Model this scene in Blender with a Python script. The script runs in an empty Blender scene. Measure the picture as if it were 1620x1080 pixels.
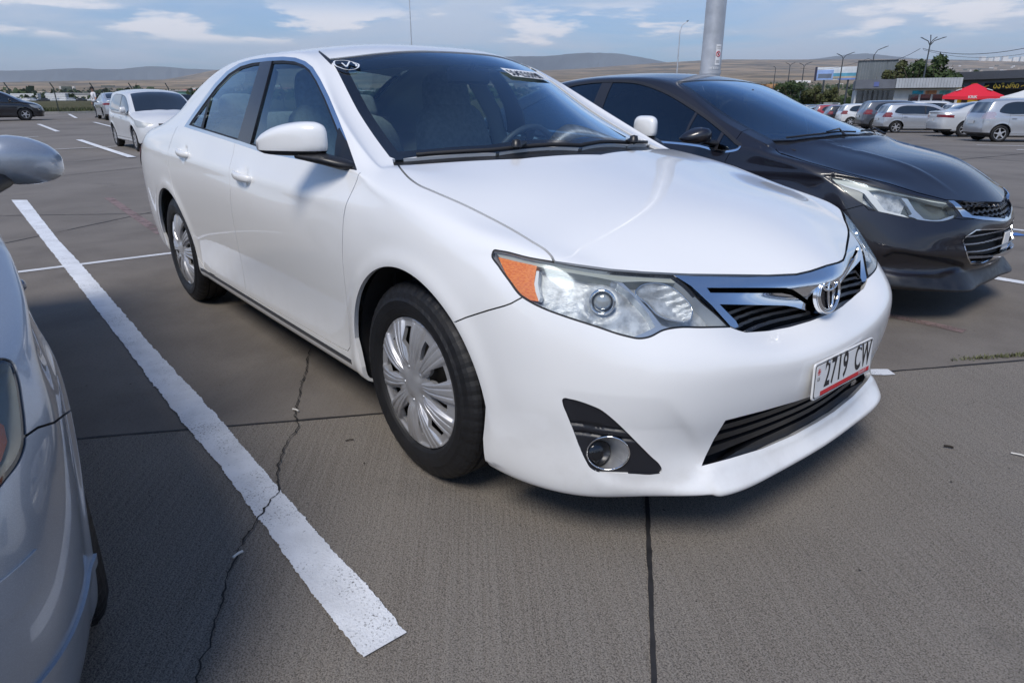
import bpy, bmesh, math, random
import numpy as np
from mathutils import Matrix, Vector, Quaternion

R = math.radians
random.seed(7)
SC = bpy.context.scene
COL = SC.collection

# ------------------------------------------------------------------ camera
CAM = np.array([1.7308, -1.8987, 1.1899])
FPX, PW, PH = 1041.93, 1620.0, 1080.0
YAW, PITCH, ROLL = R(140.4465), R(19.7257), R(-0.108)


def _cam_axes():
    d = np.array([math.cos(YAW) * math.cos(PITCH), math.sin(YAW) * math.cos(PITCH), -math.sin(PITCH)])
    r = np.cross(d, [0, 0, 1]); r /= np.linalg.norm(r); u = np.cross(r, d)
    c, s = math.cos(ROLL), math.sin(ROLL)
    return c * r + s * u, -s * r + c * u, d


CR, CU, CD = _cam_axes()


def ray(a, b):
    return CD + (a - PW / 2) / FPX * CR - (b - PH / 2) / FPX * CU


def at(a, b, x=None, y=None, z=None, d=None):
    """World point seen at photo pixel (a, b) on the plane x=, y= or z=, or at forward distance d."""
    v = ray(a, b)
    if d is not None:
        return CAM + d * v
    k, val = [(i, t) for i, t in enumerate((x, y, z)) if t is not None][0]
    return CAM + v * (val - CAM[k]) / v[k]


def pix(P):
    v = np.asarray(P, float) - CAM
    q = v @ CD
    q = np.where(q < 0.02, 0.02, q)
    return np.stack([PW / 2 + FPX * (v @ CR) / q, PH / 2 - FPX * (v @ CU) / q], -1)


cam_data = bpy.data.cameras.new('camera')
cam = bpy.data.objects.new('camera', cam_data)
COL.objects.link(cam)
cam_data.sensor_width = 36.0
cam_data.lens = FPX / PW * 36.0
cam_data.clip_start = 0.05
cam_data.clip_end = 60000.0
_m = Matrix.Identity(4)
for _i in range(3):
    _m[_i][0], _m[_i][1], _m[_i][2], _m[_i][3] = CR[_i], CU[_i], -CD[_i], CAM[_i]
cam.matrix_world = _m
SC.camera = cam

# ------------------------------------------------------------------ light
SUN_AZ, SUN_EL = R(297), R(53)       # direction towards the sun, azimuth counted from +x
sun_dir = Vector((math.cos(SUN_AZ) * math.cos(SUN_EL), math.sin(SUN_AZ) * math.cos(SUN_EL), math.sin(SUN_EL)))
sl = bpy.data.lights.new('sun', 'SUN')
sl.energy = 2.3
sl.angle = R(24)
sl.color = (1.0, 0.93, 0.84)
so = bpy.data.objects.new('sun', sl)
so.rotation_euler = sun_dir.to_track_quat('Z', 'Y').to_euler()
so.location = sun_dir * 50
COL.objects.link(so)

world = bpy.data.worlds.new('World')
SC.world = world
world.use_nodes = True
wt = world.node_tree
wt.nodes.clear()


def wn(kind, **kw):
    n = wt.nodes.new(kind)
    for k, v in kw.items():
        setattr(n, k, v)
    return n


_out = wn('ShaderNodeOutputWorld')
_bg = wn('ShaderNodeBackground')
_sky = wn('ShaderNodeTexSky')
_sky.sky_type = 'NISHITA'
_sky.sun_disc = False
_sky.sun_elevation = SUN_EL
_sky.sun_rotation = math.pi / 2 - SUN_AZ
_sky.air_density = 1.0
_sky.dust_density = 0.6
_sky.ozone_density = 4.0
_tc = wn('ShaderNodeTexCoord')
_sep = wn('ShaderNodeSeparateXYZ')
wt.links.new(_tc.outputs['Generated'], _sep.inputs[0])


def wmath(op, a, b=None, c=None, clamp=False):
    n = wn('ShaderNodeMath', operation=op, use_clamp=clamp)
    for i, v in enumerate((a, b, c)):
        if v is None:
            continue
        if isinstance(v, (int, float)):
            n.inputs[i].default_value = v
        else:
            wt.links.new(v, n.inputs[i])
    return n.outputs[0]


def wmix(fac, a, b):
    n = wn('ShaderNodeMix', data_type='RGBA')
    for i, v in ((0, fac), (6, a), (7, b)):
        if isinstance(v, (int, float)):
            n.inputs[i].default_value = v
        elif isinstance(v, tuple):
            n.inputs[i].default_value = v + (1,)
        else:
            wt.links.new(v, n.inputs[i])
    return n.outputs[2]


# cloud layer on a flat ceiling seen in perspective: direction / (z + k)
_zc = wmath('MAXIMUM', _sep.outputs[2], 0.0)
_den = wmath('ADD', _zc, 0.10)
_cx = wmath('DIVIDE', _sep.outputs[0], _den)
_cy = wmath('DIVIDE', _sep.outputs[1], _den)
_cmb = wn('ShaderNodeCombineXYZ')
wt.links.new(_cx, _cmb.inputs[0]); wt.links.new(_cy, _cmb.inputs[1])


def wnoise(vec, scale, detail, rough, dist=0.0):
    n = wn('ShaderNodeTexNoise')
    wt.links.new(vec, n.inputs['Vector'])
    n.inputs['Scale'].default_value = scale
    n.inputs['Detail'].default_value = detail
    n.inputs['Roughness'].default_value = rough
    n.inputs['Distortion'].default_value = dist
    return n.outputs['Fac']


def wramp(x, lo, hi):
    n = wn('ShaderNodeMapRange', interpolation_type='SMOOTHSTEP')
    wt.links.new(x, n.inputs[0])
    n.inputs[1].default_value = lo; n.inputs[2].default_value = hi
    return n.outputs[0]


_veil = wramp(wnoise(_cmb.outputs[0], 0.60, 7, 0.58, 0.5), 0.36, 0.62)
_map = wn('ShaderNodeMapping')
_map.inputs['Scale'].default_value = (1.0, 1.0, 5.0)
wt.links.new(_tc.outputs['Generated'], _map.inputs[0])
_puffn = wnoise(_map.outputs[0], 6.5, 8, 0.56, 0.15)
_puff = wramp(_puffn, 0.50, 0.60)
# the puffs sit in a belt low over the horizon
_belt = wmath('MULTIPLY', wramp(_sep.outputs[2], 0.072, 0.082), wmath('SUBTRACT', 1.0, wramp(_sep.outputs[2], 0.105, 0.14)))
_puff = wmath('MULTIPLY', _puff, _belt)
SKY_STR = 0.10
_veilfac = wmath('MULTIPLY', _veil, 0.62)
_veilfac = wmath('ADD', _veilfac, 0.32)
# the veil thins out overhead, where the blue shows
_veilfac = wmath('MULTIPLY', _veilfac, wmath('SUBTRACT', 1.0, wmath('MULTIPLY', wramp(_sep.outputs[2], 0.15, 0.42), 0.90)))
_tint = wn('ShaderNodeMix', data_type='RGBA', blend_type='MULTIPLY')
_tint.inputs[0].default_value = 1.0
wt.links.new(_sky.outputs[0], _tint.inputs[6])
_tint.inputs[7].default_value = (0.46, 0.70, 0.94, 1)
_c1 = wmix(_veilfac, _tint.outputs[2], (4.2, 4.9, 6.1))
_c2 = wmix(wmath('MULTIPLY', _puff, 0.8), _c1, (7.6, 7.4, 7.7))
wt.links.new(_c2, _bg.inputs[0])
_bg.inputs[1].default_value = SKY_STR
wt.links.new(_bg.outputs[0], _out.inputs[0])

SC.view_settings.view_transform = 'Standard'
SC.view_settings.look = 'None'
SC.view_settings.exposure = 0.53
SC.view_settings.gamma = 1.0
SC.view_settings.use_curve_mapping = False
SC.render.film_transparent = False
SC.cycles.max_bounces = 8
SC.cycles.transparent_max_bounces = 16
SC.cycles.caustics_reflective = False
SC.cycles.caustics_refractive = False

# ------------------------------------------------------------------ helpers
def link(o, parent=None):
    COL.objects.link(o)
    if parent is not None:
        o.parent = parent
    return o


def tag(o, label=None, category=None, group=None, kind=None):
    if label: o['label'] = label
    if category: o['category'] = category
    if group: o['group'] = group
    if kind: o['kind'] = kind
    return o


def empty(name, loc=(0, 0, 0), rz=0.0, parent=None, size=1.0):
    o = bpy.data.objects.new(name, None)
    o.location = loc
    o.rotation_euler = (0, 0, rz)
    o.empty_display_size = 0.2
    return link(o, parent)


def copy_tree(o, parent=None):
    c = o.copy()
    COL.objects.link(c)
    if parent is not None:
        c.parent = parent
    for ch in [k for k in o.children]:
        copy_tree(ch, c)
    return c


class NT:
    """small node-tree writer"""
    def __init__(self, name):
        self.m = bpy.data.materials.new(name)
        self.m.use_nodes = True
        self.t = self.m.node_tree
        self.b = self.t.nodes['Principled BSDF']
        self.o = self.t.nodes['Material Output']

    def n(self, kind, **kw):
        x = self.t.nodes.new(kind)
        for k, v in kw.items():
            setattr(x, k, v)
        return x

    def put(self, sock, v):
        if v is None:
            return
        if isinstance(v, (int, float)):
            sock.default_value = v
        elif isinstance(v, (tuple, list)):
            sock.default_value = tuple(v) + ((1,) if len(sock.default_value) == 4 and len(v) == 3 else ())
        else:
            self.t.links.new(v, sock)

    def math(self, op, a, b=None, c=None, clamp=False):
        x = self.n('ShaderNodeMath', operation=op, use_clamp=clamp)
        for i, v in enumerate((a, b, c)):
            self.put(x.inputs[i], v)
        return x.outputs[0]

    def mix(self, f, a, b, mode='MIX'):
        x = self.n('ShaderNodeMix', data_type='RGBA', blend_type=mode)
        self.put(x.inputs[0], f); self.put(x.inputs[6], a); self.put(x.inputs[7], b)
        return x.outputs[2]

    def ramp(self, v, lo, hi, a=0.0, b=1.0):
        x = self.n('ShaderNodeMapRange', interpolation_type='SMOOTHSTEP')
        self.put(x.inputs[0], v)
        for i, t in enumerate((lo, hi, a, b)):
            x.inputs[1 + i].default_value = t
        return x.outputs[0]

    def coord(self, kind='Object', scale=None, rot=None):
        c = self.n('ShaderNodeTexCoord').outputs[kind]
        if scale is None and rot is None:
            return c
        m = self.n('ShaderNodeMapping')
        if scale is not None: m.inputs['Scale'].default_value = scale
        if rot is not None: m.inputs['Rotation'].default_value = rot
        self.t.links.new(c, m.inputs[0])
        return m.outputs[0]

    def noise(self, vec, scale, detail=4, rough=0.5, dist=0.0):
        x = self.n('ShaderNodeTexNoise')
        self.put(x.inputs['Vector'], vec)
        x.inputs['Scale'].default_value = scale
        x.inputs['Detail'].default_value = detail
        x.inputs['Roughness'].default_value = rough
        x.inputs['Distortion'].default_value = dist
        return x.outputs['Fac']

    def bump(self, h, strength=0.3, dist=0.01, normal=None):
        x = self.n('ShaderNodeBump')
        x.inputs['Strength'].default_value = strength
        x.inputs['Distance'].default_value = dist
        self.put(x.inputs['Height'], h)
        if normal is not None: self.put(x.inputs['Normal'], normal)
        return x.outputs[0]

    def set(self, **kw):
        names = dict(color='Base Color', rough='Roughness', metal='Metallic', normal='Normal', coat='Coat Weight',
                     coat_rough='Coat Roughness', spec='Specular IOR Level', trans='Transmission Weight', ior='IOR',
                     alpha='Alpha', emit='Emission Color', emit_s='Emission Strength', sheen='Sheen Weight')
        for k, v in kw.items():
            self.put(self.b.inputs[names[k]], v)
        return self


MATS = {}


def simple(name, color, rough=0.5, metal=0.0, coat=0.0, spec=0.5, vary=0.0, vscale=8.0, bump=0.0, bscale=60.0):
    if name in MATS:
        return MATS[name]
    t = NT(name)
    c = t.coord()
    col = tuple(color)
    if vary:
        f = t.noise(c, vscale, 5, 0.6)
        col = t.mix(t.ramp(f, 0.3, 0.7), tuple(k * (1 - vary) for k in color), tuple(min(1, k * (1 + vary)) for k in color))
        rr = t.ramp(f, 0.3, 0.7, max(0.02, rough * (1 - vary * 0.6)), min(1, rough * (1 + vary * 0.6)))
    else:
        rr = rough
    t.set(color=col, rough=rr, metal=metal, coat=coat, spec=spec, coat_rough=0.04)
    if bump:
        t.set(normal=t.bump(t.noise(c, bscale, 4, 0.6), bump, 0.004))
    MATS[name] = t.m
    return t.m


def paint(name, color, flake=0.0, metal=0.0, rough=0.35, dirt=0.06, dusty=0.22):
    """lacquered car paint with a clear coat, faint orange peel and a thin film of dust near the ground"""
    if name in MATS:
        return MATS[name]
    t = NT(name)
    c = t.coord()
    big = t.noise(c, 1.6, 4, 0.55)
    col = t.mix(t.ramp(big, 0.35, 0.7), tuple(color), tuple(k * (1 - dirt) for k in color))
    geo = t.n('ShaderNodeNewGeometry')
    sx = t.n('ShaderNodeSeparateXYZ')
    t.t.links.new(geo.outputs['Position'], sx.inputs[0])
    low = t.math('SUBTRACT', 1.0, t.ramp(sx.outputs[2], 0.15, 0.55))
    dust = t.math('MULTIPLY', low, t.ramp(t.noise(c, 7.0, 6, 0.65), 0.42, 0.8))
    col = t.mix(t.math('MULTIPLY', dust, dusty), col, (0.30, 0.26, 0.22))
    if flake:
        fl = t.noise(c, 900.0, 2, 0.7)
        col = t.mix(t.ramp(fl, 0.45, 0.75), col, tuple(min(1, k * (1 + flake)) for k in color))
    rgh = t.math('ADD', t.math('MULTIPLY', dust, 0.25), rough)
    crgh = t.math('ADD', t.math('MULTIPLY', dust, 0.22), t.ramp(t.noise(c, 3.0, 6, 0.7), 0.35, 0.8, 0.008, 0.035))
    t.set(color=col, rough=rgh, metal=metal, coat=1.0, coat_rough=crgh, spec=0.45)
    MATS[name] = t.m
    return t.m


def clear_glass(name, tint=(0.75, 0.86, 0.84), refl=1.0, rough=0.0, haze=0.0):
    """thin pane: tinted see-through plus mirror reflection growing at grazing angles"""
    if name in MATS:
        return MATS[name]
    t = NT(name)
    t.t.nodes.remove(t.b)
    tr = t.n('ShaderNodeBsdfTransparent'); tr.inputs[0].default_value = tint + (1,)
    gl = t.n('ShaderNodeBsdfGlossy'); gl.inputs['Roughness'].default_value = rough
    gl.inputs[0].default_value = (.74, .88, 1, 1)
    fr = t.n('ShaderNodeFresnel')
    gm = t.n('ShaderNodeNewGeometry')
    t.put(fr.inputs[0], t.math('ADD', 1.52, t.math('MULTIPLY', gm.outputs['Backfacing'], 1 / 1.52 - 1.52)))
    f = t.math('MULTIPLY', fr.outputs[0], 1.55 * refl, clamp=True)
    mx = t.n('ShaderNodeMixShader')
    t.put(mx.inputs[0], f)
    t.t.links.new(tr.outputs[0], mx.inputs[1]); t.t.links.new(gl.outputs[0], mx.inputs[2])
    last = mx.outputs[0]
    if haze:
        df = t.n('ShaderNodeBsdfDiffuse'); df.inputs[0].default_value = (0.55, 0.56, 0.55, 1)
        c = t.coord()
        m2 = t.n('ShaderNodeMixShader')
        t.put(m2.inputs[0], t.ramp(t.noise(c, 6.0, 5, 0.6), 0.3, 0.8, 0.0, haze))
        t.t.links.new(last, m2.inputs[1]); t.t.links.new(df.outputs[0], m2.inputs[2])
        last = m2.outputs[0]
    t.t.links.new(last, t.o.inputs[0])
    MATS[name] = t.m
    return t.m


# mesh from arrays ----------------------------------------------------------
def mesh_np(name, V, F, mat=None, parent=None, N=None, smooth=True, mats=None, fm=None):
    """V (n,3), F triangles array or list of polygons; N per-vertex normals (optional)"""
    me = bpy.data.meshes.new(name)
    V = np.asarray(V, np.float32)
    if isinstance(F, np.ndarray):
        n = len(F)
        me.vertices.add(len(V)); me.vertices.foreach_set('co', V.ravel())
        me.loops.add(F.size); me.loops.foreach_set('vertex_index', F.astype(np.int32).ravel())
        me.polygons.add(n)
        me.polygons.foreach_set('loop_start', np.arange(0, F.size, F.shape[1], dtype=np.int32))
        me.update(calc_edges=True)
    else:
        me.from_pydata(V.tolist(), [], F)
    for m in (mats or ([mat] if mat else [])):
        me.materials.append(m)
    if not smooth:
        me.shade_flat()
    if fm is not None:
        me.polygons.foreach_set('material_index', np.asarray(fm, dtype=np.int32))
    if N is not None and len(me.polygons):
        a = me.attributes.new('custom_normal', 'FLOAT_VECTOR', 'POINT')
        a.data.foreach_set('vector', np.asarray(N, np.float32).ravel())
    me.update()
    o = bpy.data.objects.new(name, me)
    return link(o, parent)


class MB:
    """collects boxes, tubes, lathes into ONE mesh"""
    def __init__(self):
        self.V = []; self.F = []; self.M = []; self.S = []; self.mi = 0

    def add(self, V, F, smooth=False):
        k = len(self.V)
        self.V += [tuple(map(float, v)) for v in V]
        self.F += [tuple(i + k for i in f) for f in F]
        self.M += [self.mi] * len(F)
        self.S += [smooth] * len(F)
        return self

    def box(self, c, s, rz=0.0, bev=0.0, M=None):
        hx, hy, hz = s[0] / 2, s[1] / 2, s[2] / 2
        if bev <= 0:
            P = [(x, y, z) for z in (-hz, hz) for x, y in ((-hx, -hy), (hx, -hy), (hx, hy), (-hx, hy))]
            F = [(0, 3, 2, 1), (4, 5, 6, 7), (0, 1, 5, 4), (1, 2, 6, 5), (2, 3, 7, 6), (3, 0, 4, 7)]
        else:
            b = min(bev, hx * .98, hy * .98, hz * .98)
            def ring(ix, iy, z):
                return [(-ix + 0, -iy, z), (ix, -iy, z), (ix, iy, z), (-ix, iy, z)]
            def oct_(ix, iy, z, b):
                return [(-ix + b, -iy, z), (ix - b, -iy, z), (ix, -iy + b, z), (ix, iy - b, z), (ix - b, iy, z), (-ix + b, iy, z), (-ix, iy - b, z), (-ix, -iy + b, z)]
            P = oct_(hx - b, hy - b, -hz, b * .6) + oct_(hx, hy, -hz + b, b) + oct_(hx, hy, hz - b, b) + oct_(hx - b, hy - b, hz, b * .6)
            F = [tuple(range(7, -1, -1)), tuple(range(24, 32))]
            for l in range(3):
                for i in range(8):
                    j = (i + 1) % 8
                    F.append((l * 8 + i, l * 8 + j, l * 8 + 8 + j, l * 8 + 8 + i))
        ca, sa = math.cos(rz), math.sin(rz)
        Q = []
        for x, y, z in P:
            if M is not None:
                v = M @ Vector((x, y, z))
                Q.append((v.x + c[0], v.y + c[1], v.z + c[2]))
            else:
                Q.append((x * ca - y * sa + c[0], x * sa + y * ca + c[1], z + c[2]))
        return self.add(Q, F)

    def tube(self, pts, r, n=8, cap=True, smooth=True, flat=None):
        """sweep a circle (radius r or list) along pts; flat=(kx,ky) squashes the section"""
        pts = [Vector(p) for p in pts]
        rr = r if isinstance(r, (list, tuple)) else [r] * len(pts)
        up = Vector((0, 0, 1))
        V = []; F = []
        for i, p in enumerate(pts):
            t = (pts[min(i + 1, len(pts) - 1)] - pts[max(i - 1, 0)])
            if t.length < 1e-9: t = Vector((0, 0, 1))
            t.normalize()
            a = t.cross(up)
            if a.length < 0.05: a = t.cross(Vector((1, 0, 0)))
            a.normalize(); b = t.cross(a)
            kx, ky = flat or (1, 1)
            for k in range(n):
                an = 2 * math.pi * k / n
                V.append(p + a * math.cos(an) * rr[i] * kx + b * math.sin(an) * rr[i] * ky)
        for i in range(len(pts) - 1):
            for k in range(n):
                j = (k + 1) % n
                F.append((i * n + k, i * n + j, i * n + n + j, i * n + n + k))
        self.add(V, F, smooth)
        if cap:
            self.add([V[k] for k in range(n)], [tuple(range(n))])
            self.add([V[-n + k] for k in range(n)], [tuple(range(n - 1, -1, -1))])
        return self

    def lathe(self, prof, n=32, axis='y', c=(0, 0, 0), smooth=True, a0=0.0, a1=2 * math.pi):
        """prof list of (radius, height) turned about an axis through c"""
        full = abs(a1 - a0 - 2 * math.pi) < 1e-6
        m = n if full else n + 1
        V = []; F = []
        for r, h in prof:
            for k in range(m):
                a = a0 + (a1 - a0) * k / n
                x, z = r * math.cos(a), r * math.sin(a)
                p = {'y': (x, h, z), 'z': (x, z, h), 'x': (h, x, z)}[axis]
                V.append((p[0] + c[0], p[1] + c[1], p[2] + c[2]))
        for i in range(len(prof) - 1):
            for k in range(n):
                j = (k + 1) % m
                F.append((i * m + k, i * m + j, i * m + m + j, i * m + m + k))
        return self.add(V, F, smooth)

    def prism(self, poly, y0, y1, axis='y', smooth=False):
        """extrude a 2-D polygon (a,b) between y0 and y1; axis y: (x,z), z: (x,y), x: (y,z)"""
        f = {'y': lambda a, b, t: (a, t, b), 'z': lambda a, b, t: (a, b, t), 'x': lambda a, b, t: (t, a, b)}[axis]
        n = len(poly)
        V = [f(a, b, y0) for a, b in poly] + [f(a, b, y1) for a, b in poly]
        F = [tuple(range(n)), tuple(range(2 * n - 1, n - 1, -1))]
        F += [(i, (i + 1) % n, n + (i + 1) % n, n + i) for i in range(n)]
        return self.add(V, F, smooth)

    def build(self, name, mat=None, parent=None, mats=None, fix=True):
        me = bpy.data.meshes.new(name)
        me.from_pydata(self.V, [], self.F)
        for m in (mats or ([mat] if mat else [])):
            me.materials.append(m)
        me.polygons.foreach_set('use_smooth', self.S)
        me.polygons.foreach_set('material_index', self.M)
        me.update()
        if fix:
            bm = bmesh.new(); bm.from_mesh(me)
            bmesh.ops.recalc_face_normals(bm, faces=bm.faces)
            bm.to_mesh(me); bm.free()
        o = bpy.data.objects.new(name, me)
        return link(o, parent)


def smooth_curve(P, n=8, closed=False, corners=()):
    """Catmull-Rom through the points P (k-D), straight at the indices in corners"""
    P = np.asarray(P, float)
    m = len(P)
    out = []
    segs = m if closed else m - 1
    for i in range(segs):
        p1, p2 = P[i % m], P[(i + 1) % m]
        p0 = P[(i - 1) % m] if (closed or i > 0) else p1 * 2 - p2
        p3 = P[(i + 2) % m] if (closed or i + 2 < m) else p2 * 2 - p1
        if i % m in corners: p0 = p1 * 2 - p2
        if (i + 1) % m in corners: p3 = p2 * 2 - p1
        # centripetal-like tangents limited by the chord
        L0, L1, L2 = (max(1e-6, np.linalg.norm(a)) for a in (p1 - p0, p2 - p1, p3 - p2))
        t1 = ((p1 - p0) / L0 * L1 + (p2 - p1)) / (L0 + L1) * L1 if False else ((p1 - p0) * L1 / L0 + (p2 - p1) * L0 / L1) * L1 / (L0 + L1)
        t2 = ((p2 - p1) * L2 / L1 + (p3 - p2) * L1 / L2) * L1 / (L1 + L2)
        for k in range(n):
            s = k / n
            h = (2 * s**3 - 3 * s**2 + 1, s**3 - 2 * s**2 + s, -2 * s**3 + 3 * s**2, s**3 - s**2)
            out.append(h[0] * p1 + h[1] * t1 + h[2] * p2 + h[3] * t2)
    if not closed:
        out.append(P[-1])
    return np.array(out)

# ------------------------------------------------------------------ car bodies
# A body is a subdivision surface through hand-measured points (x forward, w half width, z up), cut along outlines.
def cage_faces(ns, nf, nr, nc=6, nrw=8):
    """index layout of the half cage: cap grid (stations x columns) and the ring of ribs hanging from its rim"""
    cap = lambda s, c: ('c', s, c)
    rim = [cap(0, c) for c in range(nc - 1, 0, -1)] + [cap(s, 0) for s in range(ns)] + [cap(ns - 1, c) for c in range(1, nc)]
    faces = []
    for s in range(ns - 1):
        for c in range(nc - 1):
            faces.append((cap(s, c), cap(s + 1, c), cap(s + 1, c + 1), cap(s, c + 1)))
    for i in range(len(rim) - 1):
        a = [rim[i]] + [('r', i, k) for k in range(nrw)]
        b = [rim[i + 1]] + [('r', i + 1, k) for k in range(nrw)]
        for k in range(nrw):
            faces.append((a[k], a[k + 1], b[k + 1], b[k]))
    return rim, faces


def body_surface(cap, ribs, creases=(), level=4, fit=10, full=False):
    """cap[s][c], ribs[i][k] = (x, w, z).  Returns V, quads of the near half (y <= 0) with smooth normals."""
    ns, nc = len(cap), len(cap[0])
    rim, faces = cage_faces(ns, 0, 0, nc, len(ribs[0]))
    assert len(ribs) == len(rim), (len(ribs), len(rim))
    pos = {}
    for s in range(ns):
        for c in range(nc):
            pos[('c', s, c)] = cap[s][c]
    for i, rb in enumerate(ribs):
        for k, p in enumerate(rb):
            pos[('r', i, k)] = p
    keys = list(pos)
    idx = {}; V = []
    mid = set()
    for k in keys:
        x, w, z = pos[k]
        idx[k, 0] = len(V); V.append((x, -w, z))
        if w <= 1e-9:
            idx[k, 1] = idx[k, 0]; mid.add(idx[k, 0])
        else:
            idx[k, 1] = len(V); V.append((x, w, z))
    F = [tuple(idx[k, 0] for k in f) for f in faces] + [tuple(idx[k, 1] for k in reversed(f)) for f in faces]
    F = [tuple(dict.fromkeys(f)) for f in F]
    tgt = np.array(V)
    cagev = tgt.copy()
    me = bpy.data.meshes.new('cage')
    me.from_pydata(cagev.tolist(), [], F)
    ob = bpy.data.objects.new('cage', me)
    COL.objects.link(ob)
    if creases:
        at_ = me.attributes.new('crease_edge', 'FLOAT', 'EDGE')
        em = {tuple(sorted(e.vertices)): e.index for e in me.edges}
        for a, b, v in creases:
            for h in (0, 1):
                k = tuple(sorted((idx[a, h], idx[b, h])))
                if k in em: at_.data[em[k]].value = v
    md = ob.modifiers.new('s', 'SUBSURF')
    md.use_limit_surface = True
    md.quality = 5

    def ev(l):
        md.levels = l; md.render_levels = l
        dg = bpy.context.evaluated_depsgraph_get(); dg.update()
        e = ob.evaluated_get(dg); m = e.to_mesh()
        co = np.empty(len(m.vertices) * 3); m.vertices.foreach_get('co', co)
        co = co.reshape(-1, 3)
        q = None
        if l > 1:
            q = np.empty(len(m.loops), dtype=np.int64); m.loops.foreach_get('vertex_index', q); q = q.reshape(-1, 4)
        e.to_mesh_clear()
        return co, q
    for it in range(fit):
        co, _ = ev(1)
        cagev += (tgt - co[:len(tgt)]) * 0.9
        me.vertices.foreach_set('co', cagev.ravel())
        me.update()
    co, q = ev(level)
    bpy.data.objects.remove(ob); bpy.data.meshes.remove(me)
    if not full:
        keep = co[q][:, :, 1].mean(1) < 0
        q = q[keep]
    used, inv = np.unique(q, return_inverse=True)
    co = co[used]; q = inv.reshape(-1, 4)
    T = np.concatenate([q[:, [0, 1, 2]], q[:, [0, 2, 3]]])
    return co, T


def vnormals(V, T, sym=True):
    a, b, c = V[T[:, 0]], V[T[:, 1]], V[T[:, 2]]
    n = np.cross(b - a, c - a)
    N = np.zeros_like(V)
    for k in range(3):
        np.add.at(N, T[:, k], n)
    if sym:
        m = np.abs(V[:, 1]) < 1e-5
        N[m, 1] = 0
    L = np.linalg.norm(N, axis=1); L[L == 0] = 1
    return N / L[:, None]


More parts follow.
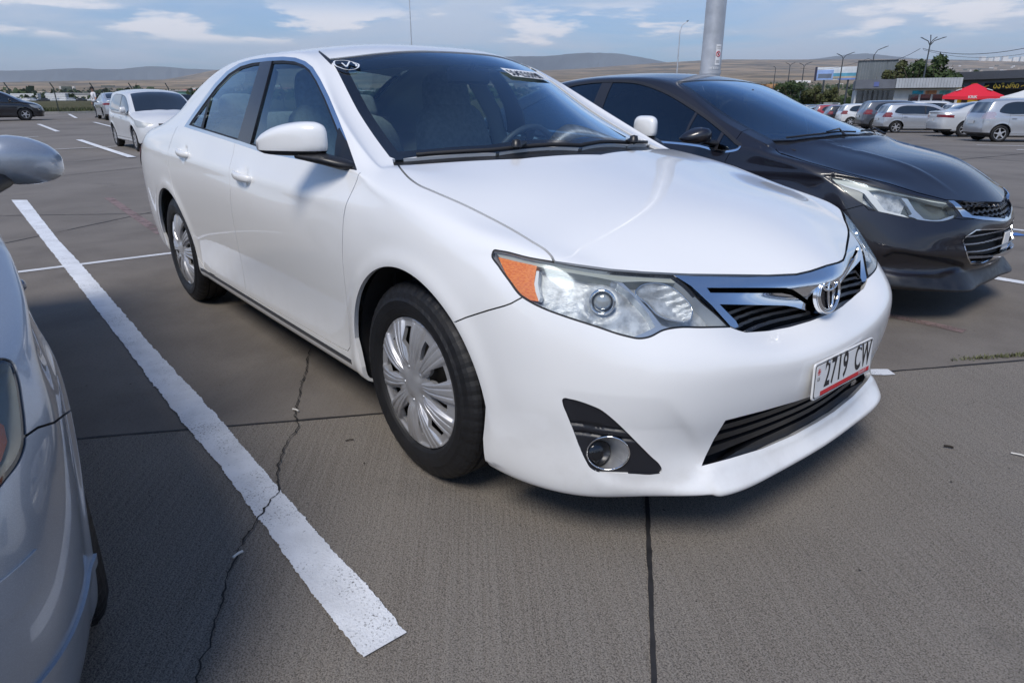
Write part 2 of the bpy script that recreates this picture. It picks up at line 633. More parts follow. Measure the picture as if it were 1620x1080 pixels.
class Sh:
    """a piece of surface: vertices, normals, triangles, and which vertices lie on a cut"""
    def __init__(s, V, N, T, cut=None):
        s.V, s.N, s.T = V, N, T
        s.cut = np.zeros(len(V), bool) if cut is None else cut

    def compact(s):
        u, inv = np.unique(s.T, return_inverse=True)
        return Sh(s.V[u], s.N[u], inv.reshape(-1, 3), s.cut[u])

    def refine(s, f, dist, times=1):
        """1:4 split of the triangles that lie within dist of the zero line of f"""
        for _ in range(times):
            val = np.abs(f(s.V))
            m = (val[s.T].min(1) < dist)
            if not m.any(): return s
            T = s.T[m]; rest = s.T[~m]
            E = np.concatenate([T[:, [0, 1]], T[:, [1, 2]], T[:, [2, 0]]])
            Es = np.sort(E, 1)
            key = Es[:, 0].astype(np.int64) * (len(s.V) + 1) + Es[:, 1]
            uk, first, inv = np.unique(key, return_index=True, return_inverse=True)
            e = Es[first]
            mv = (s.V[e[:, 0]] + s.V[e[:, 1]]) / 2
            mn = s.N[e[:, 0]] + s.N[e[:, 1]]; mn /= np.maximum(1e-9, np.linalg.norm(mn, axis=1))[:, None]
            mc = s.cut[e[:, 0]] & s.cut[e[:, 1]]
            # only true cut edges keep the flag: both ends on a cut and the edge used once
            k = len(s.V); n = len(T)
            ab, bc, ca = inv[:n] + k, inv[n:2 * n] + k, inv[2 * n:] + k
            a, b, c = T.T
            nt = np.concatenate([np.stack(t, 1) for t in ((a, ab, ca), (ab, b, bc), (ca, bc, c), (ab, bc, ca))])
            s.V = np.concatenate([s.V, mv]); s.N = np.concatenate([s.N, mn]); s.cut = np.concatenate([s.cut, mc])
            s.T = np.concatenate([rest, nt])
            dist *= 0.6
        return s

    def split(s, f):
        """-> (inside where f < 0, outside)"""
        v = f(s.V)
        v = np.where(np.abs(v) < 1e-7, 1e-7, v)
        neg = v < 0
        cnt = neg[s.T].sum(1)
        Tin, Tout = s.T[cnt == 3], s.T[cnt == 0]
        X = s.T[(cnt == 1) | (cnt == 2)]
        V, N, cut = s.V, s.N, s.cut
        if len(X):
            c = neg[X].sum(1)
            lone_neg = c == 1
            m = neg[X] == lone_neg[:, None]          # the lone vertex of each triangle
            li = m.argmax(1)
            r = np.arange(len(X))
            A = X[r, li]; B = X[r, (li + 1) % 3]; C = X[r, (li + 2) % 3]
            E = np.concatenate([np.stack([A, B], 1), np.stack([A, C], 1)])
            Es = np.sort(E, 1)
            key = Es[:, 0].astype(np.int64) * (len(V) + 1) + Es[:, 1]
            uk, first, inv = np.unique(key, return_index=True, return_inverse=True)
            e = Es[first]
            t = v[e[:, 0]] / (v[e[:, 0]] - v[e[:, 1]])
            t = np.clip(t, 0.001, 0.999)[:, None]
            nv = V[e[:, 0]] * (1 - t) + V[e[:, 1]] * t
            nn = N[e[:, 0]] * (1 - t) + N[e[:, 1]] * t
            nn /= np.maximum(1e-9, np.linalg.norm(nn, axis=1))[:, None]
            k = len(V)
            V = np.concatenate([V, nv]); N = np.concatenate([N, nn]); cut = np.concatenate([cut, np.ones(len(nv), bool)])
            n = len(X)
            P, Q = inv[:n] + k, inv[n:] + k
            tip = np.stack([A, P, Q], 1)
            quad = np.concatenate([np.stack([P, B, C], 1), np.stack([P, C, Q], 1)])
            q2 = np.concatenate([lone_neg, lone_neg])
            Tin = np.concatenate([Tin, tip[lone_neg], quad[~q2]])
            Tout = np.concatenate([Tout, tip[~lone_neg], quad[q2]])
        return Sh(V, N, Tin, cut).compact(), Sh(V, N, Tout, cut).compact()

    def boundary(s):
        E = np.concatenate([s.T[:, [0, 1]], s.T[:, [1, 2]], s.T[:, [2, 0]]])
        Es = np.sort(E, 1)
        key = Es[:, 0].astype(np.int64) * (len(s.V) + 1) + Es[:, 1]
        uk, first, cnt = np.unique(key, return_index=True, return_counts=True)
        e = E[first[cnt == 1]]
        return e[s.cut[e[:, 0]] & s.cut[e[:, 1]]]

    def lip(s, depth, direction=None, only=None, flare=0.0):
        """walls that drop from the cut edges into the body -> Sh"""
        e = s.boundary()
        if only is not None:
            e = e[only(s.V[e].mean(1))]
        if not len(e):
            return None
        a, b = s.V[e[:, 0]], s.V[e[:, 1]]
        na, nb = s.N[e[:, 0]], s.N[e[:, 1]]
        if direction is None:
            da, db = -na * depth, -nb * depth
        else:
            d = np.asarray(direction, float); d = d / np.linalg.norm(d) * depth
            da = db = np.broadcast_to(d, a.shape)
        n = len(e)
        V = np.concatenate([a, b, a + da, b + db])
        wn_ = np.cross(b - a, da); wn_ /= np.maximum(1e-12, np.linalg.norm(wn_, axis=1))[:, None]
        i = np.arange(n)
        T = np.concatenate([np.stack([i, i + 2 * n, i + n], 1), np.stack([i + n, i + 2 * n, i + 3 * n], 1)])
        fn = np.cross(V[T[:n, 1]] - V[T[:n, 0]], V[T[:n, 2]] - V[T[:n, 0]])
        fn /= np.maximum(1e-12, np.linalg.norm(fn, axis=1))[:, None]
        N = np.concatenate([fn] * 4)
        return Sh(V, N, T)

    def offset(s, d):
        return Sh(s.V - s.N * d, s.N, s.T, s.cut)

    def shifted(s, v):
        return Sh(s.V + np.asarray(v, float), s.N, s.T, s.cut)

    def __add__(s, o):
        if o is None: return s
        k = len(s.V)
        return Sh(np.concatenate([s.V, o.V]), np.concatenate([s.N, o.N]), np.concatenate([s.T, o.T + k]), np.concatenate([s.cut, o.cut]))

    def mirror(s):
        return Sh(s.V * [1, -1, 1], s.N * [1, -1, 1], s.T[:, ::-1], s.cut)

    def both(s):
        return s + s.mirror()


def build_sh(name, sh, mat, parent):
    o = mesh_np(name, sh.V, sh.T, mat, parent, N=sh.N)
    return o


# cut functions: negative inside ------------------------------------------------
def poly_sd_exact(P, Q):
    A = Q; B = np.roll(Q, -1, 0)
    best = np.full(len(P), 1e9); inside = np.zeros(len(P), bool)
    px, py = P[:, 0].copy(), P[:, 1].copy()
    for a, b in zip(A, B):
        ab = b - a
        L = ab @ ab
        if L < 1e-14: continue
        dx = px - a[0]; dy = py - a[1]
        t = np.clip((dx * ab[0] + dy * ab[1]) / L, 0, 1)
        dx -= t * ab[0]; dy -= t * ab[1]
        np.minimum(best, dx * dx + dy * dy, out=best)
        if a[1] != b[1]:
            c = ((a[1] > py) != (b[1] > py))
            inside ^= c & (px < a[0] + (py - a[1]) * (ab[0] / ab[1]))
    best = np.sqrt(best)
    return np.where(inside, -best, best)


_grids = {}


def poly_sd(P, Q):
    """signed distance to the closed polygon Q, negative inside; far points come from a cached grid"""
    if len(P) < 6000:
        return poly_sd_exact(P, Q)
    key = Q.tobytes()
    if key not in _grids:
        lo, hi = Q.min(0), Q.max(0)
        ext = (hi - lo).max()
        lo = lo - 0.35 * ext; hi = hi + 0.35 * ext
        n = 72
        xs = np.linspace(lo[0], hi[0], n); ys = np.linspace(lo[1], hi[1], n)
        G = np.stack(np.meshgrid(xs, ys, indexing='ij'), -1).reshape(-1, 2)
        _grids[key] = (lo, hi, n, poly_sd_exact(G, Q).reshape(n, n))
    lo, hi, n, D = _grids[key]
    cell = (hi - lo) / (n - 1)
    u = np.clip((P - lo) / cell, 0, n - 1.001)
    i = u.astype(int)
    d = D[i[:, 0], i[:, 1]]
    rest = np.hypot(*(np.clip(P, lo, hi) - P).T)
    near = np.abs(d) < 2.2 * np.hypot(*cell)
    out = np.where(d > 0, d + rest, d)
    if near.any():
        out[near] = poly_sd_exact(P[near], Q)
    return out


def cut_px(poly, mask=None, grow=0.0, side=-1, smooth=None, corners=(), frame=None):
    """outline given in photo pixels; distances returned in metres (pixel size times depth)"""
    Q = np.asarray(poly, float)
    if smooth: Q = smooth_curve(Q, smooth, True, corners)
    lo, hi = Q.min(0) - 60, Q.max(0) + 60

    def f(V):
        W = V if frame is None else frame(V)
        p = pix(W)
        dep = (W - CAM) @ CD
        out = np.full(len(V), 1.0)
        m = (p[:, 0] > lo[0]) & (p[:, 0] < hi[0]) & (p[:, 1] > lo[1]) & (p[:, 1] < hi[1]) & (dep > 0.05)
        if mask is not None: m &= mask(V)
        if m.any():
            out[m] = poly_sd(p[m], Q) * dep[m] / FPX
        return out - grow
    return f


def cut_ax(poly, axes=(0, 2), mask=None, grow=0.0, smooth=None, corners=()):
    Q = np.asarray(poly, float)
    if smooth: Q = smooth_curve(Q, smooth, True, corners)
    lo, hi = Q.min(0) - 0.1, Q.max(0) + 0.1

    def f(V):
        out = np.full(len(V), 1.0)
        m = np.ones(len(V), bool) if mask is None else mask(V)
        a, b = V[:, axes[0]], V[:, axes[1]]
        m = m & (a > lo[0]) & (a < hi[0]) & (b > lo[1]) & (b < hi[1])
        if m.any(): out[m] = poly_sd(V[m][:, list(axes)], Q)
        return out - grow
    return f


def band(f, h):
    return lambda V: np.abs(f(V)) - h


def shift_f(f, g):
    return lambda V: f(V) - g


def seam_cut(surf, f, gap=0.0022, refine_d=0.03, times=2):
    """cut a panel out along f with a gap; -> panel, rest, strip"""
    surf = surf.refine(f, refine_d, times)
    inn, rest = surf.split(shift_f(f, -gap))
    strip, rest = rest.split(shift_f(f, gap))
    return inn, rest, strip

# ------------------------------------------------------------------ shared car materials
CHROME = simple('chrome', (0.82, 0.83, 0.85), 0.06, 1.0)
SATIN = simple('satin_metal', (0.66, 0.67, 0.69), 0.33, .75, vary=0.1, vscale=12)
BLACKTRIM = simple('black_trim', (0.012, 0.012, 0.014), 0.38, vary=0.3, vscale=20)
GLOSSBLACK = simple('gloss_black', (0.006, 0.006, 0.008), 0.08, coat=0.6)
RUBBER = simple('rubber', (0.014, 0.014, 0.016), 0.62, vary=0.35, vscale=9, bump=0.25, bscale=220)
SEAL = simple('rubber_seal', (0.008, 0.008, 0.009), 0.5)
GAPDARK = simple('gap_dark', (0.006, 0.006, 0.006), 0.8)
UNDER = simple('underbody', (0.012, 0.012, 0.013), 0.8)
HEADLINER = simple('headliner', (0.48, 0.47, 0.44), 0.9)
CABINDARK = simple('cabin_dark', (0.035, 0.036, 0.040), 0.75)
SEATCLOTH = simple('seat_cloth', (0.34, 0.335, 0.32), 0.9, vary=0.15, vscale=40, bump=0.3, bscale=400)
WINGLASS = clear_glass('side_glass', (0.50, 0.62, 0.60), 1.05)
SCREEN = clear_glass('windscreen_glass', (0.66, 0.78, 0.81), 1.25)
DARKGLASS = clear_glass('tinted_glass', (0.05, 0.055, 0.06), 1.3)
LENS = clear_glass('lamp_lens', (0.90, 0.91, 0.90), 0.6, rough=0.10, haze=0.08)
FRIT = simple('glass_frit', (0.006, 0.007, 0.010), 0.06, coat=0.5)
REDLENS = simple('red_lens', (0.16, 0.005, 0.008), 0.3, coat=.3)
DISC = simple('brake_iron', (0.12, 0.115, 0.11), 0.5, 0.7)


def _lampmetal():
    t = NT('lamp_reflector')
    c = t.coord()
    st = t.noise(t.coord(scale=(40, 40, 240)), 3.0, 3, 0.6)
    t.set(color=t.mix(t.ramp(t.noise(c, 30, 4, 0.6), 0.3, 0.7), (0.36, 0.38, 0.40), (0.70, 0.73, 0.76)), rough=0.25, metal=0.3,
          normal=t.bump(st, 0.35, 0.004))
    return t.m


LAMPMETAL = _lampmetal()


def _amber():
    t = NT('amber_lens')
    c = t.coord()
    w = t.noise(t.coord(scale=(30, 30, 90)), 4.0, 2, 0.5)
    t.set(color=t.mix(t.ramp(w, 0.3, 0.7), (0.80, 0.17, 0.02), (0.95, 0.30, 0.05)), rough=0.18, coat=0.8, normal=t.bump(w, 0.2, 0.003))
    return t.m


AMBER = _amber()


def _tyremat():
    t = NT('tyre_rubber')
    c = t.coord()
    f = t.noise(c, 14, 6, 0.65)
    dust = t.ramp(t.noise(c, 5, 5, 0.6), 0.45, 0.75)
    col = t.mix(t.math('MULTIPLY', dust, 0.3), (0.0055, 0.0055, 0.0065), (0.020, 0.019, 0.018))
    t.set(color=col, rough=t.ramp(f, 0.3, 0.7, 0.5, 0.72), normal=t.bump(t.noise(c, 260, 3, 0.6), 0.2, 0.002))
    return t.m


TYRE = _tyremat()
WHEELSILVER = simple('wheel_silver', (0.50, 0.50, 0.51), 0.36, 0.6, coat=0.1, vary=0.05, vscale=14)

# ------------------------------------------------------------------ wheels
def polar_sheet(r0, r1, nr, nt, h):
    """disc facing -y: radius r0..r1, height function h(r, th) outwards (towards -y)"""
    rr = np.linspace(r0, r1, nr)[:, None] * np.ones(nt)[None]
    th = (np.arange(nt) * 2 * math.pi / nt)[None] * np.ones(nr)[:, None]
    H = h(rr, th)
    V = np.stack([rr * np.cos(th), -H, rr * np.sin(th)], -1).reshape(-1, 3)
    i = np.arange(nr - 1)[:, None]; j = np.arange(nt)[None]
    a = i * nt + j; b = i * nt + (j + 1) % nt; c = a + nt; d = b + nt
    T = np.concatenate([np.stack([a, b, d], -1).reshape(-1, 3), np.stack([a, d, c], -1).reshape(-1, 3)])
    n = np.cross(V[T[:, 1]] - V[T[:, 0]], V[T[:, 2]] - V[T[:, 0]])
    if n[:, 1].mean() > 0: T = T[:, ::-1]
    return Sh(V, vnormals(V, T, False), T)


def tyre_mesh(R_=0.333, rim=0.214, w=0.205, grooves=True, nt=144):
    """tyre with tread grooves, outer side towards -y, centred on its axle middle"""
    hw = w / 2
    prof = [(rim - 0.012, hw - 0.030), (rim, hw - 0.020), (rim + 0.004, hw - 0.010), (rim + 0.012, hw - 0.004), (rim + 0.03, hw + 0.002), (rim + 0.055, hw + 0.004),
            (R_ - 0.045, hw - 0.002), (R_ - 0.028, hw - 0.008), (R_ - 0.016, hw - 0.016), (R_ - 0.007, hw - 0.026), (R_ - 0.002, hw - 0.036)]
    tread = []
    for y in (0.66, 0.60):
        tread.append((R_ - 0.001, hw * y))
    for g in (0.44, 0.0, -0.44):
        tread += [(R_, hw * (g + 0.07)), (R_ - 0.008, hw * (g + 0.055)), (R_ - 0.008, hw * (g - 0.055)), (R_, hw * (g - 0.07))]
    tread += [(R_ - 0.001, -hw * .6)]
    P = prof + tread + [(r, -h) for r, h in reversed(prof)]
    n = len(P)
    V = []
    per = 3
    for k in range(nt):
        a = 2 * math.pi * k / nt
        notch = grooves and (k % per == 0)
        for i, (r, h) in enumerate(P):
            rr = r
            if notch and (6 <= i <= 12 or n - 13 <= i <= n - 7) and r > R_ - 0.05:
                rr = r - 0.0022
            aa = a + (0.010 if abs(h) > hw * .55 else 0)
            V.append((rr * math.cos(aa), -h, rr * math.sin(aa)))
    F = []
    for k in range(nt):
        k2 = (k + 1) % nt
        for i in range(n - 1):
            F.append((k * n + i, k * n + i + 1, k2 * n + i + 1, k2 * n + i))
    return V, F


def make_wheel(style, R_=0.333, rim=0.214, w=0.205, hi=True, parent=None, metal=None):
    """wheel part: Empty 'wheel' with tyre, wheel_cover or alloy_rim, brake_disc. Faces -y, origin on the axle."""
    e = empty('wheel', parent=parent)
    V, F = tyre_mesh(R_, rim, w, hi, 144 if hi else 36)
    bm_o = mesh_np('tyre', V, F, TYRE, e)
    hw = w / 2
    metal = metal or WHEELSILVER
    y0 = hw - 0.012
    if style == 'cover':
        def h(r, th):
            q = r / rim
            base = y0 + 0.004 - 0.030 * np.exp(-((q - 0.80) / 0.11) ** 2) * 0 + 0.010 * np.cos(q * 1.4) - 0.020 * np.clip((q - 0.90) / 0.1, 0, 1) ** 2 * 0
            s = (th / (2 * math.pi) * 10) % 1.0 - 0.5             # ten blades
            bl = 1 / (1 + np.exp((np.abs(s) - .27) / .016))
            rad = np.clip((q - 0.26) / 0.2, 0, 1) * np.clip((1.0 - q) / 0.06, 0, 1)
            gr = np.exp(-((np.abs(s) - 0.11) / 0.028) ** 2)
            edge = np.exp(-((q - 0.985) / 0.02) ** 2)
            s5 = (th / (2 * math.pi) * 5 + 0.25) % 1.0 - 0.5
            pock = np.exp(-(((q - 0.27) / 0.085) ** 2 + (s5 * 2 * math.pi / 5 * q / 0.085) ** 2))
            hub = np.exp(-(q / 0.15) ** 4)
            dish = -0.014 * np.clip((q - 0.62) / 0.38, 0, 1) ** 1.5
            return base + dish + 0.013 * (bl - 0.5) * rad - 0.004 * gr * rad + 0.005 * edge - 0.009 * pock + 0.003 * hub
        s = polar_sheet(0.0005, rim * 0.995, 70, 720, h)

        def holes(V):
            r = np.hypot(V[:, 0], V[:, 2]); th = np.arctan2(V[:, 2], V[:, 0]) % (2 * math.pi)
            q = r / rim
            u = (th / (2 * math.pi) * 10 + 0.5) % 10
            k = np.floor(u); s_ = (u - k - 0.5)
            wide = (k % 2 == 0)
            a = np.abs(s_) * 2 * math.pi / 10 * r
            hwid = np.where(wide, 0.0235, 0.0125) * np.clip((q - 0.36) / 0.3, 0.25, 1)
            lo = np.where(wide, 0.40, 0.46); hi_ = np.where(wide, 0.86, 0.80)
            rr = np.maximum((lo - q), (q - hi_)) * rim
            d = np.maximum(a - hwid, rr)
            return d
        s = s.refine(holes, 0.004, 1)
        inn, rest = s.split(holes)
        rest = rest + rest.lip(0.014, (0, 1, 0))
        build_sh('wheel_cover', rest, metal, e)
        b = MB()
        for k in range(5):
            a = 2 * math.pi * (k + 0.25) / 5 + math.pi / 5 - 0.0
            a = 2 * math.pi * ((k - 0.25 + 0.5) / 5)
            q = 0.27 * rim
            b.lathe([(0.0, y0 + 0.008), (0.005, y0 + 0.0075), (0.0075, y0 + 0.005), (0.0075, y0 - 0.01)], 6, 'y', (q * math.cos(a), 0, q * math.sin(a)))
        b.V = [(x, -y, z) for x, y, z in b.V]
        b.build('lug_nuts', SATIN, e)
        bd = MB()
        bd.lathe([(0.0, -0.02), (0.155, -0.02), (0.155, 0.0), (0.0, 0.0)], 40)
        bd.V = [(x, -y - 0.0, z) for x, y, z in bd.V]
        bd.build('brake_disc', DISC, e)
        lb = MB().lathe([(rim * 0.97, hw - 0.03), (rim * 0.93, hw - 0.05), (rim * 0.90, -hw + 0.02), (0.0, -hw + 0.02)], 48)
        lb.V = [(x, -y, z) for x, y, z in lb.V]
        lb.build('rim_barrel', simple('rim_steel', (0.03, 0.03, 0.032), 0.5, 0.4), e)
    else:
        n = style
        def h(r, th):
            q = r / rim
            return y0 - 0.012 * (1 - q) + 0.010 * np.exp(-(q / 0.3) ** 2)
        s = polar_sheet(0.0005, rim * 0.99, 12 if not hi else 30, 20 * n if hi else 12 * n, h)

        def holes(V):
            r = np.hypot(V[:, 0], V[:, 2]); th = np.arctan2(V[:, 2], V[:, 0]) % (2 * math.pi)
            q = r / rim
            u = (th / (2 * math.pi) * n) % 1.0 - 0.5
            a = np.abs(u) * 2 * math.pi / n * r
            half = math.pi / n * r - 0.018 - 0.010 * (1 - q)
            return np.maximum(a - half, np.maximum(0.36 - q, q - 0.93) * rim)
        inn, rest = s.split(holes)
        rest = rest + rest.lip(0.03, (0, 1, 0))
        build_sh('alloy_rim', rest, metal, e)
        lb = MB().lathe([(rim * 0.99, hw - 0.014), (rim * 0.93, hw - 0.05), (rim * 0.90, -hw + 0.02), (0.0, -hw + 0.02)], 32 if hi else 16)
        lb.V = [(x, -y, z) for x, y, z in lb.V]
        lb.build('rim_barrel', simple('rim_steel', (0.03, 0.03, 0.032), 0.5, 0.4), e)
    return e


def place_wheels(proto, car, spots, rad):
    """spots: (x, y half track to tyre middle); proto is used for the first"""
    first = True
    for x, yy in spots:
        for sgn in (-1, 1):
            wv = proto if first else copy_tree(proto, car)
            first = False
            wv.location = (x, sgn * yy, rad)
            wv.rotation_euler = (0, random.uniform(0, 6.28), 0) if sgn < 0 else (0, random.uniform(0, 6.28), math.pi)
            if sgn > 0:
                wv.rotation_euler = Matrix.Rotation(math.pi, 3, 'Z').to_euler()
    return


def text_mesh(txt, size=1.0, sx=1.0, bold=0.0, depth=0.0, spacing=1.0):
    """flat lettering in the xy plane, centred; returns V, F"""
    cu = bpy.data.curves.new('lettering', 'FONT')
    cu.body = txt; cu.size = size; cu.align_x = 'CENTER'; cu.align_y = 'CENTER'
    cu.offset = bold; cu.extrude = depth; cu.space_character = spacing
    ob = bpy.data.objects.new('lettering', cu)
    COL.objects.link(ob)
    dg = bpy.context.evaluated_depsgraph_get(); dg.update()
    me = ob.evaluated_get(dg).to_mesh()
    V = np.array([v.co[:] for v in me.vertices]) if len(me.vertices) else np.zeros((0, 3))
    F = [tuple(p.vertices) for p in me.polygons]
    ob.evaluated_get(dg).to_mesh_clear()
    bpy.data.objects.remove(ob); bpy.data.curves.remove(cu)
    if len(V):
        V = V.copy(); V[:, 0] *= sx
    return V, F


def put_text(name, txt, size, origin, xdir, ydir, mat, parent=None, **kw):
    V, F = text_mesh(txt, size, **kw)
    X, Y = np.asarray(xdir, float), np.asarray(ydir, float)
    X /= np.linalg.norm(X); Y /= np.linalg.norm(Y)
    Z = np.cross(X, Y)
    W = np.asarray(origin) + V[:, :1] * X + V[:, 1:2] * Y + V[:, 2:] * Z
    return mesh_np(name, W, F, mat, parent, smooth=False)

# ------------------------------------------------------------------ ground
_fh = np.array([CD[0], CD[1]]); _fh /= np.linalg.norm(_fh)
_rh = np.array([_fh[1], -_fh[0]])
PROF_L = [(60, .75), (150, 1.5), (400, 4), (1500, 20), (4000, 85), (8000, 230), (12000, 300), (30000, 200)]
PROF_R = [(60, -.35), (95, -.5), (300, 1.0), (1000, 14), (3000, 80), (6000, 250), (9500, 520), (12000, 480), (30000, 250)]


def gz(x, y):
    """height of the ground: flat where the cars in front stand, rising gently to the far left, falling to the far right"""
    x = np.asarray(x, float); y = np.asarray(y, float)
    dx, dy = x - CAM[0], y - CAM[1]
    s = dx * _fh[0] + dy * _fh[1]; l = dx * _rh[0] + dy * _rh[1]
    t = l / np.maximum(s, 1.0)
    m = np.interp(t, [-.55, -.2, 0, .3], [.019, .006, 0, -.0062])
    s0 = np.interp(t, [-.5, 0, .3], [17, 12, 6])
    u = np.clip((s - s0) / 6, -20, 60)
    near = m * 6 * np.where(u > 20, u, np.log1p(np.exp(np.minimum(u, 20))))
    near = np.where(s > 1, near * np.clip((s - 6) / 6, 0, 1), 0)
    L = np.interp(s, *zip(*PROF_L)); Rr = np.interp(s, *zip(*PROF_R))
    far = L + (Rr - L) * np.clip((t + .2) / .5, 0, 1)
    k = np.clip((s - 52) / 40, 0, 1)
    return near * (1 - k) + far * k


def at_g(a, b):
    """ground point under a photo pixel"""
    v = ray(a, b); lo, hi = 0.5, 90.0
    ds = np.linspace(1, 90, 900)
    P = CAM + ds[:, None] * v
    h = P[:, 2] - gz(P[:, 0], P[:, 1])
    i = int(np.argmax(h < 0)) if (h < 0).any() else len(ds) - 1
    d0, d1 = ds[max(i - 1, 0)], ds[i]
    for _ in range(25):
        m = (d0 + d1) / 2; q = CAM + m * v
        if q[2] > gz(q[0], q[1]): d0 = m
        else: d1 = m
    q = CAM + d1 * v
    return np.array([q[0], q[1], float(gz(q[0], q[1]))])


def grid_sheet(name, ss, ll, mat, dz=0.0, keep=None, kind='structure', zf=None):
    S_, L_ = np.meshgrid(ss, ll, indexing='ij')
    X = CAM[0] + S_ * _fh[0] + L_ * _rh[0]; Y = CAM[1] + S_ * _fh[1] + L_ * _rh[1]
    Z = gz(X, Y) + dz
    if zf is not None: Z = zf(S_, L_, X, Y, Z)
    n, m = S_.shape
    V = np.stack([X, Y, Z], -1).reshape(-1, 3)
    i = np.arange(n - 1)[:, None]; j = np.arange(m - 1)[None]
    a = (i * m + j).ravel(); q = np.stack([a, a + m, a + m + 1, a + 1], -1)[:, ::-1]
    if keep is not None:
        c = V[q].mean(1); sc = S_.reshape(-1)[q].mean(1); lc = L_.reshape(-1)[q].mean(1)
        q = q[keep(sc, lc)]
    fnz = np.cross(V[q[0, 1]] - V[q[0, 0]], V[q[0, 2]] - V[q[0, 1]])[2]
    if fnz < 0: q = q[:, ::-1]
    o = mesh_np(name, V, np.ascontiguousarray(q), mat)
    tag(o, kind=kind)
    return o


def lot_material():
    t = NT('concrete_lot')
    geo = t.n('ShaderNodeNewGeometry')
    P = geo.outputs['Position']

    def vmap(rot=0.0, scale=(1, 1, 1)):
        m = t.n('ShaderNodeMapping'); m.inputs['Rotation'].default_value = (0, 0, rot); t.t.links.new(P, m.inputs[0])
        m2 = t.n('ShaderNodeMapping'); m2.inputs['Scale'].default_value = scale
        t.t.links.new(m.outputs[0], m2.inputs[0]); return m2.outputs[0]
    sep = t.n('ShaderNodeSeparateXYZ'); t.t.links.new(P, sep.inputs[0])
    # near slab (brushed concrete) on this side of the sawn joint, smoother slab beyond it
    side = t.math('SUBTRACT', sep.outputs[0], t.math('ADD', -0.08, t.math('MULTIPLY', sep.outputs[1], 0.55)))
    near = t.ramp(side, -0.01, 0.01)
    big = t.noise(vmap(), 0.35, 5, 0.55)
    mid = t.noise(vmap(), 1.7, 6, 0.6, 0.3)
    fine = t.noise(vmap(), 34, 4, 0.65)
    grit = t.noise(vmap(), 170, 3, 0.7)
    vor = t.n('ShaderNodeTexVoronoi'); vor.inputs['Scale'].default_value = 95.0; t.put(vor.inputs['Vector'], vmap())
    pebble = t.ramp(vor.outputs['Distance'], 0.05, 0.42)
    # broom lines run along the slab
    ang = R(-36)
    streak = t.noise(vmap(-ang, (1.2, 95, 1)), 1.0, 5, 0.65, 0.1)
    wide = t.noise(vmap(-ang, (0.25, 7, 1)), 1.0, 4, 0.6, 0.3)
    a = t.mix(t.ramp(mid, 0.30, 0.72), (0.140, 0.122, 0.104), (0.20, 0.178, 0.153))
    a = t.mix(t.math('MULTIPLY', t.ramp(streak, 0.42, 0.60), 0.6), a, (0.24, 0.218, 0.192))
    a = t.mix(t.math('MULTIPLY', t.ramp(wide, 0.45, 0.75), 0.35), a, (0.185, 0.175, 0.16))
    g2 = t.noise(vmap(), 230, 3, 0.8)
    g3 = t.noise(vmap(), 88, 5, 0.8)
    a = t.mix(t.math('MULTIPLY', t.math('SUBTRACT', 1.0, pebble), 0.30), a, (0.075, 0.066, 0.056))
    a = t.mix(t.math('MULTIPLY', t.ramp(g2, 0.46, 0.60), 0.75), a, (0.30, 0.270, 0.232))
    a = t.mix(t.math('MULTIPLY', t.ramp(g2, 0.50, 0.38), 0.80), a, (0.050, 0.043, 0.036))
    a = t.mix(t.math('MULTIPLY', t.ramp(g3, 0.54, 0.66), 0.55), a, (0.27, 0.235, 0.195))
    a = t.mix(t.math('MULTIPLY', t.ramp(g3, 0.47, 0.33), 0.75), a, (0.050, 0.043, 0.037))
    a = t.mix(t.math('MULTIPLY', t.ramp(grit, 0.66, 0.72), 0.6), a, (0.30, 0.215, 0.150))
    b = t.mix(t.ramp(mid, 0.30, 0.72), (0.122, 0.107, 0.093), (0.178, 0.158, 0.137))
    b = t.mix(t.math('MULTIPLY', t.ramp(fine, 0.55, 0.75), 0.35), b, (0.17, 0.155, 0.14))
    b = t.mix(t.math('MULTIPLY', t.ramp(g3, 0.48, 0.36), 0.5), b, (0.06, 0.052, 0.045))
    b = t.mix(t.math('MULTIPLY', t.ramp(g2, 0.5, 0.62), 0.35), b, (0.23, 0.205, 0.18))
    b = t.mix(t.math('MULTIPLY', t.ramp(streak, 0.4, 0.65), 0.10), b, (0.18, 0.165, 0.15))
    col = t.mix(near, b, a)
    # far part of the lot: greyer and blotchy, with worn pale patches and old oil
    dist = t.math('SQRT', t.math('ADD', t.math('POWER', sep.outputs[0], 2.0), t.math('POWER', sep.outputs[1], 2.0)))
    far = t.ramp(dist, 4.0, 12.0)
    fc = t.mix(t.ramp(big, 0.32, 0.66), (0.13, 0.117, 0.105), (0.19, 0.172, 0.154))
    fc = t.mix(t.math('MULTIPLY', t.ramp(t.noise(vmap(-ang, (.12, 1.3, 1)), 1.0, 5, 0.6), 0.42, 0.7), 0.5), fc, (0.20, 0.185, 0.168))
    col = t.mix(t.math('MULTIPLY', far, 0.8), col, fc)
    stain = t.ramp(t.noise(vmap(), 0.9, 5, 0.7, 0.6), 0.60, 0.76)
    col = t.mix(t.math('MULTIPLY', stain, 0.45), col, (0.05, 0.045, 0.04))
    rough = t.math('ADD', 0.78, t.math('MULTIPLY', fine, 0.15))
    h = t.math('ADD', t.math('MULTIPLY', g2, 0.7), t.math('MULTIPLY', g3, 1.6))
    h = t.math('ADD', h, t.math('MULTIPLY', streak, 1.6))
    h = t.math('MULTIPLY', h, t.math('ADD', 0.35, t.math('MULTIPLY', near, 0.65)))
    h = t.math('MULTIPLY', h, t.math('SUBTRACT', 1.0, t.math('MULTIPLY', far, 0.8)))
    t.set(color=col, rough=rough, spec=0.35, normal=t.bump(h, 0.75, 0.004))
    return t.m


LOT = lot_material()


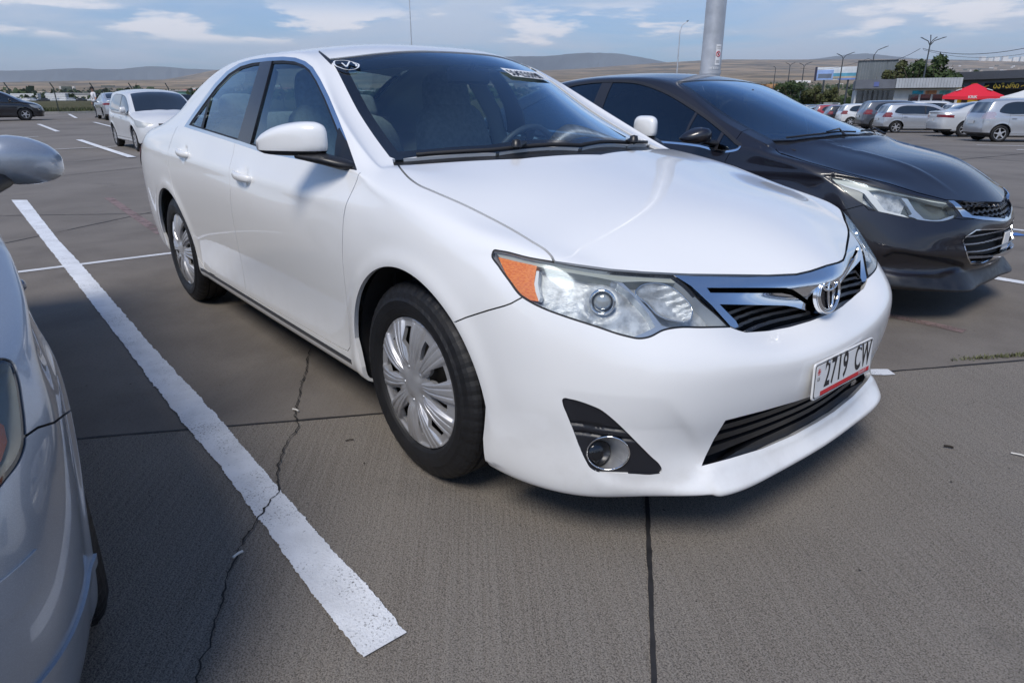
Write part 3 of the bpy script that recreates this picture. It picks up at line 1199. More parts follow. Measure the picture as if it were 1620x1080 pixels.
def field_material():
    t = NT('dry_land')
    geo = t.n('ShaderNodeNewGeometry'); P = geo.outputs['Position']
    def sc(k, z=1): 
        m = t.n('ShaderNodeMapping'); m.inputs['Scale'].default_value = (k, k, k * z); t.t.links.new(P, m.inputs[0]); return m.outputs[0]
    n1 = t.noise(sc(1), 0.35, 6, 0.65); n2 = t.noise(sc(.001, 6), 2.6, 8, 0.65, 0.4); n3 = t.noise(sc(.01), 1.1, 6, 0.6)
    sep = t.n('ShaderNodeSeparateXYZ'); t.t.links.new(P, sep.inputs[0])
    dist = t.math('SQRT', t.math('ADD', t.math('POWER', sep.outputs[0], 2.0), t.math('POWER', sep.outputs[1], 2.0)))
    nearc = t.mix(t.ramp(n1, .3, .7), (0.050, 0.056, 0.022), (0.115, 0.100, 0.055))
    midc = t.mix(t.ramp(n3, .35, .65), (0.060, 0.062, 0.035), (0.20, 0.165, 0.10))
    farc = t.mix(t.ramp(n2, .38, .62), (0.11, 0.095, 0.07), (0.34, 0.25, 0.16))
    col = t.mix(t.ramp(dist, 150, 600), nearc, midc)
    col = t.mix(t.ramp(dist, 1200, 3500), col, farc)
    t.set(color=col, rough=0.95, spec=0.1, normal=t.bump(n1, 0.6, 0.1))
    return t.m


FIELD = field_material()
_ss = np.concatenate([np.linspace(-40, 4, 12), np.linspace(5, 60, 56)[1:]])
_ll = np.linspace(-75, 60, 136)
lot = grid_sheet('parking_lot', _ss, _ll, LOT, 0.0, keep=lambda s, l: (s < 52.5) | (l > 5))
# the lot reaches further on the right
lot2 = grid_sheet('parking_lot_far', np.linspace(60, 100, 41), np.linspace(5, 110, 106), LOT, 0.0)
_s = np.concatenate([[-60, -20, 0, 20, 40], np.geomspace(48, 26000, 120)])
_a = np.linspace(-1.35, 1.35, 220)
Sg, Ag = np.meshgrid(_s, _a, indexing='ij')


def terrain():
    rng = np.random.default_rng(3)
    s, l = Sg, Sg.clip(30) * Ag
    l = np.where(Sg < 30, 60 * Ag, Sg * Ag)
    X = CAM[0] + s * _fh[0] + l * _rh[0]; Y = CAM[1] + s * _fh[1] + l * _rh[1]
    Z = gz(X, Y)
    Z = np.where(s < 55, Z - 0.25, Z)
    # rolling relief further out
    r = np.zeros_like(Z)
    for k, (w, a) in enumerate(((900, .3), (2100, .5), (4300, .8))):
        ph = rng.uniform(0, 6, 4)
        r += a * (np.sin(X / w + ph[0] + 1.3 * np.sin(Y / w * .7 + ph[1])) * np.cos(Y / w * .9 + ph[2]))
    Z = Z + r * np.clip((s - 900) / 6000, 0, 1) * 55
    # brown hill on the left, between 8 and 10 km
    t = l / np.maximum(s, 1)
    Z += 190 * np.exp(-((s - 8500) / 1500) ** 2) * (np.exp(-((t + .36) / .12) ** 2) + .35 * np.exp(-((t + .15) / .1) ** 2))
    Z += 60 * np.exp(-((s - 9500) / 2000) ** 2) * np.exp(-((t - .55) / .2) ** 2)
    V = np.stack([X, Y, Z], -1).reshape(-1, 3)
    n, m = s.shape
    i = np.arange(n - 1)[:, None]; j = np.arange(m - 1)[None]
    a = (i * m + j).ravel(); q = np.stack([a, a + m, a + m + 1, a + 1], -1)
    q = np.ascontiguousarray(q)
    if np.cross(V[q[0, 1]] - V[q[0, 0]], V[q[0, 2]] - V[q[0, 1]])[2] < 0: q = np.ascontiguousarray(q[:, ::-1])
    o = mesh_np('terrain', V, q, FIELD); tag(o, kind='structure')


terrain()


def ridge(name, pts, dist, base_row, depth, mat):
    """mountain chain with a crest through photo pixels at the given distance, sloping away in front and behind"""
    pts = smooth_curve(pts, 6)
    rng = np.random.default_rng(len(pts)); V = []; F = []
    cols = len(pts)
    rows = 9
    for i, (a, b) in enumerate(pts):
        c = at(a, b, d=dist); base = at(a, base_row, d=dist)[2]
        hdir = c[:2] - CAM[:2]; hdir /= np.linalg.norm(hdir)
        for k in range(rows):
            u = (k - 4) / 4
            hgt = (1 - abs(u)) ** 1.25
            j = (rng.random() - .5) * .10 * (c[2] - base) * (1 if 0 < k < 8 and k != 4 else .15)
            V.append((c[0] + hdir[0] * u * depth, c[1] + hdir[1] * u * depth, base - 30 + (c[2] - base + 30) * hgt + j))
    for i in range(cols - 1):
        for k in range(rows - 1):
            F.append((i * rows + k, i * rows + k + 1, (i + 1) * rows + k + 1, (i + 1) * rows + k))
    o = mesh_np(name, np.array(V), F, mat)
    o.data.flip_normals()
    tag(o, kind='structure')


MOUNT = simple('mountain', (0.10, 0.115, 0.125), 0.95, vary=.3, vscale=.0006)
ridge('mountains', [(-400, 120), (-150, 112), (0, 112), (60, 111), (120, 108), (180, 110), (240, 105), (300, 109), (360, 112), (430, 118), (520, 122)], 12500, 150, 2500, MOUNT)
ridge('mountains', [(560, 118), (640, 108), (720, 101), (800, 90), (860, 89), (930, 84), (985, 86), (1030, 94), (1090, 104), (1180, 106), (1230, 99), (1290, 93), (1370, 85), (1420, 90), (1500, 97), (1620, 98), (1900, 108)], 13500, 140, 3000, MOUNT)

# ------------------------------------------------------------------ painted lines, joints and cracks
def paint_mat(name, col, wear=0.5):
    t = NT(name)
    geo = t.n('ShaderNodeNewGeometry'); P = geo.outputs['Position']
    n1 = t.noise(P, 60, 5, .7); n2 = t.noise(P, 6, 5, .6)
    c = t.mix(t.ramp(n2, .3, .75), col, tuple(k * .80 for k in col))
    c = t.mix(t.ramp(n1, .60, .70), c, tuple(k * .55 for k in col))
    tr = t.n('ShaderNodeBsdfTransparent')
    t.set(color=c, rough=.75, normal=t.bump(t.noise(P, 120, 4, .7), .9, .004))
    mx = t.n('ShaderNodeMixShader')
    hole = t.math('MULTIPLY', t.ramp(t.noise(P, 130, 5, .8), .66 - .12 * wear, .69 - .12 * wear), t.ramp(t.noise(P, 4.0, 4, .6), .44, .66))
    t.put(mx.inputs[0], hole)
    t.t.links.new(t.b.outputs[0], mx.inputs[1]); t.t.links.new(tr.outputs[0], mx.inputs[2]); t.t.links.new(mx.outputs[0], t.o.inputs[0])
    return t.m


LINEW = paint_mat('line_white', (0.74, 0.76, 0.79), .75)
LINEF = paint_mat('line_white_thin', (0.66, 0.67, 0.69), .7)
PINK = paint_mat('line_pink', (0.22, 0.155, 0.145), 1.8)
BLUEP = paint_mat('line_blue', (0.06, 0.16, 0.42), .5)
JOINT = simple('joint_tar', (0.018, 0.017, 0.018), 0.7, vary=.3, vscale=30)
CRACK = simple('crack_dark', (0.022, 0.020, 0.018), 0.95)


def strip_between(name, A, B, mat, dz=.004, jag=0.0, step=.03, seed=1):
    """flat sheet between two edge lines A, B (lists of (x, y)), optional ragged edges"""
    rng = np.random.default_rng(seed)
    def res(P, n):
        P = np.asarray(P, float)[:, :2]; d = np.r_[0, np.cumsum(np.hypot(*np.diff(P, axis=0).T))]; t = np.linspace(0, d[-1], n)
        return np.stack([np.interp(t, d, P[:, 0]), np.interp(t, d, P[:, 1])], -1)
    L = np.hypot(*(np.asarray(A[0])[:2] - np.asarray(A[-1])[:2]))
    n = max(3, int(L / step))
    a, b = res(A, n), res(B, n)
    w = b - a; wl = np.linalg.norm(w, axis=1, keepdims=True); w = w / np.maximum(wl, 1e-6)
    if jag:
        def noise():
            r = rng.normal(0, 1, n); r2 = np.convolve(rng.normal(0, 1, n + 8), np.ones(9) / 3, 'valid')
            return (r * .5 + r2) * jag
        a = a - w * noise()[:, None]; b = b + w * noise()[:, None]
    c = (a + b) / 2
    P = np.concatenate([a, c, b]); Z = gz(P[:, 0], P[:, 1]) + dz
    V = np.column_stack([P, Z])
    i = np.arange(n - 1)
    F = np.concatenate([np.stack([i, i + 1, i + 1 + n, i + n], -1), np.stack([i + n, i + 1 + n, i + 1 + 2 * n, i + 2 * n], -1)])
    if np.cross(V[F[0, 1]] - V[F[0, 0]], V[F[0, 2]] - V[F[0, 1]])[2] < 0: F = F[:, ::-1]
    o = mesh_np(name, V, np.ascontiguousarray(F), mat, smooth=False)
    return tag(o, kind='structure')


def line_px(name, p0, p1, w, mat, **kw):
    a = at_g(*p0)[:2]; b = at_g(*p1)[:2]; d = (b - a) / np.linalg.norm(b - a); nrm = np.array([-d[1], d[0]]) * w / 2
    return strip_between(name, [a - nrm, b - nrm], [a + nrm, b + nrm], mat, **kw)


def line_w(name, a, b, w, mat, **kw):
    a = np.array(a, float); b = np.array(b, float); d = (b - a) / np.linalg.norm(b - a); nrm = np.array([-d[1], d[0]]) * w / 2
    return strip_between(name, [a - nrm, b - nrm], [a + nrm, b + nrm], mat, **kw)


eL = [at_g(*p) for p in ((18, 317), (60, 371), (130, 460), (200, 552), (262, 634), (300, 683), (360, 753), (415, 830), (470, 905), (520, 972), (575, 1042))]
eR = [at_g(*p) for p in ((43, 317), (92, 380), (125, 415), (180, 478), (240, 548), (300, 612), (355, 672), (395, 720), (440, 772), (500, 842), (560, 908), (643, 1003))]
strip_between('parking_line', eL, eR, LINEW, .006, .0020, .006, 2)
line_w('parking_line', (-4.44, -2.2), (-4.40, 1.0), .075, LINEF, dz=.004, jag=.001)
line_w('parking_line', (-4.6, 3.83), (1.6, 3.76), .10, LINEW, dz=.004, jag=.002)
line_w('parking_line', (-4.45, 1.9), (-4.5, 3.6), .075, LINEF, dz=.004)
line_px('parking_line', (1560, 358.5), (1700, 374), .10, LINEF, dz=.004)
line_px('blue_mark', (1596, 371), (1617, 371), .16, BLUEP, dz=.005, jag=.01)
line_px('parking_line', (125, 222), (209, 250), .17, LINEW, dz=.02)
line_px('parking_line', (61, 197), (92, 209), .17, LINEF, dz=.02)
line_px('parking_line', (109, 181), (121, 187.5), .17, LINEF, dz=.02)
line_px('parking_line', (149, 194), (180, 202), .15, LINEF, dz=.02)
line_px('parking_line', (86, 237.5), (186, 232.5), .09, LINEF, dz=.02)
line_px('parking_line', (38, 218), (61, 217), .09, LINEF, dz=.02)
line_px('parking_line', (1545, 230.5), (1700, 233), .16, LINEF, dz=.02)
line_px('parking_line', (1608, 238), (1700, 240), .16, LINEF, dz=.02)
line_px('parking_line', (1380, 207.5), (1480, 209.5), .12, LINEF, dz=.02)
line_px('parking_line', (1565, 206), (1700, 209), .12, LINEF, dz=.02)
line_w('faded_line', (.05, 2.24), (.66, 2.25), .085, PINK, dz=.003)
line_px('faded_line', (172, 313), (256, 370), .10, PINK, dz=.003)
_q = at_g(1400, 590)
line_w('paint_blob', (_q[0] - .06, _q[1] - .05), (_q[0] + .01, _q[1] + .035), .075, LINEW, dz=.005, jag=.012)

# sawn joints: one long line across, others around it
line_w('slab_joint', (-.08 + .55 * -3.5, -3.5), (-.08 + .55 * 6, 6), .011, JOINT, dz=.0025, jag=.0016)
line_w('slab_joint', (.10, .18), (1.62, -1.59), .014, JOINT, dz=.0025, jag=.0014)
line_w('slab_joint', (-4.7, -3.2), (-8.4, 1.6), .018, JOINT, dz=.0025, jag=.003)
line_w('slab_joint', (-9.5, -3.9), (-5.2, 2.2), .016, JOINT, dz=.0025, jag=.003)
for _k in range(5):
    line_px('slab_joint', (-100, 300 - _k * 26), (260, 262 - _k * 17), .03, JOINT, dz=.01, jag=.004, step=.1)
for _a0, _a1 in (((1330, 290), (1620, 330)), ((1250, 228), (1700, 262)), ((1360, 268), (1700, 236)), ((1300, 215), (1700, 222))):
    line_px('slab_joint', _a0, _a1, .03, JOINT, dz=.008, jag=.004, step=.1)

crk = [(493.5, 550), (486.5, 568), (484.5, 587), (476.7, 610.6), (471, 638), (467, 661), (474, 676), (463, 690), (454.5, 699), (446, 721.5), (438, 750), (441.4, 776.5), (426, 799), (405.6, 827.4), (385, 856),
       (367, 900.7), (356.7, 921), (358.7, 933), (344.4, 978), (336.3, 1006.7), (334, 1027), (316, 1047), (318, 1063.7), (313, 1082), (300, 1120)]


def crack(pts, w0, seed):
    rng = np.random.default_rng(seed)
    P = [at_g(*p)[:2] for p in pts]; Q = [P[0]]
    for a, b in zip(P[:-1], P[1:]):
        n = max(2, int(np.hypot(*(b - a)) / .012)); d = (b - a); nn = np.array([-d[1], d[0]]) / max(1e-6, np.hypot(*d))
        for k in range(1, n + 1):
            Q.append(a + d * k / n + nn * rng.normal(0, .0034) * (k < n))
    Q = np.array(Q); t = np.gradient(Q, axis=0); t /= np.maximum(1e-9, np.linalg.norm(t, axis=1))[:, None]; nn = np.stack([-t[:, 1], t[:, 0]], -1)
    w = w0 * (0.55 + .9 * np.abs(np.sin(np.arange(len(Q)) * .31 + seed))) * rng.uniform(.6, 1.4, len(Q))
    strip_between('crack', list(Q - nn * w[:, None] / 2), list(Q + nn * w[:, None] / 2), CRACK, .0078, 0, .012)


crack(crk, .0038, 3)
# litter, leaves and spots on the slab
rng0 = np.random.default_rng(11)


def litter(name, px_, ln, wd, mat, ang, label):
    c = at_g(*px_); d = np.array([math.cos(ang), math.sin(ang)]); n_ = np.array([-d[1], d[0]])
    b = MB()
    b.tube([(c[0] - d[0] * ln / 2, c[1] - d[1] * ln / 2, wd / 2 + .004), (c[0] + d[0] * ln * .1 + n_[0] * ln * .06, c[1] + d[1] * ln * .1 + n_[1] * ln * .06, wd / 2 + .005), (c[0] + d[0] * ln / 2, c[1] + d[1] * ln / 2, wd / 2 + .004)], wd / 2, 6)
    o = b.build(name, mat); tag(o, label, 'litter')


CIG = simple('cigarette_paper', (0.62, 0.60, 0.56), .8); LEAFD = simple('dead_leaf', (0.025, 0.018, 0.012), .9)
litter('cigarette_butt', (468, 651), .035, .008, CIG, .3, 'white cigarette butt lying where the crack meets the slab joint')
litter('cigarette_butt', (377, 880), .032, .008, CIG, 1.9, 'white cigarette butt in the crack below the painted line')
litter('paper_scrap', (1612, 722), .05, .006, CIG, .2, 'thin white paper scrap on the concrete by the right edge')
litter('twig', (553, 698), .03, .004, LEAFD, 1.2, 'dark twig on the concrete left of the silver front wheel cover')
litter('dead_leaf', (1500, 709), .03, .008, LEAFD, .4, 'dark dead leaf on bare concrete to the right of the white bumper')
b = MB()
for k in range(130):
    a_ = rng0.uniform(-.2, 1.75); y_ = -2.2 + rng0.uniform(0, 5.4); x_ = rng0.uniform(-2.5, 2.2)
    r_ = rng0.uniform(.0015, .0045); n = 6; an = rng0.uniform(0, 6, n) * 0 + np.arange(n) * math.pi / 3
    b.add([(x_ + r_ * math.cos(q) * rng0.uniform(.6, 1.6), y_ + r_ * math.sin(q) * rng0.uniform(.6, 1.4), .0045 + .0012 * rng0.random()) for q in an], [tuple(range(n))])
tag(b.build('grit', LEAFD), kind='stuff')
# weeds in the joint at the right
b = MB()
for k in range(260):
    u = rng0.random() ** .6; px0 = (1500 + 128 * u, 571 - 9 * u + rng0.normal(0, 1.2)); c = at_g(*px0)
    h_ = rng0.uniform(.006, .022); a_ = rng0.uniform(0, 6.28); w_ = rng0.uniform(.002, .004); l_ = rng0.uniform(.005, .02)
    b.add([(c[0] - w_ * math.sin(a_), c[1] + w_ * math.cos(a_), .003), (c[0] + w_ * math.sin(a_), c[1] - w_ * math.cos(a_), .003), (c[0] + l_ * math.cos(a_), c[1] + l_ * math.sin(a_), .003 + h_)], [(0, 1, 2)])
tag(b.build('grass', simple('weed', (0.11, 0.115, 0.05), .8, vary=.4, vscale=60)), kind='stuff')

# ------------------------------------------------------------------ the white saloon (at the origin, facing +x)
WHITE = paint('white_paint', (0.80, 0.80, 0.79), rough=0.3, dirt=.03)
SEDAN_CAP = [
 [(-3.62,.80,.97),(-3.68,.74,1.02),(-3.73,.62,1.045),(-3.76,.48,1.05),(-3.79,.25,1.055),(-3.80,0,1.055)],
 [(-3.40,.85,1.00),(-3.42,.79,1.045),(-3.42,.70,1.07),(-3.42,.56,1.082),(-3.42,.3,1.09),(-3.42,0,1.09)],
 [(-3.05,.865,1.02),(-3.06,.80,1.08),(-3.07,.735,1.118),(-3.12,.62,1.12),(-3.18,.3,1.12),(-3.20,0,1.12)],
 [(-2.68,.852,1.045),(-2.70,.785,1.14),(-2.74,.71,1.218),(-2.80,.63,1.25),(-2.84,.3,1.275),(-2.85,0,1.28)],
 [(-2.33,.842,1.05),(-2.33,.775,1.18),(-2.33,.69,1.315),(-2.35,.60,1.385),(-2.38,.3,1.425),(-2.38,0,1.435)],
 [(-1.95,.838,1.032),(-1.95,.765,1.21),(-1.95,.67,1.375),(-1.95,.57,1.428),(-1.95,.3,1.46),(-1.95,0,1.466)],
 [(-1.50,.838,1.010),(-1.50,.765,1.20),(-1.50,.66,1.382),(-1.50,.565,1.428),(-1.50,.3,1.462),(-1.50,0,1.470)],
 [(-1.10,.840,.995),(-1.10,.77,1.16),(-1.11,.655,1.338),(-1.10,.565,1.378),(-1.00,.3,1.412),(-.96,0,1.420)],
 [(-.75,.845,.980),(-.74,.81,1.05),(-.73,.735,1.17),(-.74,.64,1.178),(-.60,.33,1.218),(-.54,0,1.228)],
 [(-.40,.85,.960),(-.385,.835,.985),(-.375,.78,1.008),(-.375,.70,1.012),(-.22,.36,1.026),(-.14,0,1.03)],
 [(-.25,.862,.925),(-.25,.84,.955),(-.26,.76,.985),(-.28,.68,.998),(-.13,.34,1.014),(-.06,0,1.018)],
 [(0,.878,.88),(0,.845,.918),(0,.745,.948),(0,.56,.968),(.03,.3,.985),(.05,0,.99)],
 [(.20,.872,.836),(.22,.828,.872),(.24,.74,.882),(.27,.55,.905),(.32,.28,.925),(.35,0,.932)],
 [(.30,.858,.812),(.38,.80,.842),(.44,.69,.845),(.51,.52,.850),(.60,.27,.858),(.64,0,.862)],
 [(.385,.835,.803),(.515,.765,.812),(.61,.64,.79),(.70,.49,.772),(.80,.26,.752),(.868,0,.750)],
]
SEDAN_RIBS = [
 # rear, centre to corner
 [(-3.83,0,.99),(-3.84,0,.88),(-3.85,0,.76),(-3.87,0,.62),(-3.87,0,.50),(-3.85,0,.38),(-3.82,0,.29),(-3.7,0,.27)],
 [(-3.82,.25,.99),(-3.83,.25,.88),(-3.84,.25,.76),(-3.86,.25,.62),(-3.86,.25,.50),(-3.84,.25,.38),(-3.81,.25,.29),(-3.7,.25,.27)],
 [(-3.80,.47,.985),(-3.81,.47,.88),(-3.82,.47,.76),(-3.84,.47,.62),(-3.84,.47,.50),(-3.82,.47,.38),(-3.79,.47,.29),(-3.68,.45,.27)],
 [(-3.77,.61,.98),(-3.785,.61,.88),(-3.79,.61,.76),(-3.81,.61,.62),(-3.81,.61,.50),(-3.79,.61,.38),(-3.76,.6,.29),(-3.66,.58,.27)],
 [(-3.72,.72,.96),(-3.74,.72,.87),(-3.75,.72,.76),(-3.76,.72,.62),(-3.76,.72,.50),(-3.74,.72,.38),(-3.71,.71,.29),(-3.62,.68,.27)],
 # corner then the side, rear to front
 [(-3.64,.825,.91),(-3.655,.83,.82),(-3.66,.83,.72),(-3.67,.83,.6),(-3.665,.825,.48),(-3.65,.815,.37),(-3.62,.79,.28),(-3.55,.73,.25)],
 [(-3.41,.88,.93),(-3.41,.895,.83),(-3.41,.897,.72),(-3.41,.893,.6),(-3.41,.885,.47),(-3.40,.872,.36),(-3.38,.85,.27),(-3.35,.78,.24)],
 [(-3.05,.893,.94),(-3.05,.908,.84),(-3.05,.912,.72),(-3.05,.908,.6),(-3.04,.898,.46),(-3.03,.885,.35),(-3.02,.865,.26),(-3.0,.80,.22)],
 [(-2.68,.883,.955),(-2.68,.906,.85),(-2.68,.914,.73),(-2.68,.910,.6),(-2.68,.898,.46),(-2.68,.885,.34),(-2.67,.868,.25),(-2.65,.80,.21)],
 [(-2.33,.878,.96),(-2.33,.905,.85),(-2.33,.912,.72),(-2.33,.905,.58),(-2.33,.893,.45),(-2.33,.888,.33),(-2.33,.874,.24),(-2.33,.80,.205)],
 [(-1.95,.877,.945),(-1.95,.905,.84),(-1.95,.910,.71),(-1.95,.902,.57),(-1.95,.890,.44),(-1.95,.888,.33),(-1.95,.875,.238),(-1.95,.80,.2)],
 [(-1.50,.877,.925),(-1.50,.905,.825),(-1.50,.910,.70),(-1.50,.902,.57),(-1.50,.890,.44),(-1.50,.888,.33),(-1.50,.875,.236),(-1.50,.80,.2)],
 [(-1.10,.877,.912),(-1.10,.904,.815),(-1.10,.910,.70),(-1.10,.902,.57),(-1.10,.890,.44),(-1.10,.888,.33),(-1.10,.875,.236),(-1.10,.80,.2)],
 [(-.75,.880,.900),(-.75,.903,.81),(-.75,.909,.70),(-.75,.902,.57),(-.75,.891,.44),(-.75,.888,.33),(-.75,.875,.236),(-.75,.80,.2)],
 [(-.40,.884,.885),(-.40,.902,.80),(-.40,.907,.69),(-.40,.903,.57),(-.40,.893,.44),(-.40,.888,.33),(-.40,.875,.236),(-.40,.80,.2)],
 [(-.25,.886,.862),(-.25,.900,.785),(-.25,.907,.69),(-.25,.904,.57),(-.25,.896,.44),(-.25,.889,.33),(-.25,.876,.235),(-.25,.80,.2)],
 [(0,.896,.825),(0,.905,.76),(0,.910,.68),(0,.907,.57),(0,.898,.44),(0,.888,.33),(0,.875,.225),(0,.80,.195)],
 [(.20,.889,.785),(.20,.900,.72),(.20,.905,.64),(.21,.902,.54),(.21,.895,.43),(.22,.886,.32),(.22,.872,.205),(.22,.80,.18)],
 [(.32,.872,.765),(.34,.882,.70),(.35,.887,.62),(.36,.887,.53),(.36,.882,.43),(.37,.874,.32),(.37,.858,.19),(.36,.80,.172)],
 [(.435,.848,.755),(.475,.855,.685),(.495,.858,.61),(.505,.857,.52),(.51,.853,.43),(.51,.843,.32),(.51,.825,.183),(.49,.77,.178)],
 [(.58,.765,.750),(.625,.770,.68),(.655,.772,.60),(.668,.773,.52),(.672,.770,.43),(.668,.762,.32),(.66,.75,.186),(.62,.70,.182)],
 [(.69,.64,.732),(.755,.64,.655),(.80,.645,.585),(.812,.647,.51),(.808,.645,.42),(.798,.642,.32),(.79,.635,.203),(.75,.60,.200)],
 [(.772,.475,.708),(.832,.46,.635),(.885,.46,.575),(.897,.46,.505),(.886,.455,.40),(.868,.455,.285),(.905,.485,.208),(.86,.47,.20)],
 [(.822,.25,.69),(.842,.24,.607),(.922,.24,.555),(.938,.24,.49),(.928,.24,.40),(.898,.25,.262),(.932,.26,.200),(.88,.26,.185)],
 [(.878,0,.68),(.882,0,.602),(.945,0,.55),(.958,0,.49),(.948,0,.40),(.912,0,.262),(.942,0,.200),(.89,0,.185)],
]
_k = lambda s, c: ('c', s, c)
SEDAN_CREASE = [(_k(9, 3), _k(9, 4), 1.0), (_k(9, 4), _k(9, 5), 1.0)]


def Z_(ox, oy, s, pts):
    return [(x / s + ox, y / s + oy) for x, y in pts]


def arch_poly(cx, cz, r, zlow=0.40, half=None):
    """wheel opening: circle on top, straight legs below zlow"""
    half = half or r * 0.93
    P = [(cx + r * math.cos(a), cz + r * math.sin(a)) for a in np.linspace(math.radians(8), math.radians(172), 60)]
    return [(cx + half, 0.0), (cx + half, zlow - 0.12)] + P + [(cx - half, zlow - 0.12), (cx - half, 0.0)]


def flare(V, N, centres, r, amp=0.007, zc=0.34):
    """swell the sheet a little round the wheel openings"""
    V = V.copy()
    for cx in centres:
        d = np.hypot(V[:, 0] - cx, V[:, 2] - zc) - r
        m = (V[:, 2] > 0.2) & (V[:, 2] < 0.95) & (np.abs(V[:, 1]) > 0.6)
        g = np.exp(-((d - 0.012) / 0.035) ** 2) * amp * m
        V[:, 1] += np.sign(V[:, 1]) * g
    return V


def make_sedan():
    car = empty('sedan')
    tag(car, 'white sedan filling the middle of the picture, front number plate 2719 CW, silver wheel covers', 'car')
    V, T = body_surface(SEDAN_CAP, SEDAN_RIBS, SEDAN_CREASE, level=4)
    N = vnormals(V, T)
    V = flare(V, N, (0.0, -2.776), 0.385)
    # crisp character line along the doors and a soft hollow under it
    m = (V[:, 0] > -3.3) & (V[:, 0] < -0.15) & (np.abs(V[:, 1]) > 0.7)
    zc = 0.873 + (-0.3 - V[:, 0]) * 0.022
    d = V[:, 2] - zc
    V[:, 1] -= m * np.clip((V[:, 0] + 3.3) / 0.5, 0, 1) * np.clip((-0.15 - V[:, 0]) / 0.4, 0, 1) * 0.0045 * np.exp(-(d / 0.03) ** 2) * np.where(d > 0, 1, 1)
    for x_, z_ in ((-1.38, .889), (-2.345, .941)):
        d = np.hypot(V[:, 0] - x_, (V[:, 2] - z_) * .9)
        V[:, 1] += (np.abs(V[:, 1]) > .7) * .010 * np.exp(-(d / .034) ** 4)
    N = vnormals(V, T)
    # raised band round the fog pocket and the chin spoiler
    fold = cut_px([(868, 575), (884, 615), (905, 668), (930, 722), (948, 752), (975, 766), (1040, 770), (1100, 768), (1118, 745), (1100, 700), (1060, 640), (1000, 560), (940, 520)], lambda V: V[:, 0] > 0.3, smooth=4)
    d = fold(V); k = 1 / (1 + np.exp(np.clip(d / 0.006, -30, 30)))
    k = k * np.clip((.50 - V[:, 2]) / .10, 0, 1)
    V -= N * (k * 0.0085)[:, None]
    chin = cut_px([(1108, 742), (1116, 756), (1130, 779), (1140, 800), (1700, 800), (1700, 400), (1530 / 2.893 + 860, 560), (1389, 585), (1320, 651), (1257, 688), (1206, 709), (1154, 724)], lambda V: (V[:, 0] > 0.6) & (V[:, 2] < .34))
    d = chin(V); k = 1 / (1 + np.exp(np.clip(d / 0.0035, -30, 30)))
    V += N * (k * 0.009)[:, None]
    N = vnormals(V, T)
    S = Sh(V, N, T)
    shut = []       # dark strips behind the shut lines
    low = lambda V: V[:, 2] < 0.82
    # wheel openings
    for cx, cz, r in ((0.0, 0.335, 0.388), (-2.776, 0.335, 0.382)):
        f = cut_ax(arch_poly(cx, cz, r), (0, 2), low)
        S = S.refine(f, 0.02, 1)
        _, S = S.split(f)
    archlip = S.lip(0.016, (0, 1, 0), only=lambda P: (P[:, 2] < 0.8))
    # --- cowl
    cowl_poly = [(-.13, .1), (-.145, 0), (-.22, -.36), (-.378, -.70), (-.33, -.722), (-.285, -.69), (-.13 + .02, -.34), (-.04, 0), (-.035, .1)]
    f = cut_ax(cowl_poly, (0, 1), lambda V: V[:, 2] > 0.93)
    S = S.refine(f, 0.02, 1)
    cowl, S = S.split(f)
    # --- windscreen
    xb = lambda V: np.interp(-V[:, 1], [0, .36, .70, .9], [-.145, -.22, -.378, -.45])
    ws_xy = [(-.955, .1), (-.958, -.10), (-.975, -.22), (-1.002, -.33), (-1.045, -.45), (-1.082, -.535), (-1.095, -.560), (-1.075, -.567), (-.923, -.600), (-.722, -.642),
             (-.60, -.664), (-.51, -.680), (-.44, -.692), (-.395, -.700), (-.37, -.690), (-.34, -.60), (-.22, -.36), (-.145, 0), (-.14, .1)]
    fws = cut_ax(ws_xy, (0, 1), lambda V: V[:, 2] > 0.98)
    S = S.refine(fws, 0.03, 2)
    ws, S = S.split(fws)
    # --- rear window
    rw = [(-2.44, .1), (-2.43, -.54), (-2.47, -.57), (-2.78, -.60), (-3.04, -.615), (-3.09, -.58), (-3.16, -.3), (-3.175, .1)]
    f = cut_ax(rw, (0, 1), lambda V: V[:, 2] > 1.1)
    S = S.refine(f, 0.02, 1)
    rwin, S = S.split(f)
    # --- side glass opening
    dlo_px = [(564.4, 269.8), (415, 241.8), (377.8, 228.8), (333.7, 214.5), (291, 200.6), (299.3, 188.0), (319, 160.2), (338.8, 133.6), (358.5, 113),
              (378.3, 100.3), (398, 94.4), (423.7, 91.0), (447.4, 89.8), (467.2, 91.4), (483, 97.2), (494.8, 106.4), (506.7, 125.2),
              (520.5, 152.8), (536.3, 190.4), (547.2, 218), (564.4, 267.4)]
    side = lambda V: (V[:, 1] < -0.5) & (V[:, 2] > 0.9) & (V[:, 0] < -0.3)
    dlo = cut_px(dlo_px, side)
    S = S.refine(dlo, 0.03, 2)
    glassarea, S = S.split(dlo)
    # --- hood
    seam = Z_(540, 230, 4.5, [(390, 118), (430, 175), (480, 230), (540, 275), (660, 330), (850, 412), (1030, 500), (1200, 590), (1350, 680), (1470, 760), (1500, 795), (1515, 830)])
    seam = [tuple(p) for p in smooth_curve(seam, 6)]
    front = [(876.7, 414.3), (916, 420), (967, 427), (1019, 431.2), (1063, 433.4), (1090, 434.5), (1127, 435), (1171, 435.5), (1216, 436), (1260, 434), (1282, 429), (1300, 423), (1319, 416), (1340, 400)]
    hood_px = seam + front + [(1500, 380), (1400, 100), (625, 100)]
    f = cut_px(hood_px, lambda V: (V[:, 0] > xb(V) + 0.02) & (V[:, 2] > 0.70))
    S = S.refine(f, 0.03, 2)
    hood, rest = S.split(shift_f(f, -0.0031)); strip, S = rest.split(shift_f(f, 0.0031))
    shut.append(strip)
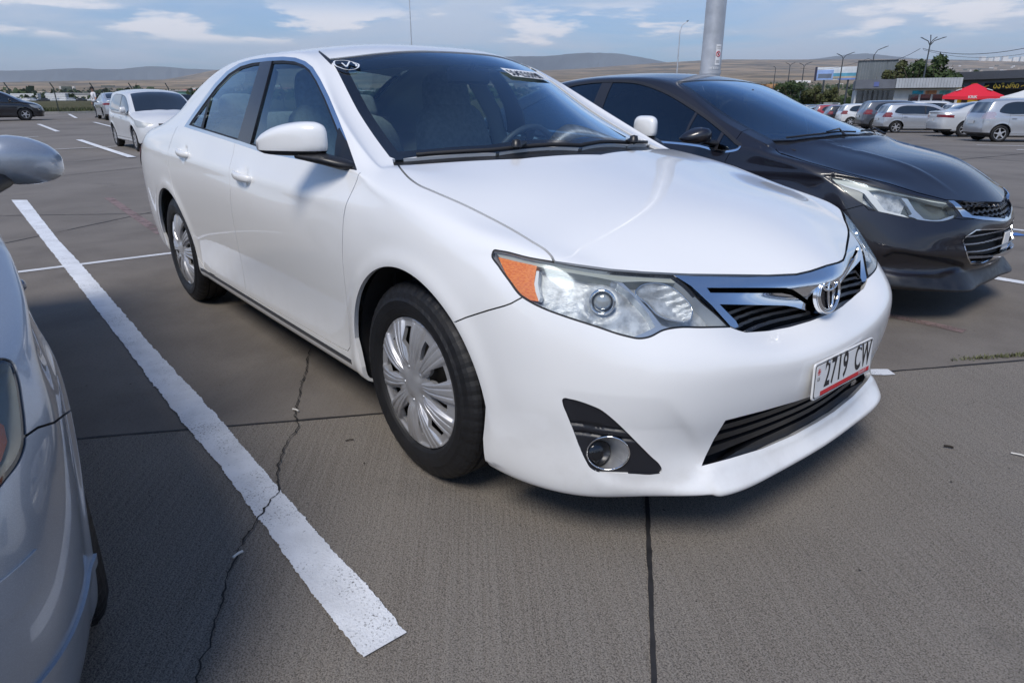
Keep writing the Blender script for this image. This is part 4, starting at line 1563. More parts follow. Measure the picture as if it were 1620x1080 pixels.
    # --- headlamp
    hl_px = Z_(760, 380, 3.857, [(82, 57), (120, 60), (300, 102), (450, 128), (600, 155), (800, 181), (1000, 197), (1172, 207), (1250, 265), (1350, 370), (1450, 455), (1528, 533),
                                 (1350, 537), (1200, 538), (1120, 553), (1030, 596), (970, 605), (900, 593), (700, 530), (500, 465), (400, 428), (300, 380), (240, 340), (170, 250), (110, 165), (66, 88)])
    hl_px = [tuple(p) for p in smooth_curve(hl_px, 5, True, corners=(7, 11))]
    frontm = lambda V: V[:, 0] > 0.2
    f_hl = cut_px(hl_px, frontm)
    S = S.refine(f_hl, 0.02, 2)
    lamp, S = S.split(f_hl)
    # --- grille opening
    gr_px = [(1063, 432.6), (1090, 434.5), (1127, 435), (1171, 435.5), (1216, 436), (1260, 434), (1282, 429), (1300, 423), (1319, 416), (1500, 300), (1500, 470),
             (1372, 446), (1340, 480), (1309, 497.5), (1282, 508), (1249, 517.5), (1216, 523.5), (1180, 526), (1169, 523), (1156.5, 518.5), (1134, 497), (1110, 476), (1084, 449)]
    f_gr = cut_px(gr_px, frontm)
    S = S.refine(f_gr, 0.02, 2)
    grille, S = S.split(f_gr)
    # --- lower intake
    in_px = Z_(860, 560, 2.893, [(722, 512), (740, 468), (780, 388), (832, 303), (1000, 260), (1150, 217), (1300, 168), (1700, 0), (1700, 200), (1400, 204), (1330, 263), (1250, 313), (1150, 368), (1000, 433), (850, 478)])
    f_in = cut_px(in_px, lambda V: (V[:, 0] > 0.6) & (V[:, 2] > 0.2))
    S = S.refine(f_in, 0.02, 2)
    intake, S = S.split(f_in)
    # --- fog lamp pocket
    fog_px = Z_(860, 600, 6.0, [(178, 188), (195, 176), (240, 182), (450, 245), (540, 285), (640, 360), (760, 470), (900, 610), (1020, 730), (1110, 820), (1124, 855), (1112, 885), (1060, 898), (850, 895), (620, 885), (500, 872), (440, 835), (400, 770), (340, 640), (280, 480), (220, 330), (180, 225)])
    fog_px = [tuple(p) for p in smooth_curve(fog_px, 4, True)]
    f_fog = cut_px(fog_px, frontm)
    S = S.refine(f_fog, 0.02, 2)
    fog, S = S.split(f_fog)
    # --- bumper / fender seam
    bs = Z_(540, 400, 3.375, [(590, 376), (605, 370), (665, 345), (780, 308), (870, 283), (905, 270), (960, 240), (975, 228)])
    bump_px = bs + [(845, 470), (900, 490), (1000, 512), (1157, 505), (1250, 460), (1500, 380), (1700, 900), (680, 1000), (680, 520)]
    f = cut_px(bump_px, frontm)
    f2 = lambda V: np.minimum(f(V), np.where((V[:, 0] > 0.2) & (V[:, 2] < 0.55), -1.0, 1.0))
    S = S.refine(f, 0.02, 2)
    bumper, rest = S.split(shift_f(f, -0.0021)); strip, S = rest.split(shift_f(f, 0.0021)); shut.append(strip)
    low_front = lambda V: np.where((V[:, 0] > 0.3) & (V[:, 2] < 0.56), -1.0, 1.0)
    extra, S = S.split(low_front); bumper = bumper + extra
    # --- doors
    fd = [(-.352, .975), (-.36, .93), (-.385, .83), (-.402, .70), (-.412, .56), (-.425, .42), (-.447, .335), (-.475, .312), (-.55, .308),
          (-1.5, .298), (-1.605, .300), (-1.600, .45), (-1.575, .65), (-1.56, .82), (-1.60, .93), (-1.63, 1.02), (-1.63, 1.2), (-.352, 1.2)]
    rd = [(-1.61, 1.2), (-1.61, 1.02), (-1.575, .93), (-1.54, .82), (-1.555, .65), (-1.58, .45), (-1.585, .300), (-2.20, .292), (-2.33, .30), (-2.39, .35), (-2.42, .45),
          (-2.50, .62), (-2.60, .74), (-2.66, .85), (-2.67, .95), (-2.62, 1.08), (-2.60, 1.2)]
    # the pair shares the middle seam: cut the union first, then the seam
    both = [(-.352, .975), (-.36, .93), (-.385, .83), (-.402, .70), (-.412, .56), (-.425, .42), (-.447, .335), (-.475, .312), (-.55, .308),
            (-1.5, .298), (-2.20, .292), (-2.30, .30), (-2.37, .35), (-2.42, .45),
            (-2.50, .62), (-2.60, .74), (-2.66, .85), (-2.67, .95), (-2.60, 1.08), (-2.60, 1.3), (-.352, 1.3)]
    sidem = lambda V: (V[:, 1] < -0.6) & (V[:, 2] < .977 + .045 * (-.352 - V[:, 0]))
    f = cut_ax([tuple(p) for p in both], (0, 2), sidem)
    S = S.refine(f, 0.02, 2)
    doors, rest = S.split(shift_f(f, -0.0021)); strip, S = rest.split(shift_f(f, 0.0021)); shut.append(strip)
    zz = np.array([.2, .30, .45, .65, .82, .93, 1.02, 1.3]); xx = np.array([-1.602, -1.600, -1.592, -1.570, -1.555, -1.590, -1.62, -1.63])
    fm = lambda V: np.interp(V[:, 2], zz, xx) - V[:, 0]
    doors = doors.refine(fm, 0.015, 2)
    fdoor, rest = doors.split(shift_f(fm, -0.0023)); strip, rdoor = rest.split(shift_f(fm, 0.0023)); shut.append(strip)
    # --- fender
    ff = [(-.352, 1.2), (-.352, .975), (-.36, .93), (-.385, .83), (-.402, .70), (-.412, .56), (-.425, .42), (-.447, .335), (-.452, .30), (-.452, .1), (1.2, .1), (1.2, 1.2)]
    f = cut_ax(ff, (0, 2))
    S = S.refine(f, 0.01, 1)
    fender, S = S.split(shift_f(f, -0.0021))
    strip, S = S.split(shift_f(f, 0.0010))
    # fender / pillar seam climbing to the windscreen corner
    body = S + strip
    # --- sill strip
    f = lambda V: np.where((V[:, 1] < -.8) & (V[:, 0] < -.352) & (V[:, 0] > -2.38), np.abs(V[:, 2] - (0.275 - 0.004 * (V[:, 0] + .35))) - 0.0085, 1.0)
    body = body.refine(f, 0.02, 2)
    sill, body = body.split(f)
    f = lambda V: np.where((V[:, 1] < -.8) & (V[:, 0] < -.352) & (V[:, 0] > -2.38), np.abs(V[:, 2] - (0.264 - 0.004 * (V[:, 0] + .35))) - 0.0028, 1.0)
    body = body.refine(f, 0.01, 2)
    sillc, body = body.split(f)
    # roof ditch molding by the screen corner
    f = cut_px([(504.2, 79.5), (511, 84.5), (521.9, 93.0), (527, 97.5), (524, 103), (519, 98), (512, 91), (504, 83)], lambda V: (V[:, 1] < -.4) & (V[:, 2] > 1.15))
    body = body.refine(f, 0.01, 3)
    ditch, body = body.split(f)

    # ================= build the parts
    def part(name, sh, mat, parent=car, mirror='both', lip=0.012):
        if lip:
            sh = sh + sh.lip(lip)
        if mirror == 'both':
            return build_sh(name, sh.both(), mat, parent)
        a = build_sh(name, sh, mat, parent)
        b = build_sh(name, sh.mirror(), mat, parent)
        return a, b

    bodyo = part('body', body + archlip, WHITE)
    part('hood', hood, WHITE)
    bumpo = part('front_bumper', bumper, WHITE, lip=0.02)
    part('fender', fender, WHITE, mirror='pair')
    fds = part('door', fdoor, WHITE, mirror='pair')
    rds = part('door', rdoor, WHITE, mirror='pair')
    sh = shut[0]
    for t in shut[1:]: sh = sh + t
    build_sh('shut_line_seal', sh.offset(0.010).both(), GAPDARK, bodyo)
    for nm, s_, mt in (('sill_strip', sill, simple('sill_dark', (0.05, 0.055, 0.065), 0.25)), ('sill_chrome', sillc, CHROME)):
        for q in (s_, s_.mirror()): build_sh(nm, q, mt, car)
    for q in (ditch, ditch.mirror()): build_sh('roof_moulding', q.offset(0.002), BLACKTRIM, bodyo)
    build_sh('cowl_panel', cowl.offset(0.012).both(), BLACKTRIM, car)
    # inner lining seen through the glass
    hb = body.split(lambda V: np.where((V[:, 2] > 1.0) & (V[:, 0] < -.38), -1.0, 1.0))[0]
    hl_ = hb.offset(0.022); build_sh('headliner', Sh(hl_.V, -hl_.N, hl_.T[:, ::-1]).both(), HEADLINER, car)
    ft = (fdoor + rdoor).offset(0.06)
    ft = Sh(ft.V, -ft.N, ft.T[:, ::-1])
    for q in (ft, ft.mirror()): build_sh('door_trim', q, simple('door_trim_beige', (0.16, 0.155, 0.14), 0.8), car)

    # windscreen: clear field, dark frit band, rubber edge
    wide_xy = [(x, y) for x, y in ws_xy]
    fr_in = lambda V: np.maximum(fws(V) + 0.022 + 0.020 * np.clip(np.abs(V[:, 1]) / .55, 0, 1), V[:, 0] - xb(V) + 0.060)
    ws = ws.refine(fr_in, 0.02, 2)
    clear, edge = ws.split(fr_in)
    wso = build_sh('windscreen', clear.offset(0.004).both(), SCREEN, car)
    build_sh('windscreen_border', (edge.offset(0.004)).both(), FRIT, wso)
    # tinted band along the top of the screen
    c2, top = clear.split(lambda V: V[:, 2] - 1.362 + 0.13 * V[:, 1] ** 2)
    build_sh('sun_band', top.offset(0.007).both(), clear_glass('sun_band', (0.16, 0.22, 0.34), 0.2), wso)
    fr2 = cut_ax(rw, (0, 1), lambda V: V[:, 2] > 1.1)
    rwc, rwe = rwin.refine(lambda V: fr2(V) + 0.04, 0.02, 1).split(lambda V: fr2(V) + 0.04)
    rwo = build_sh('rear_window', rwc.offset(0.003).both(), WINGLASS, car)
    build_sh('window_border', rwe.offset(0.003).both(), FRIT, rwo)

    # side glass: chrome frame, seals, pillar appliques, panes
    def outside_bottom(V):
        return V
    chrome_in = shift_f(dlo, -0.017)
    ga = glassarea.refine(chrome_in, 0.02, 2)
    inner, chrome = ga.split(chrome_in)
    mir_px = Z_(400, 180, 6.75, [(912, 160), (880, 330), (868, 480), (850, 640), (850, 700), (1200, 700), (1125, 600), (1110, 560), (1010, 300), (985, 268), (925, 150)])
    f_tri = cut_px(mir_px, side)
    chrome = chrome.refine(f_tri, 0.01, 2)
    c_tri, chrome = chrome.split(f_tri)
    seal_in = shift_f(dlo, -0.026)
    inner = inner.refine(seal_in, 0.012, 1)
    inner2, seal = inner.split(seal_in)
    bp_px = Z_(240, 60, 5.0625, [(876, 170), (680, 832), (676, 870), (788, 880), (786, 852), (966, 170)])
    f_bp = cut_px(bp_px, side)
    inner2 = inner2.refine(f_bp, 0.012, 2)
    bp, inner2 = inner2.split(f_bp)
    seal = seal.refine(f_bp, 0.01, 1)
    bp2, seal = seal.split(f_bp)
    dv_px = Z_(240, 60, 5.0625, [(512, 350), (498, 372), (404, 740), (402, 760), (382, 760), (386, 735), (482, 380)])
    f_dv = cut_px(dv_px, side)
    inner2 = inner2.refine(f_dv, 0.01, 2)
    dv, inner2 = inner2.split(f_dv)
    inner2 = inner2.refine(f_tri, 0.01, 2)
    tri, inner2 = inner2.split(f_tri)
    seal = seal.refine(f_tri, 0.01, 1)
    tri2, seal = seal.split(f_tri)
    fx = lambda V: -1.45 - V[:, 0] - (V[:, 2] - 1.2) * 0.25 * 0
    mid = lambda V: (-1.54 - 0.29 * (V[:, 2] - 1.02) * 0.0) - V[:, 0]
    front_pane, rear_pane = inner2.split(mid)
    chrome_o = chrome + chrome.lip(0.008)
    for sgn in (0, 1):
        mm = (lambda s_: s_) if sgn == 0 else (lambda s_: s_.mirror())
        build_sh('window_chrome', mm(chrome_o), CHROME, car)
        build_sh('window_seal', mm(seal.offset(0.005)), SEAL, car); build_sh('window_divider', mm(dv.offset(0.002)), SEAL, car)
        build_sh('pillar_trim', mm(bp + bp2 + (bp + bp2).lip(0.01)), simple('pillar_black', (0.02, 0.02, 0.024), 0.3, coat=0.3), car)
        build_sh('mirror_triangle', mm(tri + tri2 + c_tri), BLACKTRIM, car)
        build_sh('window_glass', mm(front_pane.offset(0.008)), WINGLASS, fds[sgn])
        build_sh('window_glass', mm(rear_pane.offset(0.008)), WINGLASS, rds[sgn])

    # ---- headlamps
    for sgn in (0, 1):
        mm = (lambda s_: s_) if sgn == 0 else (lambda s_: s_.mirror())
        hp = empty('headlight', parent=car)
        rim_f = shift_f(f_hl, -0.005)
        L = lamp.refine(rim_f, 0.01, 1)
        lens, rim = L.split(rim_f)
        kk = ((pix(lens.V) - (957, 473)) ** 2).sum(1).argmin(); pcen = lens.V[kk] - lens.N[kk] * .020
        build_sh('lamp_seal', mm(rim.offset(0.002) + rim.lip(0.01)), SEAL, hp)
        build_sh('lens', mm(lens), LENS, hp)
        trim_px = Z_(760, 380, 3.857, [(60, 40), (450, 100), (1172, 190), (1230, 240), (1180, 243), (1000, 232), (870, 236), (700, 205), (520, 180), (350, 152), (200, 120), (110, 98), (100, 90)])
        band_, inside = lens.refine(cut_px(trim_px), 0.01, 2).split(cut_px(trim_px))
        build_sh('upper_trim', mm(band_.offset(0.012) + band_.offset(0.012).lip(0.03)), simple('lamp_olive', (0.42, 0.44, 0.40), 0.25, coat=.5), hp)
        am_px = Z_(760, 380, 3.857, [(100, 97), (340, 150), (330, 200), (322, 260), (330, 310), (350, 372), (300, 365), (230, 320), (160, 225)])
        am, inside = inside.refine(cut_px(am_px), 0.01, 2).split(cut_px(am_px))
        build_sh('side_marker', mm(am.offset(0.008) + am.offset(0.008).lip(0.03)), AMBER, hp)
        # silver rib behind the amber
        rb_px = Z_(760, 380, 3.857, [(335, 180), (352, 180), (345, 260), (362, 345), (350, 372), (330, 310), (322, 260)])
        rb, inside = inside.refine(cut_px(rb_px), 0.01, 2).split(cut_px(rb_px))
        build_sh('silver_rib', mm(rb.offset(0.010) + rb.offset(0.010).lip(0.03)), simple('lamp_white', (0.75, 0.77, 0.78), 0.25), hp)
        # centre divider: a diagonal silver blade, and the back wall
        dv_ = Z_(760, 380, 3.857, [(760, 205), (800, 190), (880, 240), (960, 320), (1060, 430), (1120, 510), (1200, 530), (1120, 553), (1030, 600), (970, 605), (930, 590), (1000, 560), (1080, 520), (1040, 440), (940, 320), (850, 240)])
        f_d = cut_px(dv_)
        blade, inside = inside.refine(f_d, 0.01, 2).split(f_d)
        build_sh('lamp_divider', mm(blade.offset(0.014) + blade.offset(0.014).lip(0.03)), simple('lamp_silver', (0.55, 0.60, 0.66), 0.18, 0.6), hp)
        back = lens.offset(0.042)
        # facet the back wall so it breaks up the light like a real reflector
        bv = back.V.copy()
        fl_ = np.clip((.60 - bv[:, 0]) / .05, 0, 1)
        fac = fl_ * .35 * np.sin((bv[:, 0] - bv[:, 1]) * 520) + (1 - fl_) * np.exp(-((np.linalg.norm(bv - pcen, axis=1) - .055) / .012) ** 2) * 2.2 - .5 * (1 - fl_) * np.exp(-((bv[:, 0] - .66 - (bv[:, 2] - .7)) / .01) ** 2) * 3
        bv += back.N * (fac * 0.0040)[:, None]
        back = Sh(bv, vnormals(bv, back.T, False), back.T, back.cut)
        build_sh('reflector', mm(back), LAMPMETAL, hp)
        wl = lens.offset(0.004)
        build_sh('lamp_wall', mm(lens.lip(0.055)), simple('lamp_bright', (0.66, 0.69, 0.72), 0.3, 0.1), hp)

        def bowl(nm, c_px, depth_y, r, dirv, kind):
            c = c_px
            q = Vector(dirv).normalized()
            rot = q.to_track_quat('Z', 'Y').to_matrix()
            b = MB()
            if kind == 'projector':
                b.lathe([(r * 1.45, -0.002), (r * 1.30, 0.004), (r * 1.18, 0.002), (r * 1.12, -0.008), (r * 1.02, -0.016)], 40, 'z')
                V_ = [rot @ Vector(p) for p in b.V]
                b.V = [(v.x + c[0], v.y + c[1], v.z + c[2]) for v in V_]
                if sgn: b.V = [(x, -y, z) for x, y, z in b.V]
                b.build('projector_ring', CHROME, hp)
                b = MB()
                prof = [(r * 1.03 * math.sin(a), -0.016 + 0.016 * math.cos(a)) for a in np.linspace(0.01, math.pi / 2, 12)]
                b.lathe(prof, 40, 'z')
                V_ = [rot @ Vector(p) for p in b.V]
                b.V = [(v.x + c[0], v.y + c[1], v.z + c[2]) for v in V_]
                if sgn: b.V = [(x, -y, z) for x, y, z in b.V]
                b.build('projector_lens', simple('projector_glass', (0.42, 0.45, 0.47), 0.03, 0.3, coat=1.0), hp)
            else:
                prof = [(r * math.sin(a), -r * 0.75 * math.cos(a)) for a in np.linspace(0.12, math.pi / 2, 12)]
                b.lathe(prof, 40, 'z')
                b.lathe([(0.001, -r * .2), (r * 0.13, -r * .25), (r * .13, -r * .75)], 16, 'z')
                V_ = [rot @ Vector(p) for p in b.V]
                b.V = [(v.x + c[0], v.y + c[1], v.z + c[2]) for v in V_]
                if sgn: b.V = [(x, -y, z) for x, y, z in b.V]
                b.build('high_beam_bowl', LAMPMETAL, hp)
        bowl('projector', pcen, 0, 0.0235, (0.62, -0.76, 0.10), 'projector')
        # sculpted inner lamp: curved steps across the inboard reflector
        st_px = Z_(760, 380, 3.857, [(955, 300), (985, 262), (1040, 245), (1160, 262), (1250, 330), (1310, 420), (1300, 470), (1180, 478), (1100, 450), (1030, 380)])
        f_st = cut_px([tuple(p) for p in smooth_curve(st_px, 4, True)])
        ins = inside.refine(f_st, 0.01, 2)
        cup, _ = ins.split(f_st)
        d_ = np.clip(-f_st(cup.V), 0, 0.03)
        cup2 = Sh(cup.V - cup.N * (0.014 + 1.1 * d_)[:, None], cup.N, cup.T, cup.cut)
        cup2.V = cup2.V + cup.N * (0.0025 * np.sin(cup.V[:, 2] * 420))[:, None]
        cup2.N = vnormals(cup2.V, cup2.T, False)
        build_sh('high_beam_cup', mm(cup2), LAMPMETAL, hp)
        lip_ = Sh(cup.V, cup.N, cup.T, cup.cut).offset(0.012)
        e = lip_.boundary(); rv = lip_.V[np.unique(e)]; cc = rv.mean(0)
        th_ = np.arctan2((rv - cc) @ np.array([0, 0, 1.0]), (rv - cc) @ np.array([-0.5, -0.86, 0])); rv = rv[np.argsort(th_)]
        b = MB(); rp = [tuple(q) for q in rv[::3]]
        if sgn: rp = [(x, -y, z) for x, y, z in rp]
        b.tube(rp + [rp[0]], 0.0016, 6, cap=False); b.build('cup_edge', CHROME, hp)

    # ---- grille: chrome plate with V, slit, dark mesh behind
    gp = empty('grille', parent=car)
    zz2 = lambda pts: Z_(1060, 330, 4.5, pts)
    chr_px = zz2([(4, 460), (60, 474), (160, 481), (300, 483), (560, 487), (750, 480), (900, 468), (1000, 450), (1100, 420), (1300, 300), (1500, 300), (1500, 700), (1260, 700), (1130, 751), (1040, 745), (960, 722), (890, 700), (820, 689), (352, 680), (470, 800), (489, 838), (462, 850), (430, 835), (300, 690), (150, 550)])
    f_c = cut_px(chr_px)
    slit_px = zz2([(262, 563), (830, 563), (880, 578), (930, 612), (985, 655), (1025, 700), (1010, 706), (950, 668), (900, 634), (860, 615), (800, 602), (288, 599)])
    f_s = cut_px(slit_px)
    G = grille.refine(f_c, 0.02, 2).refine(f_s, 0.015, 2)
    plate, meshy = G.split(f_c)
    slit, plate = plate.split(f_s)
    # frame strip stands off a hair; plate is crowned
    pl2 = Sh(plate.V, plate.N + np.array([0, 0, .42]), plate.T, plate.cut)
    pl2.N = pl2.N / np.linalg.norm(pl2.N, axis=1)[:, None]
    build_sh('chrome_bar', (pl2 + plate.lip(0.028)).both(), CHROME, gp)
    back = (meshy + slit).offset(0.045)
    build_sh('grille_back', (G.offset(0.05)).both(), GAPDARK, gp)
    bars = None
    for k in range(5):
        z0 = 0.600 + k * 0.0165
        bz, _ = meshy.split(lambda V: np.abs(V[:, 2] - z0) - 0.0035)
        if len(bz.T):
            bz = bz.offset(0.016); bz = bz + bz.lip(0.02)
            bars = bz if bars is None else bars + bz
    build_sh('grille_slats', bars.both(), simple('slat_black', (0.015, 0.015, 0.017), 0.3), gp)
    # emblem: outer ring, inner ovals
    em = empty('emblem', parent=gp)
    ec = np.array([0.890, 0.0, 0.672]); tilt = R(-8)
    ex = np.array([0, 1, 0.]); ez = np.array([math.sin(tilt), 0, math.cos(tilt)]); en = np.array([math.cos(tilt), 0, -math.sin(tilt)])

    def oval(a, b_, cy, cz, rr, n=48, out=0.0):
        pts = []
        for k in range(n + 1):
            t_ = 2 * math.pi * k / n
            y_, z_ = cy + a * math.cos(t_), cz + b_ * math.sin(t_)
            bul = out - (y_ ** 2) * 0.9
            pts.append(tuple(ec + ex * y_ + ez * z_ + en * bul))
        return pts
    b = MB()
    b.tube(oval(.064, .056, 0, 0, 0), 0.0046, 8, cap=False)
    b.build('emblem_ring', CHROME, em)
    b = MB()
    b.tube(oval(.056, .048, 0, 0, 0, out=0.001), 0.0030, 8, cap=False)
    b.tube(oval(.041, .018, 0, .028, 0, out=0.002), 0.0042, 8, cap=False)
    b.tube(oval(.0145, .046, 0, 0.001, 0, out=0.002), 0.0042, 8, cap=False)
    b.build('emblem_ovals', CHROME, em)
    b = MB()
    P0 = oval(.060, .052, 0, 0, 0, out=-0.003)[:-1]
    b.add([tuple(ec - en * 0.002)] + P0, [(0, i + 1, (i + 1) % len(P0) + 1) for i in range(len(P0))], True)
    b.build('emblem_back', GLOSSBLACK, em)
    b = MB()
    P0 = oval(.068, .062, 0, 0, 0, out=-0.012)[:-1]; P1 = oval(.065, .057, 0, 0, 0, out=-0.001)[:-1]
    n = len(P0)
    b.add(P0 + P1, [(i, (i + 1) % n, n + (i + 1) % n, n + i) for i in range(n)], True)
    b.build('emblem_bezel', CHROME, em)

    # ---- lower intake grille
    ib = empty('lower_grille', parent=bumpo)
    build_sh('intake_back', intake.offset(0.07).both(), GAPDARK, ib)
    sl = None
    for k in range(5):
        z0 = 0.268 + k * 0.031
        bz, _ = intake.split(lambda V: np.abs(V[:, 2] - z0) - 0.009)
        if len(bz.T):
            bz = bz.offset(0.022); bz = bz + bz.lip(0.03)
            sl = bz if sl is None else sl + bz
    build_sh('intake_slats', sl.both(), simple('intake_black', (0.010, 0.011, 0.014), 0.28), ib)

    # ---- fog lamps
    for sgn in (0, 1):
        mm = (lambda s_: s_) if sgn == 0 else (lambda s_: s_.mirror())
        fp = empty('fog_lamp', parent=car)
        hole_px = [(962 + 34 * math.cos(a), 717 + 26 * math.sin(a)) for a in np.linspace(0, 2 * math.pi, 40, endpoint=False)]
        f_h = cut_px(hole_px)
        P_ = fog.refine(f_h, 0.02, 2)
        hole, panel = P_.split(f_h)
        vv = panel.offset(0.006)
        for (za, zb) in ((0.404, 0.0045), (0.378, 0.0045)):
            d = np.abs(vv.V[:, 2] - za + (vv.V[:, 0] - .58) * 0.06)
            vv.V = vv.V - vv.N * (0.006 * np.exp(-(d / zb) ** 2))[:, None]
        vv = Sh(vv.V, vnormals(vv.V, vv.T, False), vv.T, vv.cut)
        build_sh('fog_bezel', mm(vv + fog.lip(0.010)), simple('bezel_black', (0.014, 0.015, 0.020), 0.42), fp)
        c = hole.V.mean(0); nrm = hole.N.mean(0); nrm /= np.linalg.norm(nrm)
        ax = Vector((0.93, -0.36, 0.02)).normalized()
        rot = ax.to_track_quat('Z', 'Y').to_matrix()
        def addl(prof, name, mat, nn=40, sy=1.0, off=(0, 0, 0), tilt_to=None):
            b = MB(); b.lathe(prof, nn, 'z')
            b.V = [tuple(Vector(c) + rot @ Vector((p[0] + off[0], p[1] * sy + off[1], p[2]))) for p in b.V]
            if sgn: b.V = [(x, -y, z) for x, y, z in b.V]
            b.build(name, mat, fp)
        # bright ring following the hole edge, cone down to the lamp
        e = hole.boundary()
        ang = np.arctan2((hole.V[:, 2] - c[2]), (hole.V[:, 1] - c[1]))
        rimv = hole.V[np.unique(e)]
        an = np.arctan2(rimv[:, 2] - c[2], rimv[:, 1] - c[1]); rimv = rimv[np.argsort(an)]
        rimv = rimv - nrm * 0.004
        m_ = len(rimv)
        axv = np.array(ax)
        cc = c - axv * 0.036
        inner_ = []
        for q in rimv:
            dq = q - c; dq = dq - axv * (dq @ axv)
            inner_.append(cc + dq / np.linalg.norm(dq) * 0.040)
        b = MB()
        pts = [tuple(p) for p in rimv] + [tuple(p) for p in inner_]
        if sgn: pts = [(x, -y, z) for x, y, z in pts]
        b.add(pts, [(i, (i + 1) % m_, m_ + (i + 1) % m_, m_ + i) for i in range(m_)], True)
        b.build('fog_cone', SATIN, fp)
        b = MB(); rp = [tuple(p + nrm * 0.002) for p in rimv]
        if sgn: rp = [(x, -y, z) for x, y, z in rp]
        b.tube(rp + [rp[0]], 0.0022, 6, cap=False)
        b.build('fog_ring', CHROME, fp)
        b = MB()
        b.lathe([(0.041 * math.sin(a), -0.042 + 0.026 * math.cos(a)) for a in np.linspace(0.01, math.pi / 2, 10)] + [(0.043, -0.044)], 32, 'z')
        b.V = [tuple(Vector(c) + rot @ Vector(p)) for p in b.V]
        if sgn: b.V = [(x, -y, z) for x, y, z in b.V]
        b.build('fog_glass', simple('fog_glass', (0.008, 0.009, 0.012), 0.12, coat=.3), fp)

    # ---- number plate
    pl = empty('number_plate', parent=car)
    pc = np.array([0.966, 0.0, 0.461]); px_ = np.array([0, 1, 0.]); pz_ = np.array([-0.055, 0, 1.0]); pz_ /= np.linalg.norm(pz_)
    pn = np.cross(px_, pz_)
    b = MB()
    def rrect(w_, h_, r_, off):
        out = []
        for sx_, sy_, a0 in ((1, 1, 0), (-1, 1, 90), (-1, -1, 180), (1, -1, 270)):
            for k in range(5):
                a = math.radians(a0 + 22.5 * k)
                out.append(tuple(pc + px_ * (sx_ * (w_ / 2 - r_) + r_ * math.cos(a)) + pz_ * (sy_ * (h_ / 2 - r_) + r_ * math.sin(a)) + pn * off))
        return out
    W_, H_ = 0.362, 0.108
    for (w1, h1, o1, o2, nm, mt) in ((W_, H_, -0.004, 0.001, 'plate_body', simple('plate_white', (0.74, 0.74, 0.73), 0.35)),
                                     (W_ - .008, H_ - .008, 0.001, 0.0022, 'plate_border', simple('plate_black', (0.015, 0.015, 0.02), 0.4)),
                                     (W_ - .013, H_ - .013, 0.0022, 0.0030, 'plate_face', simple('plate_white', (0.74, 0.74, 0.73), 0.35))):
        b = MB(); A = rrect(w1, h1, 0.009, o1); B_ = rrect(w1, h1, 0.009, o2); n = len(A)
        b.add(A + B_, [tuple(range(n, 2 * n))] + [(i, (i + 1) % n, n + (i + 1) % n, n + i) for i in range(n)])
        b.build(nm, mt, pl)
    pface = lambda y_, z_, o=0.0036: pc + px_ * y_ + pz_ * z_ + pn * o
    PB = simple('plate_black', (0.015, 0.015, 0.02), 0.4); PR = simple('plate_red', (0.60, 0.02, 0.03), 0.4)
    put_text('plate_number', '2719', 0.108, pface(-0.054, 0.009), px_, pz_, PB, pl, sx=0.60, bold=0.0026, spacing=1.12)
    put_text('plate_letters', 'CW', 0.108, pface(0.113, 0.009), px_, pz_, PB, pl, sx=0.56, bold=0.0026, spacing=1.05)
    b = MB()
    q = [pface(-.142, -.047), pface(.166, -.047), pface(.166, -.034), pface(-.142, -.034)]
    b.add([tuple(p) for p in q], [(0, 1, 2, 3)]); b.build('plate_stripe', PR, pl)
    put_text('plate_small_word', 'TRANSIT', 0.014, pface(.118, -.0405, 0.0042), px_, pz_, simple('plate_white', (0.74, 0.74, 0.73), 0.35), pl)
    b = MB()
    for (y0_, y1_, z0_, z1_) in ((-.168, -.150, .026, .030), (-.161, -.157, .018, .038)):
        q = [pface(y0_, z0_), pface(y1_, z0_), pface(y1_, z1_), pface(y0_, z1_)]
        b.add([tuple(p) for p in q], [(0, 1, 2, 3)])
    for (y_, z_) in ((-.165, .034), (-.153, .034), (-.165, .022), (-.153, .022)):
        q = [pface(y_ - .0015, z_ - .0015), pface(y_ + .0015, z_ - .0015), pface(y_ + .0015, z_ + .0015), pface(y_ - .0015, z_ + .0015)]
        b.add([tuple(p) for p in q], [(0, 1, 2, 3)])
    b.build('plate_flag', PR, pl)
    put_text('plate_country', 'GE', 0.014, pface(-.159, .006), px_, pz_, PB, pl)
    b = MB()
    for y_ in (-.105, .09):
        b.lathe([(0.0, .0065), (.004, .0055), (.0052, .003)], 12, 'x', (0, 0, 0))
        for i in range(len(b.V) - 36, len(b.V)):
            x, y, z = b.V[i]; b.V[i] = tuple(pc + px_ * (y + y_) + pz_ * (z + .045) + pn * x)
    b.build('plate_screw', SATIN, pl)

    # ---- door handles
    for (x_, z_, dd) in ((-1.395, 0.893, fds), (-2.36, 0.945, rds)):
        for sgn in (0, 1):
            sg = -1 if sgn == 0 else 1
            k = np.argmin(np.abs(V[:, 0] - x_ - 0.05) + np.abs(V[:, 2] - z_)); w0 = abs(V[k, 1])
            b = MB()
            pts = [(x_ - .085, sg * (w0 - .004), z_ + .004), (x_ - .07, sg * (w0 + .016), z_ + .003), (x_ - .03, sg * (w0 + .028), z_), (x_ + .03, sg * (w0 + .030), z_ - .003),
                   (x_ + .075, sg * (w0 + .024), z_ - .006), (x_ + .100, sg * (w0 + .012), z_ - .008), (x_ + .106, sg * (w0 - .006), z_ - .008)]
            pts = smooth_curve(pts, 4)
            rr = [0.010 + 0.005 * math.sin(math.pi * i / (len(pts) - 1)) for i in range(len(pts))]
            b.tube(pts, rr, 12, flat=(0.75, 1.25))
            ho = b.build('door_handle', WHITE, dd[sgn])

